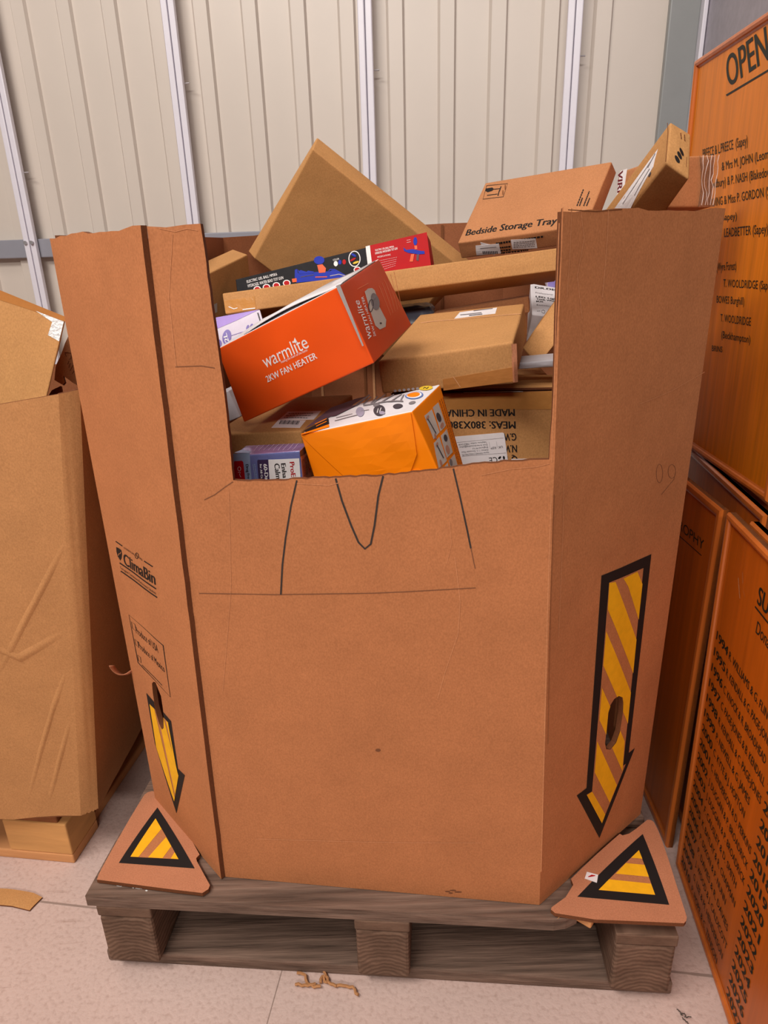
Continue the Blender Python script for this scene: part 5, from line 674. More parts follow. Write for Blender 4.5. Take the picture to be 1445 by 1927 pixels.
('p',[[0.2235,0.3783],[0.2148,0.3466],[0.1998,0.3203],[0.1798,0.302],[0.1568,0.2935],[0.1331,0.2956],[0.1108,0.3081],[0.0922,0.3298],[0.0791,0.3585],[0.0728,0.3914],[0.0739,0.4253],[0.0824,0.457],[0.0975,0.4833],[0.1176,0.5016],[0.1409,0.5102],[0.1649,0.5082],[0.1874,0.4958],[0.2059,0.4741],[0.2189,0.4454],[0.2249,0.4124]],'violet2',1),
('p',[[0.7348,0.611],[0.7259,0.5945],[0.7164,0.5811],[0.707,0.5722],[0.6987,0.5687],[0.6923,0.5708],[0.6885,0.5784],[0.6875,0.5907],[0.6895,0.6066],[0.6944,0.6244],[0.7016,0.6425],[0.7104,0.659],[0.72,0.6724],[0.7295,0.6813],[0.7378,0.6849],[0.7442,0.6828],[0.7481,0.6752],[0.749,0.6629],[0.7469,0.647],[0.742,0.6291]],'violet2',1),
('p',[[0.806,0.6083],[0.7961,0.59],[0.7851,0.5755],[0.7742,0.566],[0.7643,0.5627],[0.7566,0.5657],[0.7516,0.5749],[0.75,0.5892],[0.7518,0.6073],[0.7569,0.6275],[0.7648,0.6477],[0.7748,0.666],[0.7858,0.6806],[0.7969,0.69],[0.8068,0.6934],[0.8146,0.6904],[0.8195,0.6812],[0.8211,0.6669],[0.8192,0.6487],[0.814,0.6285]],'violet2',1),
('r',[[0.4139,0.5069],[0.6787,0.5429]],[[0.4133,0.5178],[0.6782,0.5539]],'violet2',1),
('t','2L',[0.3599,0.3721],[0.3446,0.6014],[0.2914,0.3641],'white',0.006,2),
('r',[[0.9405,0.9336],[0.9408,0.9039]],[[0.9635,0.9364],[0.9638,0.9067]],'darkgrey',1),
('r',[[0.9409,0.8965],[0.9414,0.8575]],[[0.9638,0.8993],[0.9642,0.8603]],'darkgrey',1),
('r',[[0.9415,0.8477],[0.9417,0.8308]],[[0.9643,0.8505],[0.9645,0.8335]],'darkgrey',1),
('r',[[0.9417,0.8265],[0.942,0.8003]],[[0.9645,0.8293],[0.9648,0.8031]],'darkgrey',1),
('r',[[0.9421,0.7938],[0.9423,0.7723]],[[0.9648,0.7965],[0.9651,0.7751]],'darkgrey',1),
('r',[[0.9424,0.767],[0.9426,0.7472]],[[0.9651,0.7697],[0.9653,0.7499]],'darkgrey',1),
('r',[[0.9426,0.7422],[0.9429,0.7196]],[[0.9653,0.745],[0.9656,0.7223]],'darkgrey',1),
('r',[[0.943,0.7139],[0.9433,0.6864]],[[0.9656,0.7166],[0.9659,0.6891]],'darkgrey',1),
('r',[[0.9433,0.6796],[0.9433,0.6791]],[[0.9659,0.6822],[0.9659,0.6818]],'darkgrey',1)],
'small.F':[('p',[[-0.0044,0.5282],[0.1189,0.5298],[0.1087,0.3935],[-0.0133,0.3894]],'palegrey',0)],
'lcart.F':[('p',[[0.7502,0.964],[0.9422,0.9618],[0.9905,0.9622],[0.9901,0.7564],[0.8872,0.7875],[0.899,0.919]],'silvertape',0),
('p',[[0.3329,1.0168],[1.0053,1.0129],[0.9999,0.9664],[0.3284,0.9425]],'tapebrown',0)],
'lfac':[('r',[[0.1643,0.5523],[0.2521,0.5504]],[[0.175,0.5544],[0.2625,0.5524]],'ink',0),
('r',[[0.548,0.5475],[0.6496,0.546]],[[0.5579,0.5496],[0.659,0.5481]],'ink',0),
('t','INTERNATIONAL',[0.2792,0.5485],[0.4292,0.5479],[0.2777,0.5516],'ink',0.0),
('r',[[0.4804,0.5516],[0.4781,0.5503],[0.4744,0.549],[0.4696,0.5478],[0.4641,0.5467],[0.4585,0.5459],[0.4533,0.5454],[0.4483,0.5451],[0.4438,0.5452],[0.4401,0.5456],[0.4376,0.5463],[0.4367,0.5473],[0.4374,0.5485],[0.4398,0.5498],[0.4436,0.5511],[0.4485,0.5524],[0.454,0.5534],[0.4595,0.5542],[0.4647,0.5547],[0.4696,0.5549],[0.4741,0.5549],[0.4778,0.5545],[0.4802,0.5538],[0.4811,0.5528],[0.4804,0.5516]],[[0.4878,0.5522],[0.4852,0.5507],[0.4809,0.5492],[0.4752,0.5477],[0.4682,0.5464],[0.4604,0.5452],[0.4521,0.5444],[0.4443,0.544],[0.4379,0.5441],[0.4331,0.5446],[0.4301,0.5454],[0.4291,0.5466],[0.4299,0.5479],[0.4326,0.5494],[0.437,0.5509],[0.4428,0.5524],[0.4498,0.5538],[0.4577,0.5549],[0.4659,0.5557],[0.4736,0.556],[0.4799,0.5559],[0.4846,0.5555],[0.4875,0.5546],[0.4886,0.5535],[0.4878,0.5522]],'ink',0),
('r',[[0.4504,0.5522],[0.4603,0.5471]],[[0.4578,0.5531],[0.4676,0.5479]],'ink',0),
('t','PAPER',[0.4857,0.5477],[0.5324,0.5467],[0.4859,0.5512],'ink',0.0),
('p',[[0.1603,0.5428],[0.1912,0.5437],[0.2311,0.5429],[0.2319,0.5361],[0.2141,0.5276],[0.1897,0.5217],[0.1606,0.5264],[0.1521,0.534]],'ink',0),
('r',[[0.1795,0.5294],[0.1951,0.5339],[0.2099,0.5341],[0.2267,0.5388]],[[0.1707,0.5291],[0.1899,0.5344],[0.205,0.5346],[0.2179,0.5385]],'kraft_bin',1),
('t','ClimaBin',[0.2414,0.5187],[0.6558,0.5178],[0.2518,0.539],'ink',0.01),
('r',[[0.1648,0.5148],[0.6512,0.51]],[[0.1779,0.5174],[0.6618,0.5125]],'ink',0),
('t','Corrugated Containment Performance Solutions',[0.1675,0.506],[0.6454,0.5009],[0.1692,0.5104],'ink',0.0),
('r',[[0.1587,0.5],[0.6484,0.4955]],[[0.1721,0.5027],[0.6592,0.498]],'ink',0),
('r',[[0.1712,0.4218],[0.6324,0.4122],[0.6246,0.3178],[0.1846,0.3325],[0.1712,0.4218]],[[0.1661,0.4224],[0.6424,0.4138],[0.6294,0.3172],[0.1721,0.3305],[0.1661,0.4224]],'ink',0),
('r',[[0.1954,0.4118],[0.2421,0.4108],[0.2401,0.3977],[0.1947,0.3997],[0.1954,0.4118]],[[0.1904,0.4118],[0.2488,0.4118],[0.2451,0.3977],[0.1877,0.3987],[0.1904,0.4118]],'ink',0),
('r',[[0.1976,0.3792],[0.2363,0.3776],[0.2384,0.3672],[0.2001,0.3692],[0.1976,0.3792]],[[0.1928,0.3792],[0.2432,0.3786],[0.2432,0.3672],[0.1931,0.3681],[0.1928,0.3792]],'ink',0),
('r',[[0.1994,0.349],[0.2359,0.3479],[0.2331,0.3371],[0.1981,0.3384],[0.1994,0.349]],[[0.1942,0.3489],[0.2429,0.3489],[0.2382,0.3372],[0.191,0.3373],[0.1942,0.3489]],'ink',0),
('t','Produce of USA',[0.2402,0.3947],[0.552,0.3903],[0.2413,0.4082],'ink',0.0),
('t','Produce of Mexico',[0.242,0.3669],[0.6036,0.3601],[0.2419,0.3797],'ink',0.0),
('r',[[0.2357,0.3333],[0.5218,0.3266]],[[0.2431,0.3348],[0.5284,0.3281]],'ink',0),
('p',[[0.2326,0.2772],[0.5777,0.2645],[0.5622,0.1653],[0.6596,0.1664],[0.4009,0.0408],[0.2191,0.1704]],'ink',0),
('p',[[0.2616,0.259],[0.5311,0.2562],[0.5101,0.1531],[0.5573,0.1508],[0.4049,0.0699],[0.2446,0.165]],'kraft_bin',1),
('p',[[0.2652,0.2586],[0.336,0.2579],[0.4303,0.0818],[0.4049,0.0699],[0.2446,0.165]],'hazard',2),
('p',[[0.3826,0.2582],[0.4684,0.2572],[0.5562,0.1498],[0.4454,0.0919],[0.3977,0.2154]],'hazard',2),
('p',[[0.4985,0.2564],[0.5304,0.2556],[0.5101,0.1531],[0.5528,0.1522],[0.5443,0.167]],'hazard',2)],
'rfac':[('p',[[0.3441,0.5419],[0.7431,0.5386],[0.7558,0.1767],[0.8166,0.177],[0.5416,0.0324],[0.274,0.1718],[0.3608,0.1709]],'ink',0),
('p',[[0.403,0.5257],[0.6829,0.5219],[0.7057,0.1584],[0.7344,0.158],[0.5483,0.0643],[0.3654,0.1574],[0.4166,0.1548]],'kraft_bin',1),
('p',[[0.5139,0.5215],[0.6303,0.5211],[0.6887,0.4954],[0.691,0.4356],[0.5604,0.5048]],'hazard',2),
('p',[[0.4032,0.5252],[0.451,0.5223],[0.6923,0.4008],[0.6975,0.3399],[0.4089,0.4831]],'hazard',2),
('p',[[0.4102,0.448],[0.6966,0.3045],[0.7027,0.2439],[0.4124,0.3901]],'hazard',2),
('p',[[0.4186,0.3504],[0.6898,0.2112],[0.7055,0.1468],[0.4208,0.2926]],'hazard',2),
('p',[[0.4196,0.2526],[0.661,0.1259],[0.6068,0.0982],[0.4244,0.1917]],'hazard',2),
('p',[[0.4168,0.1545],[0.5734,0.0786],[0.5483,0.0643],[0.3672,0.1564]],'hazard',2),
('r',[[0.2343,0.9971],[0.2365,0.9733],[0.2326,0.94],[0.2255,0.9057]],[[0.2396,0.9971],[0.2419,0.9732],[0.2382,0.9398],[0.2311,0.9055]],'crease',0),
('r',[[0.0855,0.9975],[0.1095,0.9685],[0.0814,0.9308],[0.119,0.8847]],[[0.0896,0.9976],[0.1138,0.9685],[0.0857,0.9307],[0.1235,0.8847]],'crease',0),
('r',[[0.0386,0.999],[0.0387,0.9583],[0.0316,0.9094]],[[0.0424,0.999],[0.0426,0.9583],[0.0356,0.9093]],'crease',0),
('r',[[0.5216,0.7689],[0.7599,0.7761],[1.0162,0.7913]],[[0.5195,0.7698],[0.7572,0.777],[1.0128,0.7922]],'crease',0),
('r',[[0.0478,0.7656],[0.0617,0.629],[0.0631,0.4756]],[[0.0523,0.7654],[0.0665,0.6286],[0.0683,0.4749]],'crease',0),
('r',[[0.0218,0.997],[0.1673,0.9955],[0.3154,0.9977]],[[0.0219,0.998],[0.1669,0.9965],[0.3145,0.9988]],'kraft_dark',0),
('r',[[0.7582,0.6608],[0.7596,0.6572],[0.7591,0.654],[0.7566,0.6513],[0.7524,0.6495],[0.747,0.6486],[0.7411,0.6486],[0.7346,0.6494],[0.7275,0.6512],[0.7206,0.6537],[0.7146,0.6569],[0.7098,0.6604],[0.7067,0.6641],[0.7054,0.6676],[0.706,0.6708],[0.7085,0.6733],[0.7126,0.6751],[0.7179,0.6761],[0.7237,0.6761],[0.73,0.6753],[0.737,0.6736],[0.7439,0.6711],[0.75,0.668],[0.7549,0.6645],[0.7582,0.6608]],[[0.7613,0.6606],[0.7628,0.6569],[0.7622,0.6537],[0.7597,0.651],[0.7553,0.649],[0.7492,0.648],[0.7414,0.648],[0.733,0.6491],[0.725,0.651],[0.7178,0.6537],[0.7116,0.657],[0.7068,0.6606],[0.7036,0.6643],[0.7023,0.6678],[0.703,0.6711],[0.7055,0.6737],[0.7098,0.6756],[0.7158,0.6766],[0.7234,0.6767],[0.7316,0.6756],[0.7395,0.6738],[0.7467,0.6711],[0.753,0.6679],[0.758,0.6643],[0.7613,0.6606]],'pencil',0),
('r',[[0.8758,0.6559],[0.8766,0.6533],[0.8749,0.6509],[0.871,0.6491],[0.8651,0.6479],[0.8577,0.6474],[0.8495,0.6476],[0.8408,0.6485],[0.8321,0.65],[0.824,0.6521],[0.8171,0.6547],[0.812,0.6574],[0.809,0.6602],[0.8083,0.6628],[0.81,0.6651],[0.8138,0.6669],[0.8196,0.6681],[0.8268,0.6686],[0.8349,0.6684],[0.8435,0.6675],[0.8521,0.666],[0.8603,0.664],[0.8673,0.6615],[0.8726,0.6587],[0.8758,0.6559]],[[0.879,0.6557],[0.8799,0.653],[0.8782,0.6505],[0.874,0.6486],[0.8677,0.6473],[0.8595,0.6468],[0.8499,0.647],[0.8398,0.6481],[0.8301,0.6498],[0.8214,0.652],[0.8142,0.6547],[0.8088,0.6575],[0.8058,0.6604],[0.8051,0.6631],[0.8068,0.6654],[0.8109,0.6673],[0.8171,0.6686],[0.8251,0.6692],[0.8345,0.669],[0.8444,0.668],[0.8541,0.6663],[0.8629,0.6641],[0.8703,0.6615],[0.8758,0.6586],[0.879,0.6557]],'pencil',0),
('r',[[0.8764,0.6551],[0.8679,0.6445],[0.7673,0.6285]],[[0.8797,0.6547],[0.8709,0.644],[0.77,0.6279]],'pencil',0)],
'front':[('r',[[0.3345,0.6978],[0.3132,0.6632],[0.2914,0.6183],[0.2764,0.5796],[0.2648,0.5348]],[[0.3389,0.6974],[0.3177,0.6628],[0.2961,0.618],[0.2812,0.5795],[0.2697,0.5348]],'marker',0),
('r',[[0.4395,0.7007],[0.4533,0.671],[0.4744,0.6384],[0.4926,0.6147],[0.511,0.6053],[0.5303,0.6132],[0.5427,0.6395],[0.5557,0.6791],[0.5702,0.705]],[[0.4445,0.7014],[0.4583,0.6718],[0.4794,0.6395],[0.4972,0.6162],[0.5119,0.608],[0.5256,0.6141],[0.5376,0.6398],[0.5507,0.6795],[0.5654,0.7055]],'marker',0),
('r',[[0.746,0.7148],[0.7632,0.6772],[0.782,0.6313],[0.7903,0.6095]],[[0.7502,0.7153],[0.7674,0.6777],[0.7864,0.6318],[0.7946,0.61]],'marker',0),
('r',[[0.7914,0.6096],[0.8025,0.5815]],[[0.7935,0.6099],[0.8047,0.5818]],'pencil',0),
('r',[[0.0245,0.5296],[0.2517,0.5339],[0.5236,0.5422],[0.8051,0.5537]],[[0.0248,0.5308],[0.2519,0.5351],[0.5236,0.5434],[0.805,0.5548]],'pencil',0),
('r',[[0.1179,0.0899],[0.3213,0.0974],[0.5884,0.1074],[0.822,0.1199]],[[0.1182,0.0917],[0.3216,0.0992],[0.5885,0.1091],[0.822,0.1216]],'crease',0),
('r',[[0.7494,0.5979],[0.7627,0.5332],[0.7565,0.4852],[0.7204,0.4258],[0.6984,0.3816]],[[0.7516,0.5981],[0.765,0.5333],[0.7587,0.485],[0.7226,0.4255],[0.7007,0.3813]],'crease',0),
('r',[[0.1594,0.6948],[0.1354,0.6874],[0.103,0.6763],[0.0711,0.6687]],[[0.1604,0.6939],[0.1365,0.6866],[0.1039,0.6754],[0.0718,0.6678]],'pencil',0),
('r',[[0.0318,0.8399],[0.1043,0.8408],[0.1395,0.8381]],[[0.0319,0.8407],[0.1046,0.8416],[0.14,0.8389]],'pencil',0),
('p',[[0.53,0.285],[0.5296,0.2841],[0.5284,0.2832],[0.5266,0.2825],[0.5244,0.282],[0.5219,0.2818],[0.5195,0.2818],[0.5173,0.2822],[0.5156,0.2827],[0.5145,0.2835],[0.5142,0.2844],[0.5146,0.2853],[0.5158,0.2861],[0.5176,0.2868],[0.5199,0.2873],[0.5223,0.2876],[0.5247,0.2875],[0.5269,0.2872],[0.5286,0.2866],[0.5297,0.2859]],'stain',0),
('p',[[0.7279,0.0126],[0.7274,0.0121],[0.7263,0.0116],[0.7244,0.0112],[0.7221,0.0108],[0.7196,0.0106],[0.7171,0.0105],[0.7148,0.0106],[0.7129,0.0108],[0.7118,0.0111],[0.7114,0.0116],[0.7118,0.0121],[0.713,0.0126],[0.7148,0.013],[0.7171,0.0134],[0.7197,0.0136],[0.7222,0.0137],[0.7245,0.0136],[0.7263,0.0134],[0.7275,0.013]],'stain',0),
('p',[[0.746,0.016],[0.7455,0.0155],[0.7441,0.015],[0.7419,0.0146],[0.7391,0.0142],[0.7361,0.0139],[0.733,0.0138],[0.7303,0.0138],[0.7281,0.014],[0.7267,0.0144],[0.7262,0.0148],[0.7267,0.0153],[0.7281,0.0158],[0.7303,0.0163],[0.7331,0.0166],[0.7361,0.0169],[0.7392,0.017],[0.7419,0.017],[0.7441,0.0168],[0.7455,0.0164]],'stain',0),
('p',[[0.7639,0.0137],[0.7634,0.0132],[0.7617,0.0127],[0.7592,0.0122],[0.756,0.0118],[0.7525,0.0115],[0.7489,0.0113],[0.7457,0.0114],[0.7432,0.0115],[0.7415,0.0118],[0.741,0.0123],[0.7416,0.0128],[0.7432,0.0133],[0.7457,0.0138],[0.7489,0.0142],[0.7525,0.0145],[0.756,0.0146],[0.7592,0.0146],[0.7618,0.0144],[0.7634,0.0141]],'stain',0),
('p',[[0.736,0.0097],[0.7357,0.0092],[0.7348,0.0087],[0.7333,0.0083],[0.7315,0.008],[0.7294,0.0078],[0.7274,0.0077],[0.7256,0.0078],[0.7241,0.008],[0.7232,0.0084],[0.7229,0.0088],[0.7232,0.0093],[0.7241,0.0098],[0.7256,0.0102],[0.7274,0.0106],[0.7295,0.0108],[0.7315,0.0108],[0.7333,0.0107],[0.7348,0.0105],[0.7357,0.0101]],'stain',0),
('r',[[0.9909,0.9849],[0.9904,0.9101],[0.9911,0.8295],[0.9919,0.7229]],[[0.9927,0.9848],[0.9922,0.9101],[0.993,0.8295],[0.9938,0.7229]],'crease',0),
('r',[[0.9928,0.6827],[0.9932,0.5223],[0.9965,0.3107],[0.9998,0.0704]],[[0.9954,0.6827],[0.9959,0.5223],[0.9995,0.3108],[1.0029,0.0706]],'crease',0),
('r',[[1.0013,0.6828],[1.0022,0.5225],[1.0075,0.3111]],[[1.0026,0.6828],[1.0035,0.5225],[1.009,0.3112]],'kraft_dark',0),
('r',[[0.1442,0.6798],[0.123,0.5451],[0.0627,0.3704]],[[0.1457,0.6798],[0.1245,0.5451],[0.0643,0.3703]],'crease',0),
('r',[[0.8183,0.7062],[0.8913,0.714],[0.9569,0.717],[0.988,0.7211]],[[0.8179,0.7072],[0.891,0.715],[0.9566,0.7179],[0.9875,0.722]],'crease',0),
('r',[[0.3359,0.6928],[0.4223,0.6913],[0.4515,0.695]],[[0.3362,0.6939],[0.4224,0.6923],[0.4511,0.696]],'crease',0),
('r',[[0.0318,0.9957],[0.0724,0.9916],[0.1035,0.9944],[0.13,0.9918]],[[0.0325,0.9965],[0.0727,0.9925],[0.1037,0.9953],[0.1306,0.9926]],'crease',0),
('r',[[0.0643,0.99],[0.0354,0.9209],[0.0339,0.8403]],[[0.0659,0.9899],[0.0371,0.9209],[0.0357,0.8403]],'crease',0),
('r',[[0.7285,0.5864],[0.7431,0.6164],[0.738,0.6454]],[[0.7271,0.5865],[0.7417,0.6164],[0.7367,0.6454]],'crease',0)],
'lflap':[('p',[[0.5235,0.7486],[0.8457,0.1223],[0.1879,0.1737]],'ink',0),
('p',[[0.5079,0.622],[0.7062,0.2064],[0.2899,0.23]],'kraft_bin',1),
('p',[[0.5079,0.622],[0.5593,0.5092],[0.3594,0.2261],[0.2899,0.23]],'hazard',2),
('p',[[0.5988,0.423],[0.6441,0.3311],[0.5689,0.2155],[0.4433,0.2221]],'hazard',2),
('p',[[0.6728,0.2728],[0.7062,0.2064],[0.6393,0.2116]],'hazard',2)],
'rflap':[('p',[[0.6782,0.8316],[0.8653,0.1776],[0.2138,0.245]],'ink',0),
('p',[[0.6506,0.6657],[0.7654,0.2582],[0.3646,0.3003]],'kraft_bin',1),
('p',[[0.6506,0.6657],[0.6747,0.5827],[0.5955,0.5917]],'hazard',2),
('p',[[0.5571,0.5416],[0.6905,0.5251],[0.7213,0.4152],[0.4868,0.4438]],'hazard',2),
('p',[[0.4383,0.393],[0.7363,0.3546],[0.7654,0.2582],[0.3646,0.3003]],'hazard',2)],
'open':[('t','OPEN M',[0.3181,0.8945],[0.7115,0.913],[0.2651,0.9632],'sign',0.008),
('r',[[0.3141,0.8761],[0.6219,0.8846],[0.7257,0.8873]],[[0.3045,0.8808],[0.6142,0.8887],[0.7187,0.8912]],'sign',0),
('t','PREECE & L.PREECE  (Sapey)',[0.1621,0.7547],[0.5237,0.7514],[0.1505,0.776],'sign',0.005),
('t','& Mrs M. JOHN (Leominster)',[0.3462,0.7113],[0.7731,0.7107],[0.3357,0.7304],'sign',0.005),
('t','(Bewdbury) & P. NASH (Blakedown)',[0.2385,0.6757],[0.7352,0.6738],[0.229,0.6951],'sign',0.005),
('t','HARDING & Miss P. GORDON (Sapey)',[0.2392,0.6314],[0.7919,0.635],[0.2284,0.651],'sign',0.005),
('t','(Sapey)',[0.3887,0.5956],[0.5137,0.5949],[0.3821,0.611],'sign',0.005),
('t','LEADBETTER (Sapey)',[0.4328,0.5567],[0.7423,0.5595],[0.4243,0.5763],'sign',0.005),
('t','(Wyre Forest)',[0.4039,0.4771],[0.5604,0.4816],[0.3957,0.4962],'sign',0.005),
('t','T. WOOLDRIDGE (Sapey)',[0.4754,0.4405],[0.8317,0.4445],[0.4693,0.4582],'sign',0.005),
('t','BOWES Burghill)',[0.4369,0.4004],[0.6515,0.4049],[0.4312,0.4174],'sign',0.005),
('t','T. WOOLDRIDGE',[0.4878,0.3571],[0.7175,0.3618],[0.4816,0.3751],'sign',0.005),
('t','(Beckhampton)',[0.5125,0.3184],[0.7312,0.3235],[0.5067,0.3353],'sign',0.005),
('t','BRINS',[0.4474,0.2796],[0.5351,0.2842],[0.4431,0.2936],'sign',0.005)],
'tro':[('t','TROPHY',[0.6382,0.8614],[0.9051,0.8706],[0.6339,0.8859],'sign',0.0),
('r',[[0.6447,0.8431],[0.8961,0.8536]],[[0.6486,0.8458],[0.8991,0.8561]],'sign',0)],
'torn':[('r',[[0.3965,0.6668],[0.587,0.6532],[0.5668,0.5627],[0.5177,0.5538]],[[0.3986,0.679],[0.5995,0.662],[0.5834,0.5577],[0.5235,0.5423]],'pencil',0),
('r',[[0.4028,0.6554],[0.4393,0.5945]],[[0.4197,0.6599],[0.4562,0.599]],'pencil',0),
('r',[[0.4833,0.4574],[0.5288,0.518]],[[0.467,0.4628],[0.5125,0.5234]],'pencil',0),
('r',[[0.5108,0.3971],[0.5653,0.4788]],[[0.4942,0.402],[0.5487,0.4838]],'pencil',0),
('r',[[0.542,0.3449],[0.6372,0.4416]],[[0.5268,0.3515],[0.6221,0.4482]],'pencil',0),
('r',[[0.6006,0.2903],[0.664,0.3445]],[[0.5863,0.2976],[0.6497,0.3519]],'pencil',0)]}


# ------------------------------------------------------------------ helpers
class MB:
    """collects faces with materials and links them as ONE mesh object"""
    def __init__(s): s.v = []; s.f = []; s.m = []; s.names = []
    def mi(s, name):
        if name not in s.names: s.names.append(name)
        return s.names.index(name)
    def add(s, verts, faces, m):
        o = len(s.v); k = s.mi(m)
        s.v += [tuple(v) for v in verts]
        for f in faces: s.f.append(tuple(i + o for i in f)); s.m.append(k)
    def box(s, c, d, m, R=None, bevel=0.0):
        x, y, z = d[0] / 2, d[1] / 2, d[2] / 2
        bm = bmesh.new(); bmesh.ops.create_cube(bm, size=1.0)
        for v in bm.verts: v.co = Vector((v.co.x * d[0], v.co.y * d[1], v.co.z * d[2]))
        if bevel: bmesh.ops.bevel(bm, geom=list(bm.edges), offset=bevel, segments=2, profile=0.5, affect='EDGES')
        vs = [((R @ v.co) if R else v.co) + Vector(c) for v in bm.verts]
        bm.verts.index_update(); s.add(vs, [[v.index for v in f.verts] for f in bm.faces], m); bm.free()
    def tube(s, pts, r, m, n=8):
        pts = [Vector(p) for p in pts]; rings = []
        for i, p in enumerate(pts):
            t = (pts[min(i + 1, len(pts) - 1)] - pts[max(i - 1, 0)]).normalized()
            a = t.orthogonal().normalized() if i == 0 else (rings[-1][1] - t * rings[-1][1].dot(t)).normalized()
            b = t.cross(a); rr = r[i] if isinstance(r, list) else r
            rings.append(([p + (a * math.cos(2 * math.pi * k / n) + b * math.sin(2 * math.pi * k / n)) * rr for k in range(n)], a))
        vs = [v for q in rings for v in q[0]]; fs = []
        for i in range(len(pts) - 1):
            for k in range(n): fs.append((i * n + k, i * n + (k + 1) % n, (i + 1) * n + (k + 1) % n, (i + 1) * n + k))
        fs.append(tuple(range(n))[::-1]); fs.append(tuple((len(pts) - 1) * n + k for k in range(n)))
        s.add(vs, fs, m)
    def build(s, name, parent=None, smooth=False, angle=40):
        me = bpy.data.meshes.new(name)
        base = Vector(parent['_base']) if parent else Vector((0, 0, 0))
        me.from_pydata([Vector(v) - base for v in s.v], [], s.f)
        for n in s.names: me.materials.append(MATS[n])
        me.polygons.foreach_set('material_index', s.m)
        me.validate(); me.update()
        if smooth:
            me.polygons.foreach_set('use_smooth', [True] * len(me.polygons))
            me.set_sharp_from_angle(angle=math.radians(angle))
        o = bpy.data.objects.new(name, me); COL.objects.link(o)
        o['_base'] = tuple(base)
        if parent: o.parent = parent
        return o
def thing(name, label, cat, loc, group=None):
    o = bpy.data.objects.new(name, None); COL.objects.link(o); o.empty_display_size = 0.05
    o.location = loc; o['_base'] = tuple(loc); o['label'] = label; o['category'] = cat
    if group: o['group'] = group
    return o
def tag(o, label, cat, group=None):
    o['label'] = label; o['category'] = cat
    if group: o['group'] = group
    return o
def structure(o): o['kind'] = 'structure'; return o

class Surf:
    """a (slightly bulged) four-cornered face: point at (s, t) with offset along the outward normal"""
    def __init__(s, quad, bulge=0.0, off=0.0, wob=0.0, seed=0):
        s.q = [Vector(p) for p in quad]; s.bulge = bulge; s.off = off; s.wob = wob
        rnd = random.Random(seed); s.ph = [rnd.uniform(0, 6.28) for _ in range(4)]
        s.n = ((s.q[1] - s.q[0] + s.q[2] - s.q[3]).cross(s.q[3] - s.q[0] + s.q[2] - s.q[1])).normalized()
        s.w = ((s.q[1] - s.q[0]).length + (s.q[2] - s.q[3]).length) / 2; s.h = ((s.q[3] - s.q[0]).length + (s.q[2] - s.q[1]).length) / 2
    def disp(s, a, b):
        if not s.bulge and not s.wob: return 0.0
        a = min(1, max(0, a)); b = min(1, max(0, b)); e = 16 * a * (1 - a) * b * (1 - b)
        wv = math.sin(9 * a + s.ph[0]) * math.sin(7 * b + s.ph[1]) + 0.6 * math.sin(17 * a + 8 * b + s.ph[2])
        return s.bulge * e + s.wob * wv * min(1, e * 3)
    def at(s, a, b, o=0.0):
        q = s.q
        p = q[0] * ((1 - a) * (1 - b)) + q[1] * (a * (1 - b)) + q[2] * (a * b) + q[3] * ((1 - a) * b)
        return p + s.n * (s.disp(a, b) + s.off + o)

GLYPH = {}
def glyphs(txt, bold):
    k = (txt, bold)
    if k not in GLYPH:
        cu = bpy.data.curves.new('lettering', 'FONT'); cu.body = txt; cu.offset = bold; cu.resolution_u = 6 if len(txt) < 9 else 2; cu.fill_mode = 'FRONT'
        ob = bpy.data.objects.new('lettering', cu); COL.objects.link(ob)
        dg = bpy.context.evaluated_depsgraph_get()
        me = bpy.data.meshes.new_from_object(ob.evaluated_get(dg))
        vs = [(v.co.x, v.co.y) for v in me.vertices]; fs = [tuple(p.vertices) for p in me.polygons]
        bpy.data.objects.remove(ob); bpy.data.curves.remove(cu); bpy.data.meshes.remove(me)
        GLYPH[k] = (vs, fs)
    return GLYPH[k]
CAP = max(v[1] for v in glyphs('H', 0.0)[0])
def put_text(mb, sf, txt, p0, p1, pu, m, bold=0.0, off=0.0007):
    vs, fs = glyphs(txt, 0.0)
    if not vs: return
    x0 = min(v[0] for v in vs); x1 = max(v[0] for v in vs)
    a = Vector(p1) - Vector(p0); b = Vector(pu) - Vector(p0)
    if a.x * b.y - a.y * b.x < 0: fs = [f[::-1] for f in fs]
    for k, dx in enumerate((-3 * bold, 3 * bold) if bold else (0.0,)):      # heavier lettering: a second, shifted pass
        out = []
        for x, y in vs:
            q = Vector(p0) + a * ((x + dx - x0) / (x1 - x0)) + b * (y / CAP)
            out.append(sf.at(q.x, q.y, off + 0.00006 * k))
        mb.add(out, fs, m)
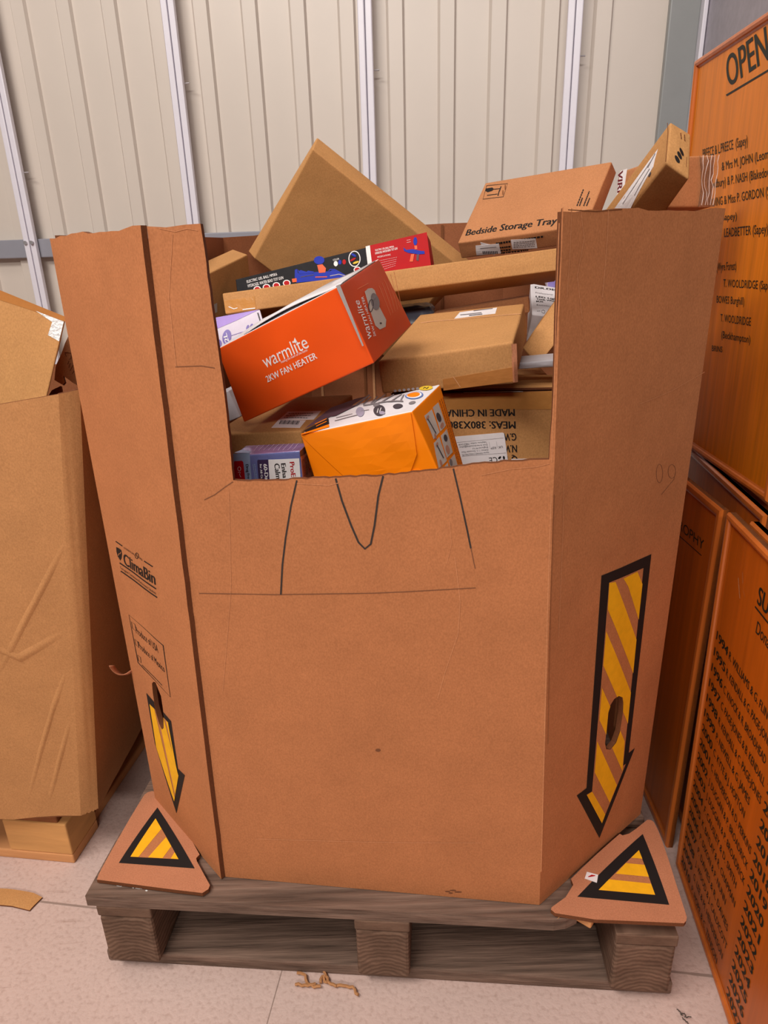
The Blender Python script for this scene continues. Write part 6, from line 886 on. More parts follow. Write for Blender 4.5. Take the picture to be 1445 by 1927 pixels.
def put_poly(mb, sf, pts, m, off=0.0007, cuts=8, thick=0.0, holes=(), side=None, back=None, void=None):
    """a polygon in face coordinates, cut into a grid so it follows the surface; thick > 0 makes it a board"""
    loops = [[Vector((p[0], p[1], 0)) for p in pts]] + [[Vector((p[0], p[1], 0)) for p in h] for h in holes]
    flat = [v for l in loops for v in l]
    tris = tessellate_polygon(loops)
    bm = bmesh.new(); bv = [bm.verts.new(v) for v in flat]
    for t in tris:
        try: bm.faces.new([bv[i] for i in t])
        except ValueError: pass
    for k in range(-2, cuts + 3):
        for ax in (0, 1):
            no = (1, 0, 0) if ax == 0 else (0, 1, 0); co = (k / cuts, 0, 0) if ax == 0 else (0, k / cuts, 0)
            bmesh.ops.bisect_plane(bm, geom=list(bm.verts) + list(bm.edges) + list(bm.faces), plane_co=co, plane_no=no, dist=1e-7)
    if void:                                   # leave out what a hand hole has cut away
        vp = [Vector((p[0], p[1], 0)) for p in void]
        for a, b in zip(vp, vp[1:] + vp[:1]):
            d = b - a
            bmesh.ops.bisect_plane(bm, geom=list(bm.verts) + list(bm.edges) + list(bm.faces), plane_co=a, plane_no=(-d.y, d.x, 0), dist=1e-7)
        def inside(c):
            k = False
            for a, b in zip(vp, vp[1:] + vp[:1]):
                if (a.y > c.y) != (b.y > c.y) and c.x < (b.x - a.x) * (c.y - a.y) / (b.y - a.y) + a.x: k = not k
            return k
        bmesh.ops.delete(bm, geom=[f for f in bm.faces if inside(f.calc_center_median())], context='FACES')
    bmesh.ops.recalc_face_normals(bm, faces=list(bm.faces))
    for f in bm.faces:
        if f.normal.z < 0: f.normal_flip()
    front = len(bm.faces)
    if thick:
        fs = list(bm.faces); bnd = [e for e in bm.edges if e.is_boundary]
        vs = list(bm.verts); mp = {v: bm.verts.new((v.co.x, v.co.y, -thick)) for v in vs}
        for f in fs: g = bm.faces.new([mp[v] for v in reversed(f.verts)]); g.material_index = 1
        for e in bnd:
            lp = e.link_loops[0]; a, b = lp.vert, lp.link_loop_next.vert
            g = bm.faces.new([b, a, mp[a], mp[b]]); g.material_index = 2
    bm.verts.index_update()
    co = [sf.at(v.co.x, v.co.y, off + v.co.z) for v in bm.verts]
    for idx, mm in ((0, m), (1, back or m), (2, side or m)):
        fl = [[v.index for v in f.verts] for f in bm.faces if f.material_index == idx]
        if fl:
            used = sorted({i for f in fl for i in f}); rm = {u: i for i, u in enumerate(used)}
            mb.add([co[u] for u in used], [[rm[i] for i in f] for f in fl], mm)
    bm.free()
def put_ribbon(mb, sf, L, Rr, m, off=0.0007):
    vs = []; fs = []
    for i in range(len(L) - 1):
        l0, l1, r0, r1 = (Vector(p) for p in (L[i], L[i + 1], Rr[i], Rr[i + 1]))
        n = max(1, int((l1 - l0).length / 0.08))
        for k in range(n):
            a, b = k / n, (k + 1) / n; o = len(vs)
            for p in (l0.lerp(l1, a), l0.lerp(l1, b), r0.lerp(r1, b), r0.lerp(r1, a)): vs.append(sf.at(p.x, p.y, off))
            fs.append((o, o + 1, o + 2, o + 3))
    mb.add(vs, fs, m)
STUCK = {'paper': 'shipping_label', 'silvertape': 'torn_tape', 'tapebrown': 'tape_or_gap_shade', 'tapegloss': 'tape_or_gap_shade'}
def decorate(key, sf, body, stick, void=None):
    """prints go into the body's own mesh; paper labels and tape become parts; stick collects them"""
    cur = None; clv = -1
    for d in DEC.get(key, []):
        k = d[0]
        lv = (d[7] if len(d) > 7 else 0) if k == 't' else d[-1]
        off = 0.0005 + 0.0004 * lv
        if k == 'p' and d[2] in STUCK:
            cur = MB(); clv = lv; stick.append((STUCK[d[2]], cur))
            put_poly(cur, sf, d[1], d[2], off, thick=0.0004); continue
        tgt = cur if (cur and lv > clv) else body
        if k == 't': put_text(tgt, sf, d[1], d[2], d[3], d[4], d[5], d[6], off)
        elif k == 'p': put_poly(tgt, sf, d[1], d[2], off, void=void)
        else: put_ribbon(tgt, sf, d[1], d[2], d[3], off)
FACES = {'F': (0, 1, 5, 4), 'R': (1, 3, 7, 5), 'L': (2, 0, 4, 6), 'T': (4, 5, 7, 6), 'D': (2, 3, 1, 0), 'B': (3, 2, 6, 7)}
def carton(key, name, label, cat, mats, r=0.003, bulge=0.0015, wob=0.0004, group=None):
    """rounded, slightly stuffed box through eight corners; returns the thing, its faces"""
    P = [Vector(p) for p in BOX[key]]
    base = (P[0] + P[1] + P[2] + P[3]) / 4
    t = thing(name, label, cat, base, group)
    W = ((P[1] - P[0]).length + (P[5] - P[4]).length) / 2; D = ((P[2] - P[0]).length + (P[3] - P[1]).length) / 2; H = ((P[4] - P[0]).length + (P[5] - P[1]).length) / 2
    half = Vector((W / 2, D / 2, H / 2)); r = min(r, min(W, D, H) * 0.3)
    sfs = {f: Surf([P[i] for i in FACES[f]], bulge, 0, wob, sum(map(ord, key + f))) for f in FACES}
    # keep the face's normal outward
    c8 = sum(P, Vector()) / 8
    body = MB()
    def tri(x, y, z):
        a, b, c = x / W + .5, y / D + .5, z / H + .5; q = Vector()
        for i in range(8):
            q += P[i] * ((a if i & 1 else 1 - a) * (b if i & 2 else 1 - b) * (c if i & 4 else 1 - c))
        return q
    def axis(l):
        e = r / l; return [0, e * .3, e * .65, e, e * 1.8] + [e * 1.8 + (1 - 3.6 * e) * k / 8 for k in range(1, 8)] + [1 - e * 1.8, 1 - e, 1 - e * .65, 1 - e * .3, 1]
    loc = {'F': lambda s, t: (-half.x + s * W, -half.y, -half.z + t * H), 'B': lambda s, t: (half.x - s * W, half.y, -half.z + t * H),
           'R': lambda s, t: (half.x, -half.y + s * D, -half.z + t * H), 'L': lambda s, t: (-half.x, half.y - s * D, -half.z + t * H),
           'T': lambda s, t: (-half.x + s * W, -half.y + t * D, half.z), 'D': lambda s, t: (-half.x + s * W, half.y - t * D, -half.z)}
    dim = {'F': (W, H), 'B': (W, H), 'R': (D, H), 'L': (D, H), 'T': (W, D), 'D': (W, D)}
    for f in FACES:
        As, At = axis(dim[f][0]), axis(dim[f][1]); sf = sfs[f]; vs = []; fs = []
        for b in At:
            for a in As:
                p = Vector(loc[f](a, b))
                q = Vector([max(-half[i] + r, min(half[i] - r, p[i])) for i in range(3)])
                d = p - q
                p = q + d.normalized() * r if d.length > 1e-9 else p
                vs.append(tri(*p) + sf.n * sf.disp(a, b))
        n = len(As)
        for j in range(len(At) - 1):
            for i in range(n - 1): fs.append((j * n + i, j * n + i + 1, (j + 1) * n + i + 1, (j + 1) * n + i))
        body.add(vs, fs, mats.get(f, mats['*']))
    stick = []
    for f in FACES: decorate(key + '.' + f, sfs[f], body, stick)
    return t, sfs, body, stick
def finish(t, body, stick, name='carton_body'):
    bm_o = body.build(name, t, smooth=True, angle=50)
    me = bm_o.data; bm = bmesh.new(); bm.from_mesh(me); bmesh.ops.remove_doubles(bm, verts=bm.verts, dist=1e-6); bm.to_mesh(me); bm.free()
    for n, mb in stick: mb.build(n, t)
    return t
def box_thing(key, name, label, cat, mats, **k):
    t, sfs, body, stick = carton(key, name, label, cat, mats if isinstance(mats, dict) else {'*': mats}, **k)
    return finish(t, body, stick), sfs

# ------------------------------------------------------------------ setting: floor, sheet-steel wall, trims, rail
mb = MB(); n = 1
mb.add([(-4, -3, 0), (4, -3, 0), (4, 4.2, 0), (-4, 4.2, 0)], [(0, 1, 2, 3)], 'concrete')
def groove(a, b, w):
    a, b = Vector(a), Vector(b); d = (b - a).normalized(); s = Vector((-d.y, d.x, 0)) * w / 2
    mb.add([a - s, b - s, b + s, a + s], [(0, 1, 2, 3)], 'joint')
groove((-3.0, 1.35, 0.0006), (-0.577, 0.976, 0.0006), 0.004); groove((-0.577, 0.976, 0.0006), (0.52, 0.815, 0.0006), 0.004); groove((0.52, 0.815, 0.0006), (3, 0.45, 0.0006), 0.005)
groove((-0.205, 0.87, 0.0006), (-0.245, 0.60, 0.0006), 0.0015)
structure(mb.build('floor'))
WY, WS = 3.3, -0.15
WT = Vector((1, WS, 0)).normalized(); WN = Vector((WT.y, -WT.x, 0))       # along the wall, and out of it towards the room
if WN.y > 0: WN = -WN
def wall_pt(x, out, z):                                                    # x: world x on the wall plane
    return Vector((x, WY + WS * x, 0)) + WN * out + Vector((0, 0, z))
TRIM_X = [-1.642, -0.823, -0.007, 0.809]
mb = MB(); prof = [(-4.0, 0.0)]
sheet = 0.817
for k in range(-3, 4):
    x0 = TRIM_X[0] + k * sheet
    for c in (0.144, 0.40, 0.65, 0.90):
        x = x0 + c * sheet
        if -3.9 < x < 1.13: prof += [(x - 0.042, 0), (x - 0.030, 0.017), (x + 0.026, 0.017), (x + 0.033, 0)]
prof.append((1.165, 0.0)); prof.sort()
vs = []; fs = []
for x, o in prof: vs += [wall_pt(x, o, 0), wall_pt(x, o, 3.6)]
for i in range(len(prof) - 1): fs.append((2 * i, 2 * i + 2, 2 * i + 3, 2 * i + 1))
mb.add(vs, fs, 'sheet_steel')
structure(mb.build('wall_back', smooth=True, angle=10))
RZ = Matrix.Rotation(math.atan2(WT.y, WT.x), 3, 'Z')
for i, x in enumerate(TRIM_X):
    mb = MB()
    mb.box(wall_pt(x - 0.015, 0.075, 1.8), (0.027, 0.026, 3.6), 'trim_white', RZ, 0.004)
    mb.box(wall_pt(x + 0.0, 0.058, 1.8), (0.020, 0.012, 3.6), 'trim_white', RZ, 0.002)
    mb.box(wall_pt(x + 0.015, 0.073, 1.8), (0.027, 0.024, 3.6), 'trim_white', RZ, 0.004)
    o = structure(mb.build('trim_%d' % (i + 1)))
    b = MB()
    for dx in (-0.016, 0.016):
        c = wall_pt(x + dx, 0.084, 1.318); b.tube([c, c + WN * 0.012], 0.009, 'bolt_steel', 12)
    b.build('bolt', o)
    b = MB(); c = wall_pt(x + 0.03, 0.06, 1.93 if i else 1.62); b.tube([c - WT * 0.02, c + WT * 0.02], 0.003, 'bolt_steel'); b.build('screw', o)
mb = MB(); mb.box(wall_pt(-1.4, 0.026, 1.293), (5.3, 0.052, 0.083), 'rail_grey', RZ, 0.004); structure(mb.build('trim_5'))
mb = MB(); mb.box(wall_pt(1.222, 0.01, 1.8), (0.115, 0.05, 3.6), 'grey_flashing', RZ, 0.006); structure(mb.build('trim_6'))
mb = MB(); mb.box(wall_pt(1.285, 0.03, 1.8), (0.016, 0.10, 3.6), 'trim_white', RZ, 0.003); structure(mb.build('trim_7'))
mb = MB(); a = wall_pt(1.295, 0.0, 0); b = a + WN * 2.1
mb.box((a + b) / 2 + WT * 0.02 + Vector((0, 0, 1.8)), (0.04, 2.1, 3.6), 'galvanised', RZ); structure(mb.build('wall_right'))

# ------------------------------------------------------------------ pallet under the main bin
PA = Vector((-0.535, 0.852, 0)); PT = Vector((0.996, -0.0890, 0)).normalized(); PN = Vector((0.0890, 0.996, 0)).normalized()
PR = Matrix.Rotation(math.atan2(PT.y, PT.x), 3, 'Z')
def pal(u, d, z): return PA + PT * u + PN * d + Vector((0, 0, z))
def pbox(u0, u1, d0, d1, z0, z1, m, bev=0.003):
    b = MB(); b.box(pal((u0 + u1) / 2, (d0 + d1) / 2, (z0 + z1) / 2), (u1 - u0, d1 - d0, z1 - z0), m, PR, bev); return b
pt = thing('pallet', 'weathered grey-brown timber pallet under the tall bin with yellow arrows', 'pallet', pal(0.5, 0.6, 0), 'timber pallets')
# front deck board with a splintered right end
out = [(0, 0), (0.30, 0.0), (0.55, 0.001), (0.795, 0.0), (0.815, 0.004), (0.835, 0.014), (0.842, 0.030), (0.87, 0.034), (0.93, 0.040), (1.005, 0.046), (1.006, 0.14), (0, 0.14)]
sf = Surf([pal(0, 0, 0.186), pal(1, 0, 0.186), pal(1, 1, 0.186), pal(0, 1, 0.186)])
b = MB(); put_poly(b, sf, out, 'old_wood', 0, 10, thick=0.023); fd = b.build('deck_board', pt)
b = MB(); put_poly(b, sf, [(0.800, 0.002), (0.842, 0.030), (0.93, 0.040), (0.90, 0.046), (0.83, 0.036)], 'fresh_wood', 0.0006); b.box(pal(0.838, 0.020, 0.176), (0.05, 0.014, 0.014), 'fresh_wood', PR @ Matrix.Rotation(-0.6, 3, 'Z'), 0.003); b.build('split_end', fd)
b = MB(); 
rnd = random.Random(3)
for k in range(34):
    u = rnd.uniform(0.018, 0.112); d = 0.033 - 0.14 * (u - 0.02) + rnd.uniform(-0.008, 0.008) ; q = rnd.uniform(0.003, 0.010)
    put_poly(b, sf, [(u, d), (u + q, d - 0.001), (u + q * 1.1, d + q * .35), (u + q * .2, d + q * .5)], 'paint_and_glint', 0.0005, 1)
b.build('paint_mark', fd)
for d0, d1 in ((0.22, 0.32), (0.40, 0.54), (0.66, 0.80), (0.88, 0.98), (1.06, 1.20)): pbox(0, 1.0, d0, d1, 0.163, 0.186, 'old_wood').build('deck_board', pt)
for u0, u1 in ((0.014, 0.112), (0.466, 0.560), (0.896, 0.996)):
    pbox(u0, u1, 0.0, 1.2, 0.139, 0.1625, 'end_grain').build('stringer_board', pt)
    for d0, d1 in ((0.0, 0.14), (0.53, 0.67), (1.06, 1.20)):
        b = MB(); b.box(pal((u0 + u1) / 2, (d0 + d1) / 2, 0.083), (u1 - u0 - .003, d1 - d0, 0.110), 'end_grain', PR, 0.006)
        b.build('block', pt)
for d0, d1 in ((0.018, 0.125), (0.55, 0.65), (1.08, 1.18)): pbox(0.0, 1.008, d0, d1, 0.0, 0.0275, 'old_wood', 0.004).build('bottom_board', pt)
b = MB()
for u, z in ((0.93, 0.153), (0.952, 0.152)): b.tube([pal(u, 0.03, 0.163), pal(u, 0.02, 0.1835)], 0.003, 'rust_nail')
b.build('nail', pt)

# ------------------------------------------------------------------ the main octagonal bin
Q = QUAD
bt = thing('bulk_bin', 'tall octagonal brown cardboard bin with yellow arrows and cut-out front, full of boxes', 'cardboard bin', (0.0, 1.35, 0.187), 'bulk bins')
TH = 0.008
cut = OUTL['cut']
def rough(pts, amp, step, seed):
    rnd = random.Random(seed); o = []
    for a, b in zip(pts, pts[1:]):
        a, b = Vector(a), Vector(b); m = max(1, int((b - a).length / step))
        for k in range(m):
            p = a.lerp(b, k / m)
            o.append((p.x + rnd.uniform(-amp, amp) * (1 if k else 0.3), p.y + rnd.uniform(-amp, amp) * (1 if k else 0.3)))
    o.append(tuple(pts[-1])); return o
sfF = Surf(Q['front'], 0.006, 0.0, 0.0006, 11)
cr = rough(cut, 0.0010, 0.014, 5)
outline = [(0, 0), (0.004, 0.0), (1, 0), (1, 1.0), (cr[-1][0], 0.999)] + cr[::-1] + [(0.10, 0.999), (0.05, 0.997), (0, 0.999)]
b = MB(); put_poly(b, sfF, outline, 'kraft_bin', 0, 10, TH, (), 'flute', 'kraft_inner'); decorate('front', sfF, b, []); fp = b.build('front_panel', bt, True, 35)
# crushed, lighter folds on the front edges
for key, label, hole, off in (('lfac', 'left corner panel with printed sign and hazard arrow', 'lhole', TH), ('rfac', 'right corner panel with large hazard arrow', 'rhole', 0.0)):
    sf = Surf(Q[key], 0.003, off, 0.0005, 21 + len(hole) + (5 if key == 'rfac' else 0))
    top = rough([(1, 1.0), (0.72, 0.997), (0.35, 0.999), (0, 0.996)], 0.0016, 0.06, 9)
    side0 = rough([(0, 0.996), (0, 0.0)], 0.0015, 0.05, 4)
    edge1 = rough([(1, 0), (1, 1.0)], 0.003 if key == 'lfac' else 0.0, 0.03, 8)
    ol = [(0, 0)] + edge1[:-1] + top + side0[1:-1]
    b = MB(); put_poly(b, sf, ol, 'kraft_bin', 0, 10, TH, (OUTL[hole],), 'flute', 'kraft_inner'); st = []
    decorate(key, sf, b, st, OUTL[hole]); o = b.build('corner_panel', bt, True, 35); o['label'] = label
    hp = OUTL[hole]; cx = sum(p[0] for p in hp) / len(hp); cy = sum(p[1] for p in hp) / len(hp)
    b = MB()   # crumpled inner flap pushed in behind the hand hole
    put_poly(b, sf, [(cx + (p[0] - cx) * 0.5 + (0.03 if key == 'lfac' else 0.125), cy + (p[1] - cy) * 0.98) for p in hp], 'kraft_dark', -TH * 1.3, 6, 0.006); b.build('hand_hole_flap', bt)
for key in ('lside', 'rside', 'lback', 'rback', 'back'):
    sf = Surf(Q[key], 0.004, 0, 0.0008, 40 + len(key))
    b = MB(); put_poly(b, sf, [(0, 0), (1, 0), (1, 1), (0.6, 0.997), (0.3, 1.001), (0, 1)], 'kraft_bin', 0, 8, TH, (), 'flute', 'kraft_inner')
    if key == 'back':
        for k, s in enumerate((0.50, 0.56, 0.60, 0.655, 0.70, 0.93, 0.30)):
            put_poly(b, sf, [(s, 0), (s + 0.012, 0), (s + 0.012, 0.998), (s, 0.998)], 'kraft_light' if k % 2 else 'kraft_dark', -TH - 0.001 - 0.0003 * k, 6, 0.001)
    b.build('back_panel' if 'back' in key else 'side_panel', bt, True, 35)
base = [Vector(Q[k][0]) for k in ('front', 'rfac', 'rside', 'rback', 'back', 'lback', 'lside', 'lfac')]
cc = sum(base, Vector()) / 8
b = MB(); pts = [cc + (p - cc) * 0.95 + Vector((0, 0, 0.0)) for p in base]
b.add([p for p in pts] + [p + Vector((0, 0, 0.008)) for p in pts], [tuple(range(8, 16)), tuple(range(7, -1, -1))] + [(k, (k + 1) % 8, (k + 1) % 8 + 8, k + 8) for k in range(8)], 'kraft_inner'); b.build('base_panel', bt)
for key, lab in (('lflap', None), ('rflap', None)):
    sf = Surf(Q[key], 0.0, 0, 0.0, 3)
    b = MB(); put_poly(b, sf, OUTL[key], 'kraft_flap', 0, 8, 0.0075, (), 'flute', 'kraft_inner'); decorate(key, sf, b, []); fo = b.build('corner_flap', bt, True, 35)
    if key == 'rflap':
        b = MB(); put_poly(b, sf, OUTL['rsticker'], 'paper', 0.0016, 4, 0.001)
        s0 = Vector(OUTL['rsticker'][3]); s1 = Vector(OUTL['rsticker'][1]); m0 = s0.lerp(s1, .25); m1 = s0.lerp(s1, .78)
        put_ribbon(b, sf, [m0 + Vector((0, .006)), m0.lerp(m1, .5) + Vector((0, .014)), m1], [m0, m0.lerp(m1, .5) + Vector((0, -.004)), m1 - Vector((0, .006))], 'red', 0.002)
        so = b.build('sticker', fo); so['label'] = 'small white sticker on the right corner flap'
# torn paper curl on the left panel edge
b = MB(); sfl = Surf(Q['lfac'], 0, TH)
p0 = sfl.at(0.02, 0.30, 0.002); vs = []; fs = []
for k in range(9):
    a = k / 8; ang = a * 3.6
    c = p0 + Vector((-0.020 * math.sin(ang * 0.62) - 0.012 * a, -0.02 * a, -0.006 + 0.018 * (1 - math.cos(ang)) * 0.6 - .012 * math.sin(ang)))
    vs += [c + Vector((0, -0.002, 0.004)), c + Vector((0.002, 0.014, -0.006))]
for k in range(8): fs.append((2 * k, 2 * k + 2, 2 * k + 3, 2 * k + 1))
b.add(vs, fs, 'kraft_flap'); o = b.build('torn_strip', bt, True)
md = o.modifiers.new('thickness', 'SOLIDIFY'); md.thickness = 0.0012

# ------------------------------------------------------------------ boxes in the bin
t, sf = box_thing('china', 'shipping_carton', 'large tan carton printed MADE IN CHINA upside down, low at right', 'box', 'kraft_tan', r=0.004, group='cartons piled in the cut-out bin')
b = MB(); T = sf['T']; put_poly(b, T, [(0, 0.03), (0.3, 0.034), (0.6, 0.03), (1, 0.036), (1, 0.48), (0, 0.48)], 'kraft_tan', 0.007, 6, 0.004, (), 'flute'); b.build('top_flap', t)
b = MB(); put_poly(b, T, [(0.0, 0.016), (1, 0.02), (1, 0.034), (0, 0.034)], 'kraft_dark', 0.001, 6, 0.0006)  # dark strip paints the shade in the gap at the flap edge
put_poly(b, T, [(0.42, 0.012), (0.52, 0.020), (0.74, 0.022), (0.76, 0.010)], 'paint_and_glint', 0.0018, 6, 0.0005); b.build('tape_or_gap_shade', t)
t, sf = box_thing('mid', 'shipping_carton', 'wide flat tan carton lying on the upside-down MADE IN CHINA carton', 'box', 'kraft_tan', r=0.004, group='cartons piled in the cut-out bin')
b = MB(); P = sf['F']
vs = []; fs = []
for k in range(7):
    v = 0.05 + 0.9 * k / 6; o_ = 0.004 + 0.006 * math.sin(k * 0.9)
    vs += [P.at(0.985, v, 0.0), P.at(1.0, v, o_ * .7), P.at(1.022, v, 0.001)]
for k in range(6):
    for j in range(2): fs.append((3 * k + j, 3 * k + j + 1, 3 * k + j + 4, 3 * k + j + 3))
b.add(vs, fs, 'kraft_flap'); b.build('crushed_corner', t, True)
# heater box with its top flap sprung open
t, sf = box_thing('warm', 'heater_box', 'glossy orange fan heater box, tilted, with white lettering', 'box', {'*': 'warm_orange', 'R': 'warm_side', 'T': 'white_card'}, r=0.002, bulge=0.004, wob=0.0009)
b = MB(); T = sf['T']
vs = []; fs = []; n = 16
for k in range(n + 1):
    a = k / n; lift = 0.001 + 0.0045 * math.sin(math.pi * min(1, a * 1.1)) * (1 if a < 0.92 else .4)
    vs += [T.at(0.24 + 0.76 * a, 0.01, lift), T.at(0.24 + 0.76 * a, 0.10, lift * .8 + 0.001), T.at(0.24 + 0.76 * a, 0.9, 0.001)]
for k in range(n):
    for j in range(2): fs.append((3 * k + j, 3 * k + 3 + j, 3 * k + 4 + j, 3 * k + 1 + j))
b.add(vs, fs, 'white_card'); o = b.build('lid_flap', t, True); o['label'] = 'white underside of the sprung lid flap'
md = o.modifiers.new('thickness', 'SOLIDIFY'); md.thickness = 0.0012
# cleaning brush box: tuck flaps on its orange end
t, sf = box_thing('orange', 'product_box', 'bright orange box with pictures on its white top, leaning at the cut-out edge', 'box', {'*': 'orange2', 'T': 'white_card'}, r=0.002, bulge=0.002, wob=0.0006, group='retail boxes piled in the cut-out bin')
b = MB(); F = sf['F']
put_poly(b, F, [(0.01, 0.985), (0.99, 0.985), (0.90, 0.42), (0.77, 0.12), (0.36, 0.04), (0.30, 0.10)], 'orange2', 0.0022, 8, 0.0016); b.build('tuck_flap', t)
b = MB(); put_poly(b, F, [(0.03, 0.02), (0.97, 0.02), (0.86, 0.20), (0.32, 0.13)], 'orange2', 0.0012, 8, 0.0008); b.build('tuck_flap', t)
box_thing('proe', 'product_box', 'small shrink-wrapped lavender blue box with white panel, standing at left corner of cut-out', 'box', {'*': 'periwinkle', 'R': 'proe_side', 'T': 'proe_top'}, r=0.0025, bulge=0.0008, group='retail boxes piled in the cut-out bin')
box_thing('low', 'shipping_carton', 'brown carton with two white labels, beneath the orange heater box', 'box', 'kraft_tan', r=0.003, group='cartons piled in the cut-out bin')
box_thing('long', 'shipping_carton', 'long narrow tan carton lying across the pile behind the heater box', 'box', 'kraft_tan', r=0.0025, group='cartons piled in the cut-out bin')
box_thing('toy', 'toy_box', 'long black and red toy box behind the long tan carton', 'box', {'*': 'black_card', 'R': 'red'}, r=0.0015, bulge=0.001)
box_thing('big', 'shipping_carton', 'big flat brown carton standing on its corner behind the toy box', 'box', 'kraft_tan', r=0.003, bulge=0.003, group='cartons piled in the cut-out bin')
box_thing('tray', 'shipping_carton', 'flat tan carton printed Bedside Storage Tray with a wine glass symbol', 'box', 'kraft_pink', r=0.003, group='cartons piled in the cut-out bin')
t, sf = box_thing('small', 'shipping_carton', 'brown carton at far left of the pile, below the tilted flat carton', 'box', 'kraft_tan', r=0.003, group='cartons piled in the cut-out bin')
t, sf = box_thing('viri', 'shipping_carton', 'tan carton with printed white tape and clear wrap, at top right of pile', 'box', 'kraft_pink', r=0.003, group='cartons piled in the cut-out bin')
b = MB(); Rf = Surf(sf['R'].q, 0.002, 0.002, 0.0018, 5)
put_poly(b, Rf, [(0.70, 0.0), (0.72, 0.5), (0.66, 1.0), (1.04, 0.98), (1.03, 0.5), (1.04, 0.0)], 'clear_film', 0.001, 14, 0.0006)
b.build('plastic_wrap', t, True, 60)
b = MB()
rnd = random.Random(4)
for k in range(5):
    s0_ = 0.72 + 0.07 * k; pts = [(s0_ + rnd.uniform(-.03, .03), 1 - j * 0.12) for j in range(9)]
    put_ribbon(b, Rf, [(p[0], p[1]) for p in pts], [(p[0] + 0.012, p[1] - .01) for p in pts], 'paint_and_glint', 0.0025)
b.build('wrap_highlight', t)  # white streaks painted as highlights on the clear wrap
box_thing('narrow', 'shipping_carton', 'narrow tan carton poking up at top right, three small black oval marks on its end', 'box', 'kraft_tan', r=0.003, group='cartons piled in the cut-out bin')
box_thing('white', 'product_box', 'white teeth whitening kit box wedged at right behind a tan carton', 'box', 'white_card', r=0.0015, group='retail boxes piled in the cut-out bin')
box_thing('diag', 'shipping_carton', 'slim tan carton tipped on end against right side of cut-out', 'box', 'kraft_tan', r=0.003, group='cartons piled in the cut-out bin')
box_thing('purple', 'product_box', 'lavender and white box printed 2L, behind top left of heater box', 'box', 'lavender_card', r=0.0015, group='retail boxes piled in the cut-out bin')
box_thing('pale', 'shipping_carton', 'thin pale carton edge showing below the long tan carton', 'box', 'kraft_pink', r=0.002, group='cartons piled in the cut-out bin')
box_thing('grey', 'grey_package', 'dark blue-grey package deep in the pile right of the heater box', 'package', 'slate_plastic', r=0.008, bulge=0.004, wob=0.002)
box_thing('lav', 'product_box', 'pale lavender box glimpsed at right under the end of the long tan carton', 'box', {'*': 'lavender_card', 'F': 'violet2', 'T': 'lavender_card'}, r=0.0015, group='retail boxes piled in the cut-out bin')
box_thing('wsliver', 'product_box', 'white box sliver at left edge under the heater box', 'box', 'grey_card', r=0.0015, group='retail boxes piled in the cut-out bin')
box_thing('strip', 'product_box', 'flat grey-white box under the tipped slim carton at right', 'box', 'grey_card', r=0.0015, group='retail boxes piled in the cut-out bin')

# ------------------------------------------------------------------ left: pallet, bin, its carton
LA = Vector((-0.686, 1.088, 0)); LT = Vector((-0.990, 0.135, 0)).normalized(); LN = Vector((0.10, 0.995, 0)).normalized()
LR = Matrix.Rotation(math.atan2(-LT.y, -LT.x), 3, 'Z')
def lp(u, d, z): return LA + LT * u + LN * d + Vector((0, 0, z))
def lbox(u0, u1, d0, d1, z0, z1, m, bev=0.003):
    b = MB(); b.box(lp((u0 + u1) / 2, (d0 + d1) / 2, (z0 + z1) / 2), (u1 - u0, d1 - d0, z1 - z0), m, LR, bev); return b
lt = thing('pallet', 'pale timber pallet under the creased bin at left', 'pallet', lp(0.4, 0.5, 0), 'timber pallets')
for u0, u1 in ((0.0, 0.145), (0.43, 0.57), (0.86, 1.0)):
    for d0, d1 in ((0.0, 0.10), (0.45, 0.55), (0.9, 1.0)): lbox(u0, u1, d0, d1, 0.024, 0.108, 'pale_block').build('block', lt)
for d0, d1 in ((0.0, 0.10), (0.45, 0.55), (0.9, 1.0)):
    lbox(0, 1.0, d0, d1, 0, 0.0235, 'fresh_wood').build('bottom_board', lt)
lbox(0, 0.1, 0.102, 0.898, 0, 0.0235, 'fresh_wood').build('bottom_board', lt)
for u0, u1 in ((0.002, 0.14), (0.30, 0.42), (0.58, 0.70), (0.86, 1.0)): lbox(u0, u1, 0.002, 1.0, 0.1085, 0.128, 'board_edge').build('deck_board', lt)
lb = thing('bulk_bin', 'tan cardboard bin at left with a bulging creased corner', 'cardboard bin', (-0.9, 1.3, 0.14), 'bulk bins')
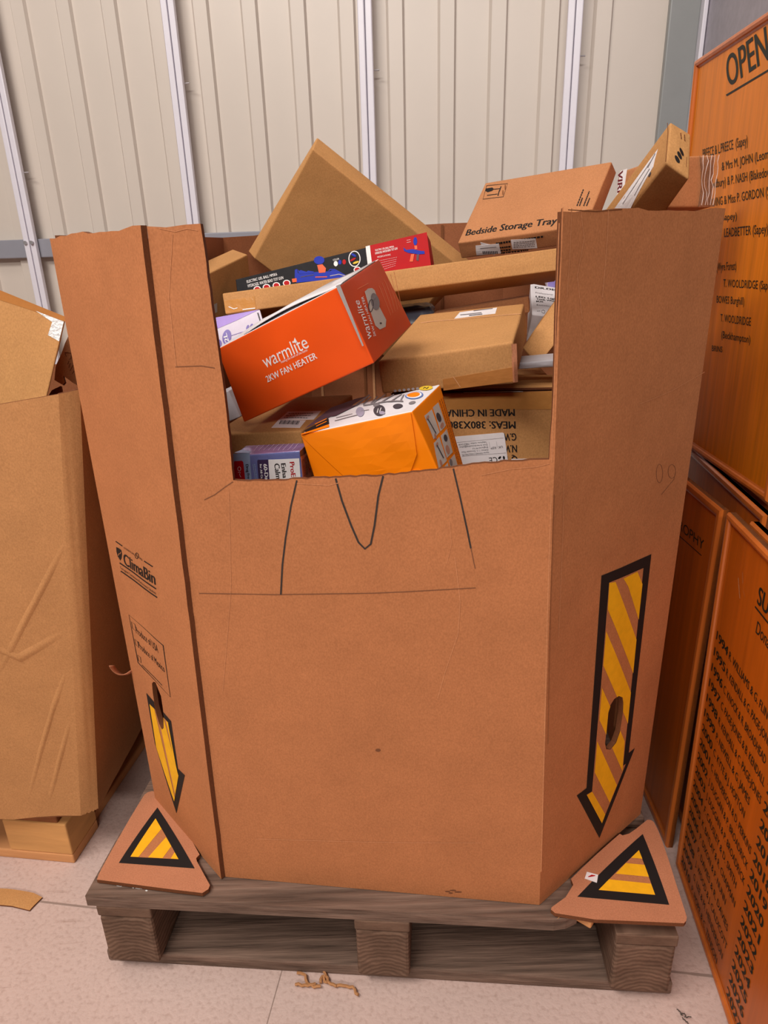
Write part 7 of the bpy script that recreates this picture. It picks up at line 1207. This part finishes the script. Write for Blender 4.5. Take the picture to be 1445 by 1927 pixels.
for key, bul in (('lbfront', 0.012), ('lbcorner', 0.004), ('lbside', 0.01)):
    sf = Surf(Q[key], bul, 0, 0.0015 if key != 'lbcorner' else .0003, 60 + len(key))
    lo = rough([(0, 0), (1, 0)], 0.0035 if key == 'lbfront' else 0.002, 0.05, 2)
    b = MB(); put_poly(b, sf, lo + [(1, 1), (0, 1)], 'kraft_left', 0, 12, 0.007, (), 'flute', 'kraft_inner')
    if key == 'lbfront':       # raised creases where the load pushes out
        for pts in ([(0.80, 0.06), (0.86, 0.20), (0.915, 0.31), (0.97, 0.40)], [(0.88, 0.05), (0.93, 0.17), (0.975, 0.27)], [(0.72, 0.42), (0.82, 0.53), (0.91, 0.62), (0.99, 0.70)], [(0.66, 0.50), (0.80, 0.45), (0.97, 0.50)]):
            L_ = []; vs = []; fs = []
            for k in range(len(pts) * 4 - 3):
                i = min(k // 4, len(pts) - 2); f = (k - 4 * i) / 4; p = Vector(pts[i]).lerp(Vector(pts[i + 1]), f); p.x = 1 - (1 - p.x) * 0.57; e = math.sin(math.pi * k / (len(pts) * 4 - 4))
                for dy, h in ((-0.012, -0.0005), (-0.004, 0.0022 * e), (0.003, 0.0022 * e), (0.012, -0.0005)): vs.append(sf.at(p.x - dy * .35, p.y + dy, h))
            for k in range(len(pts) * 4 - 4):
                for j in range(3): fs.append((4 * k + j, 4 * k + 4 + j, 4 * k + 5 + j, 4 * k + 1 + j)[::-1])
            b.add(vs, fs, 'kraft_left')
    b.build({'lbfront': 'front_panel', 'lbcorner': 'corner_panel', 'lbside': 'side_panel'}[key], lb, True, 35)
q0, q3 = Vector(Q['lbfront'][0]), Vector(Q['lbfront'][3]); q1, q2 = Vector(Q['lbside'][1]), Vector(Q['lbside'][2])
dv = Vector((0.02, 0.75, 0))
for nm, qd in (('side_panel', (q0 + dv, q0, q3, q3 + dv)), ('back_panel', (q1, q0 + dv, q3 + dv, q2))):
    b = MB(); put_poly(b, Surf(qd), [(0, 0), (1, 0), (1, 1), (0, 1)], 'kraft_left', 0, 4, 0.007, (), 'flute', 'kraft_inner'); b.build(nm, lb)
b = MB(); bq = (Vector(Q['lbfront'][0]), Vector(Q['lbfront'][1]), Vector(Q['lbside'][0]), q1, q0 + dv)
b.add(list(bq), [(0, 1, 2, 3, 4)], 'kraft_inner'); b.build('base_panel', lb)
box_thing('lcart', 'shipping_carton', 'tan carton with scuffed silver tape standing in the left bin', 'box', 'kraft_tan', r=0.004)
sf = Surf(Q['torn'], 0.001, 0, 0.0008, 2)
b = MB(); put_poly(b, sf, OUTL['torn'], 'kraft_light', 0, 6, 0.004, (), 'flute', 'kraft_light'); decorate('torn', sf, b, [])
tag(b.build('torn_cardboard', None), 'torn pale cardboard piece with pencil marks in the left bin', 'cardboard piece')
sf = Surf(Q['ldark'], 0.001, 0, 0.001, 3)
b = MB(); put_poly(b, sf, [(0, 0), (1, 0), (1, .8), (.4, 1), (0, .9)], 'kraft_dark', 0, 6, 0.004, (), 'flute'); tag(b.build('cardboard_scrap', None), 'dark cardboard offcut below the torn piece in the left bin', 'cardboard piece')

# ------------------------------------------------------------------ right: wooden honours boards
def honours_board(key, name, label, face, fw=0.02, thick=0.009, marks=None, loc=None, group='honours boards stacked at right'):
    sf = Surf(Q[key]); W, H = sf.w, sf.h
    t = thing(name, label, 'wooden board', tuple((sf.q[0] + sf.q[1]) / 2), group)
    b = MB(); put_poly(b, sf, [(0, 0), (1, 0), (1, 1), (0, 1)], face, -0.006, 1, thick, (), 'board_edge', 'board_edge')
    inner = Surf(Q[key], 0, -0.006)
    decorate(key, inner, b, [])
    if marks: marks(b, inner)
    b.build('panel', t)
    a, c = fw / W, fw / H
    prof = [(0.0, -0.015), (0.0, -0.003), (0.15, 0.0), (0.45, 0.0008), (0.72, -0.001), (0.80, -0.004), (1.0, -0.0055)]
    corners = [((0, 0), (1, 1)), ((1, 0), (-1, 1)), ((1, 1), (-1, -1)), ((0, 1), (1, -1))]
    for k, nm in enumerate(('bottom_moulding', 'side_moulding', 'top_moulding', 'side_moulding')):
        b = MB(); vs = []; fs = []
        for (cx, cy), (dx, dy) in (corners[k], corners[(k + 1) % 4]):
            for f, o in prof: vs.append(sf.at(cx + dx * a * f, cy + dy * c * f, o))
        n = len(prof)
        for j in range(n - 1): fs.append((j, n + j, n + j + 1, j + 1))
        fs.append((0, n - 1, 2 * n - 1, n)); fs.append(tuple(range(n))); fs.append(tuple(range(2 * n - 1, n - 1, -1)))
        b.add(vs, fs, 'board_frame'); b.build(nm, t, True, 30)
    return t
def sun_marks(b, sf):
    W, H = sf.w, sf.h
    def tx(s, u, v, wd, h, bold=0.0): put_text(b, sf, s, (u / W, v / H), ((u + wd) / W, v / H), (u / W, (v + h) / H), 'sign', bold)
    tx('SUN', 0.152, 0.697, 0.066, 0.028, 0.008); put_ribbon(b, sf, [(0.148 / W, 0.690 / H), (0.42 / W, 0.689 / H)], [(0.148 / W, 0.687 / H), (0.42 / W, 0.686 / H)], 'sign')
    tx('Donated', 0.164, 0.653, 0.078, 0.020)
    names = ['R. WILLIAMS & G. FLINT', 'R. KENDALL & G. PAGE-JONES', 'C. KNOCK & R. BROADHEAD', 'C. PAGE-JONES & B. KENDALL', 'R. KENDALL & C. PAGE-JONES', 'P. NEWELL & G. JAMES', 'C. KYTE & J. HOFTON', 'C. HENDERSON & D. PERKINS', 'J. DUGGAN & P. BROADRICK', 'J. DUGGAN & P. BROADRICK', 'F. CAUSLEY & D. SMITH', 'K. BAYLAY & R. CHAPMAN', 'P. DIXON & P. NUNN', 'P. DAVIES & R. DAVIES', 'J. WOOD & J. CALDICOTT', 'G. LEE & M. HENDERSON', 'P. HOPE & C. TENSON']
    for k, nme in enumerate(names):
        v = 0.555 - 0.0332 * k
        tx(str(1994 + k), 0.022 - .0004 * k, v, 0.056, 0.0165, 0.008); tx(nme, 0.085, v, min(0.188, 0.0078 * len(nme)), 0.0145, 0.003)
        tx(str(2011 + k), 0.283, v, 0.062, 0.0185, 0.01)
        if k in (7, 8): tx('N. ' if k == 7 else 'D. A', 0.356, v, 0.02 if k == 7 else .05, 0.0145)
    for u0, v0, u1, v1, w_ in ((0.072, 0.700, 0.090, 0.672, 0.0022), (0.098, 0.690, 0.108, 0.684, 0.001), (0.085, 0.716, 0.092, 0.700, 0.001)):
        put_ribbon(b, sf, [(u0 / W, v0 / H), (u1 / W, v1 / H)], [((u0 + w_) / W, v0 / H), ((u1 + w_) / W, v1 / H)], 'kraft_light')
def deeper(quad, dx): return [tuple(Vector(p) + Vector((dx, 0, 0))) for p in quad]
honours_board('sun', 'honours_board', 'orange wooden honours board with dates 1994 to 2027, nearest at lower right', 'board_teak', 0.016, marks=sun_marks)
honours_board('tro', 'honours_board', 'dark wooden board lettered TROPHY, edge-on just behind the bin', 'board_teak', 0.02)
honours_board('open', 'honours_board', 'tall wooden board headed OPEN standing on top of the other boards', 'board_oak', 0.016)
s0 = Vector((-0.139, -0.990, 0)).normalized()
for k, (x, y, L_, H_, lab) in enumerate(((0.601, 1.02, 0.55, 0.779, 'wooden board behind the dated board, only its scuffed top edge showing'), (0.626, 1.025, 0.55, 0.787, 'wooden board whose top corner shows under the OPEN board'), (0.660, 1.00, 0.60, 0.780, 'wooden board at the back of the stack, nearest the wall'))):
    near = Vector((x, y, 0))
    a, c = (near, near + s0 * L_) if k == 0 else (near - s0 * L_, near)
    if k == 2: a, c = near - s0 * 0.35, near + s0 * 0.35
    Q['spare%d' % k] = [tuple(a), tuple(c), tuple(c + Vector((0, 0, H_))), tuple(a + Vector((0, 0, H_)))]
    honours_board('spare%d' % k, 'honours_board', lab, 'board_teak', 0.018)

# ------------------------------------------------------------------ litter on the floor
b = MB(); sf = Surf([(-0.82, 0.985, 0.004), (-0.72, 0.975, 0.004), (-0.72, 1.035, 0.004), (-0.82, 1.045, 0.004)], 0.003)
put_poly(b, sf, [(-0.3, 0.15), (0.5, 0.1), (0.90, 0.0), (0.93, 0.14), (1.02, 0.5), (0.8, 0.62), (0.2, 0.72), (-0.3, 0.75)], 'kraft_tan', 0, 6, 0.003, (), 'flute')
tag(b.build('cardboard_scrap', None), 'small torn cardboard scrap lying on the floor at far left', 'cardboard piece')
b = MB(); rnd = random.Random(12)
for k in range(5):
    c = Vector((-0.140 + 0.009 * k, 0.815 - 0.003 * k, 0.004)); pts = []
    a = rnd.uniform(0, 6)
    for j in range(9):
        a += rnd.uniform(-0.9, 1.1); c = c + Vector((math.cos(a), math.sin(a), 0)) * 0.006; pts.append((c.x, c.y, 0.004 + 0.003 * abs(math.sin(j + k))))
    b.tube(pts, 0.0026, 'twine_fibre', 6)
tag(b.build('twine', None, True), 'short tangle of brown twine on the floor in front of the pallet', 'twine')
b = MB()
for k in range(4):
    c = Vector((0.474, 0.742, 0.004)); pts = []; a = rnd.uniform(0, 6)
    for j in range(7):
        a += rnd.uniform(-1, 1); c = c + Vector((math.cos(a), math.sin(a), 0)) * 0.002; pts.append((c.x, c.y, 0.003 + 0.004 * rnd.random()))
    b.tube(pts, 0.0009, 'dust', 5)
tag(b.build('dust_tuft', None, True), 'grey tuft of fluff on the floor by right pallet block', 'fluff')
for o in SC.objects:
    if '_base' in o: del o['_base']
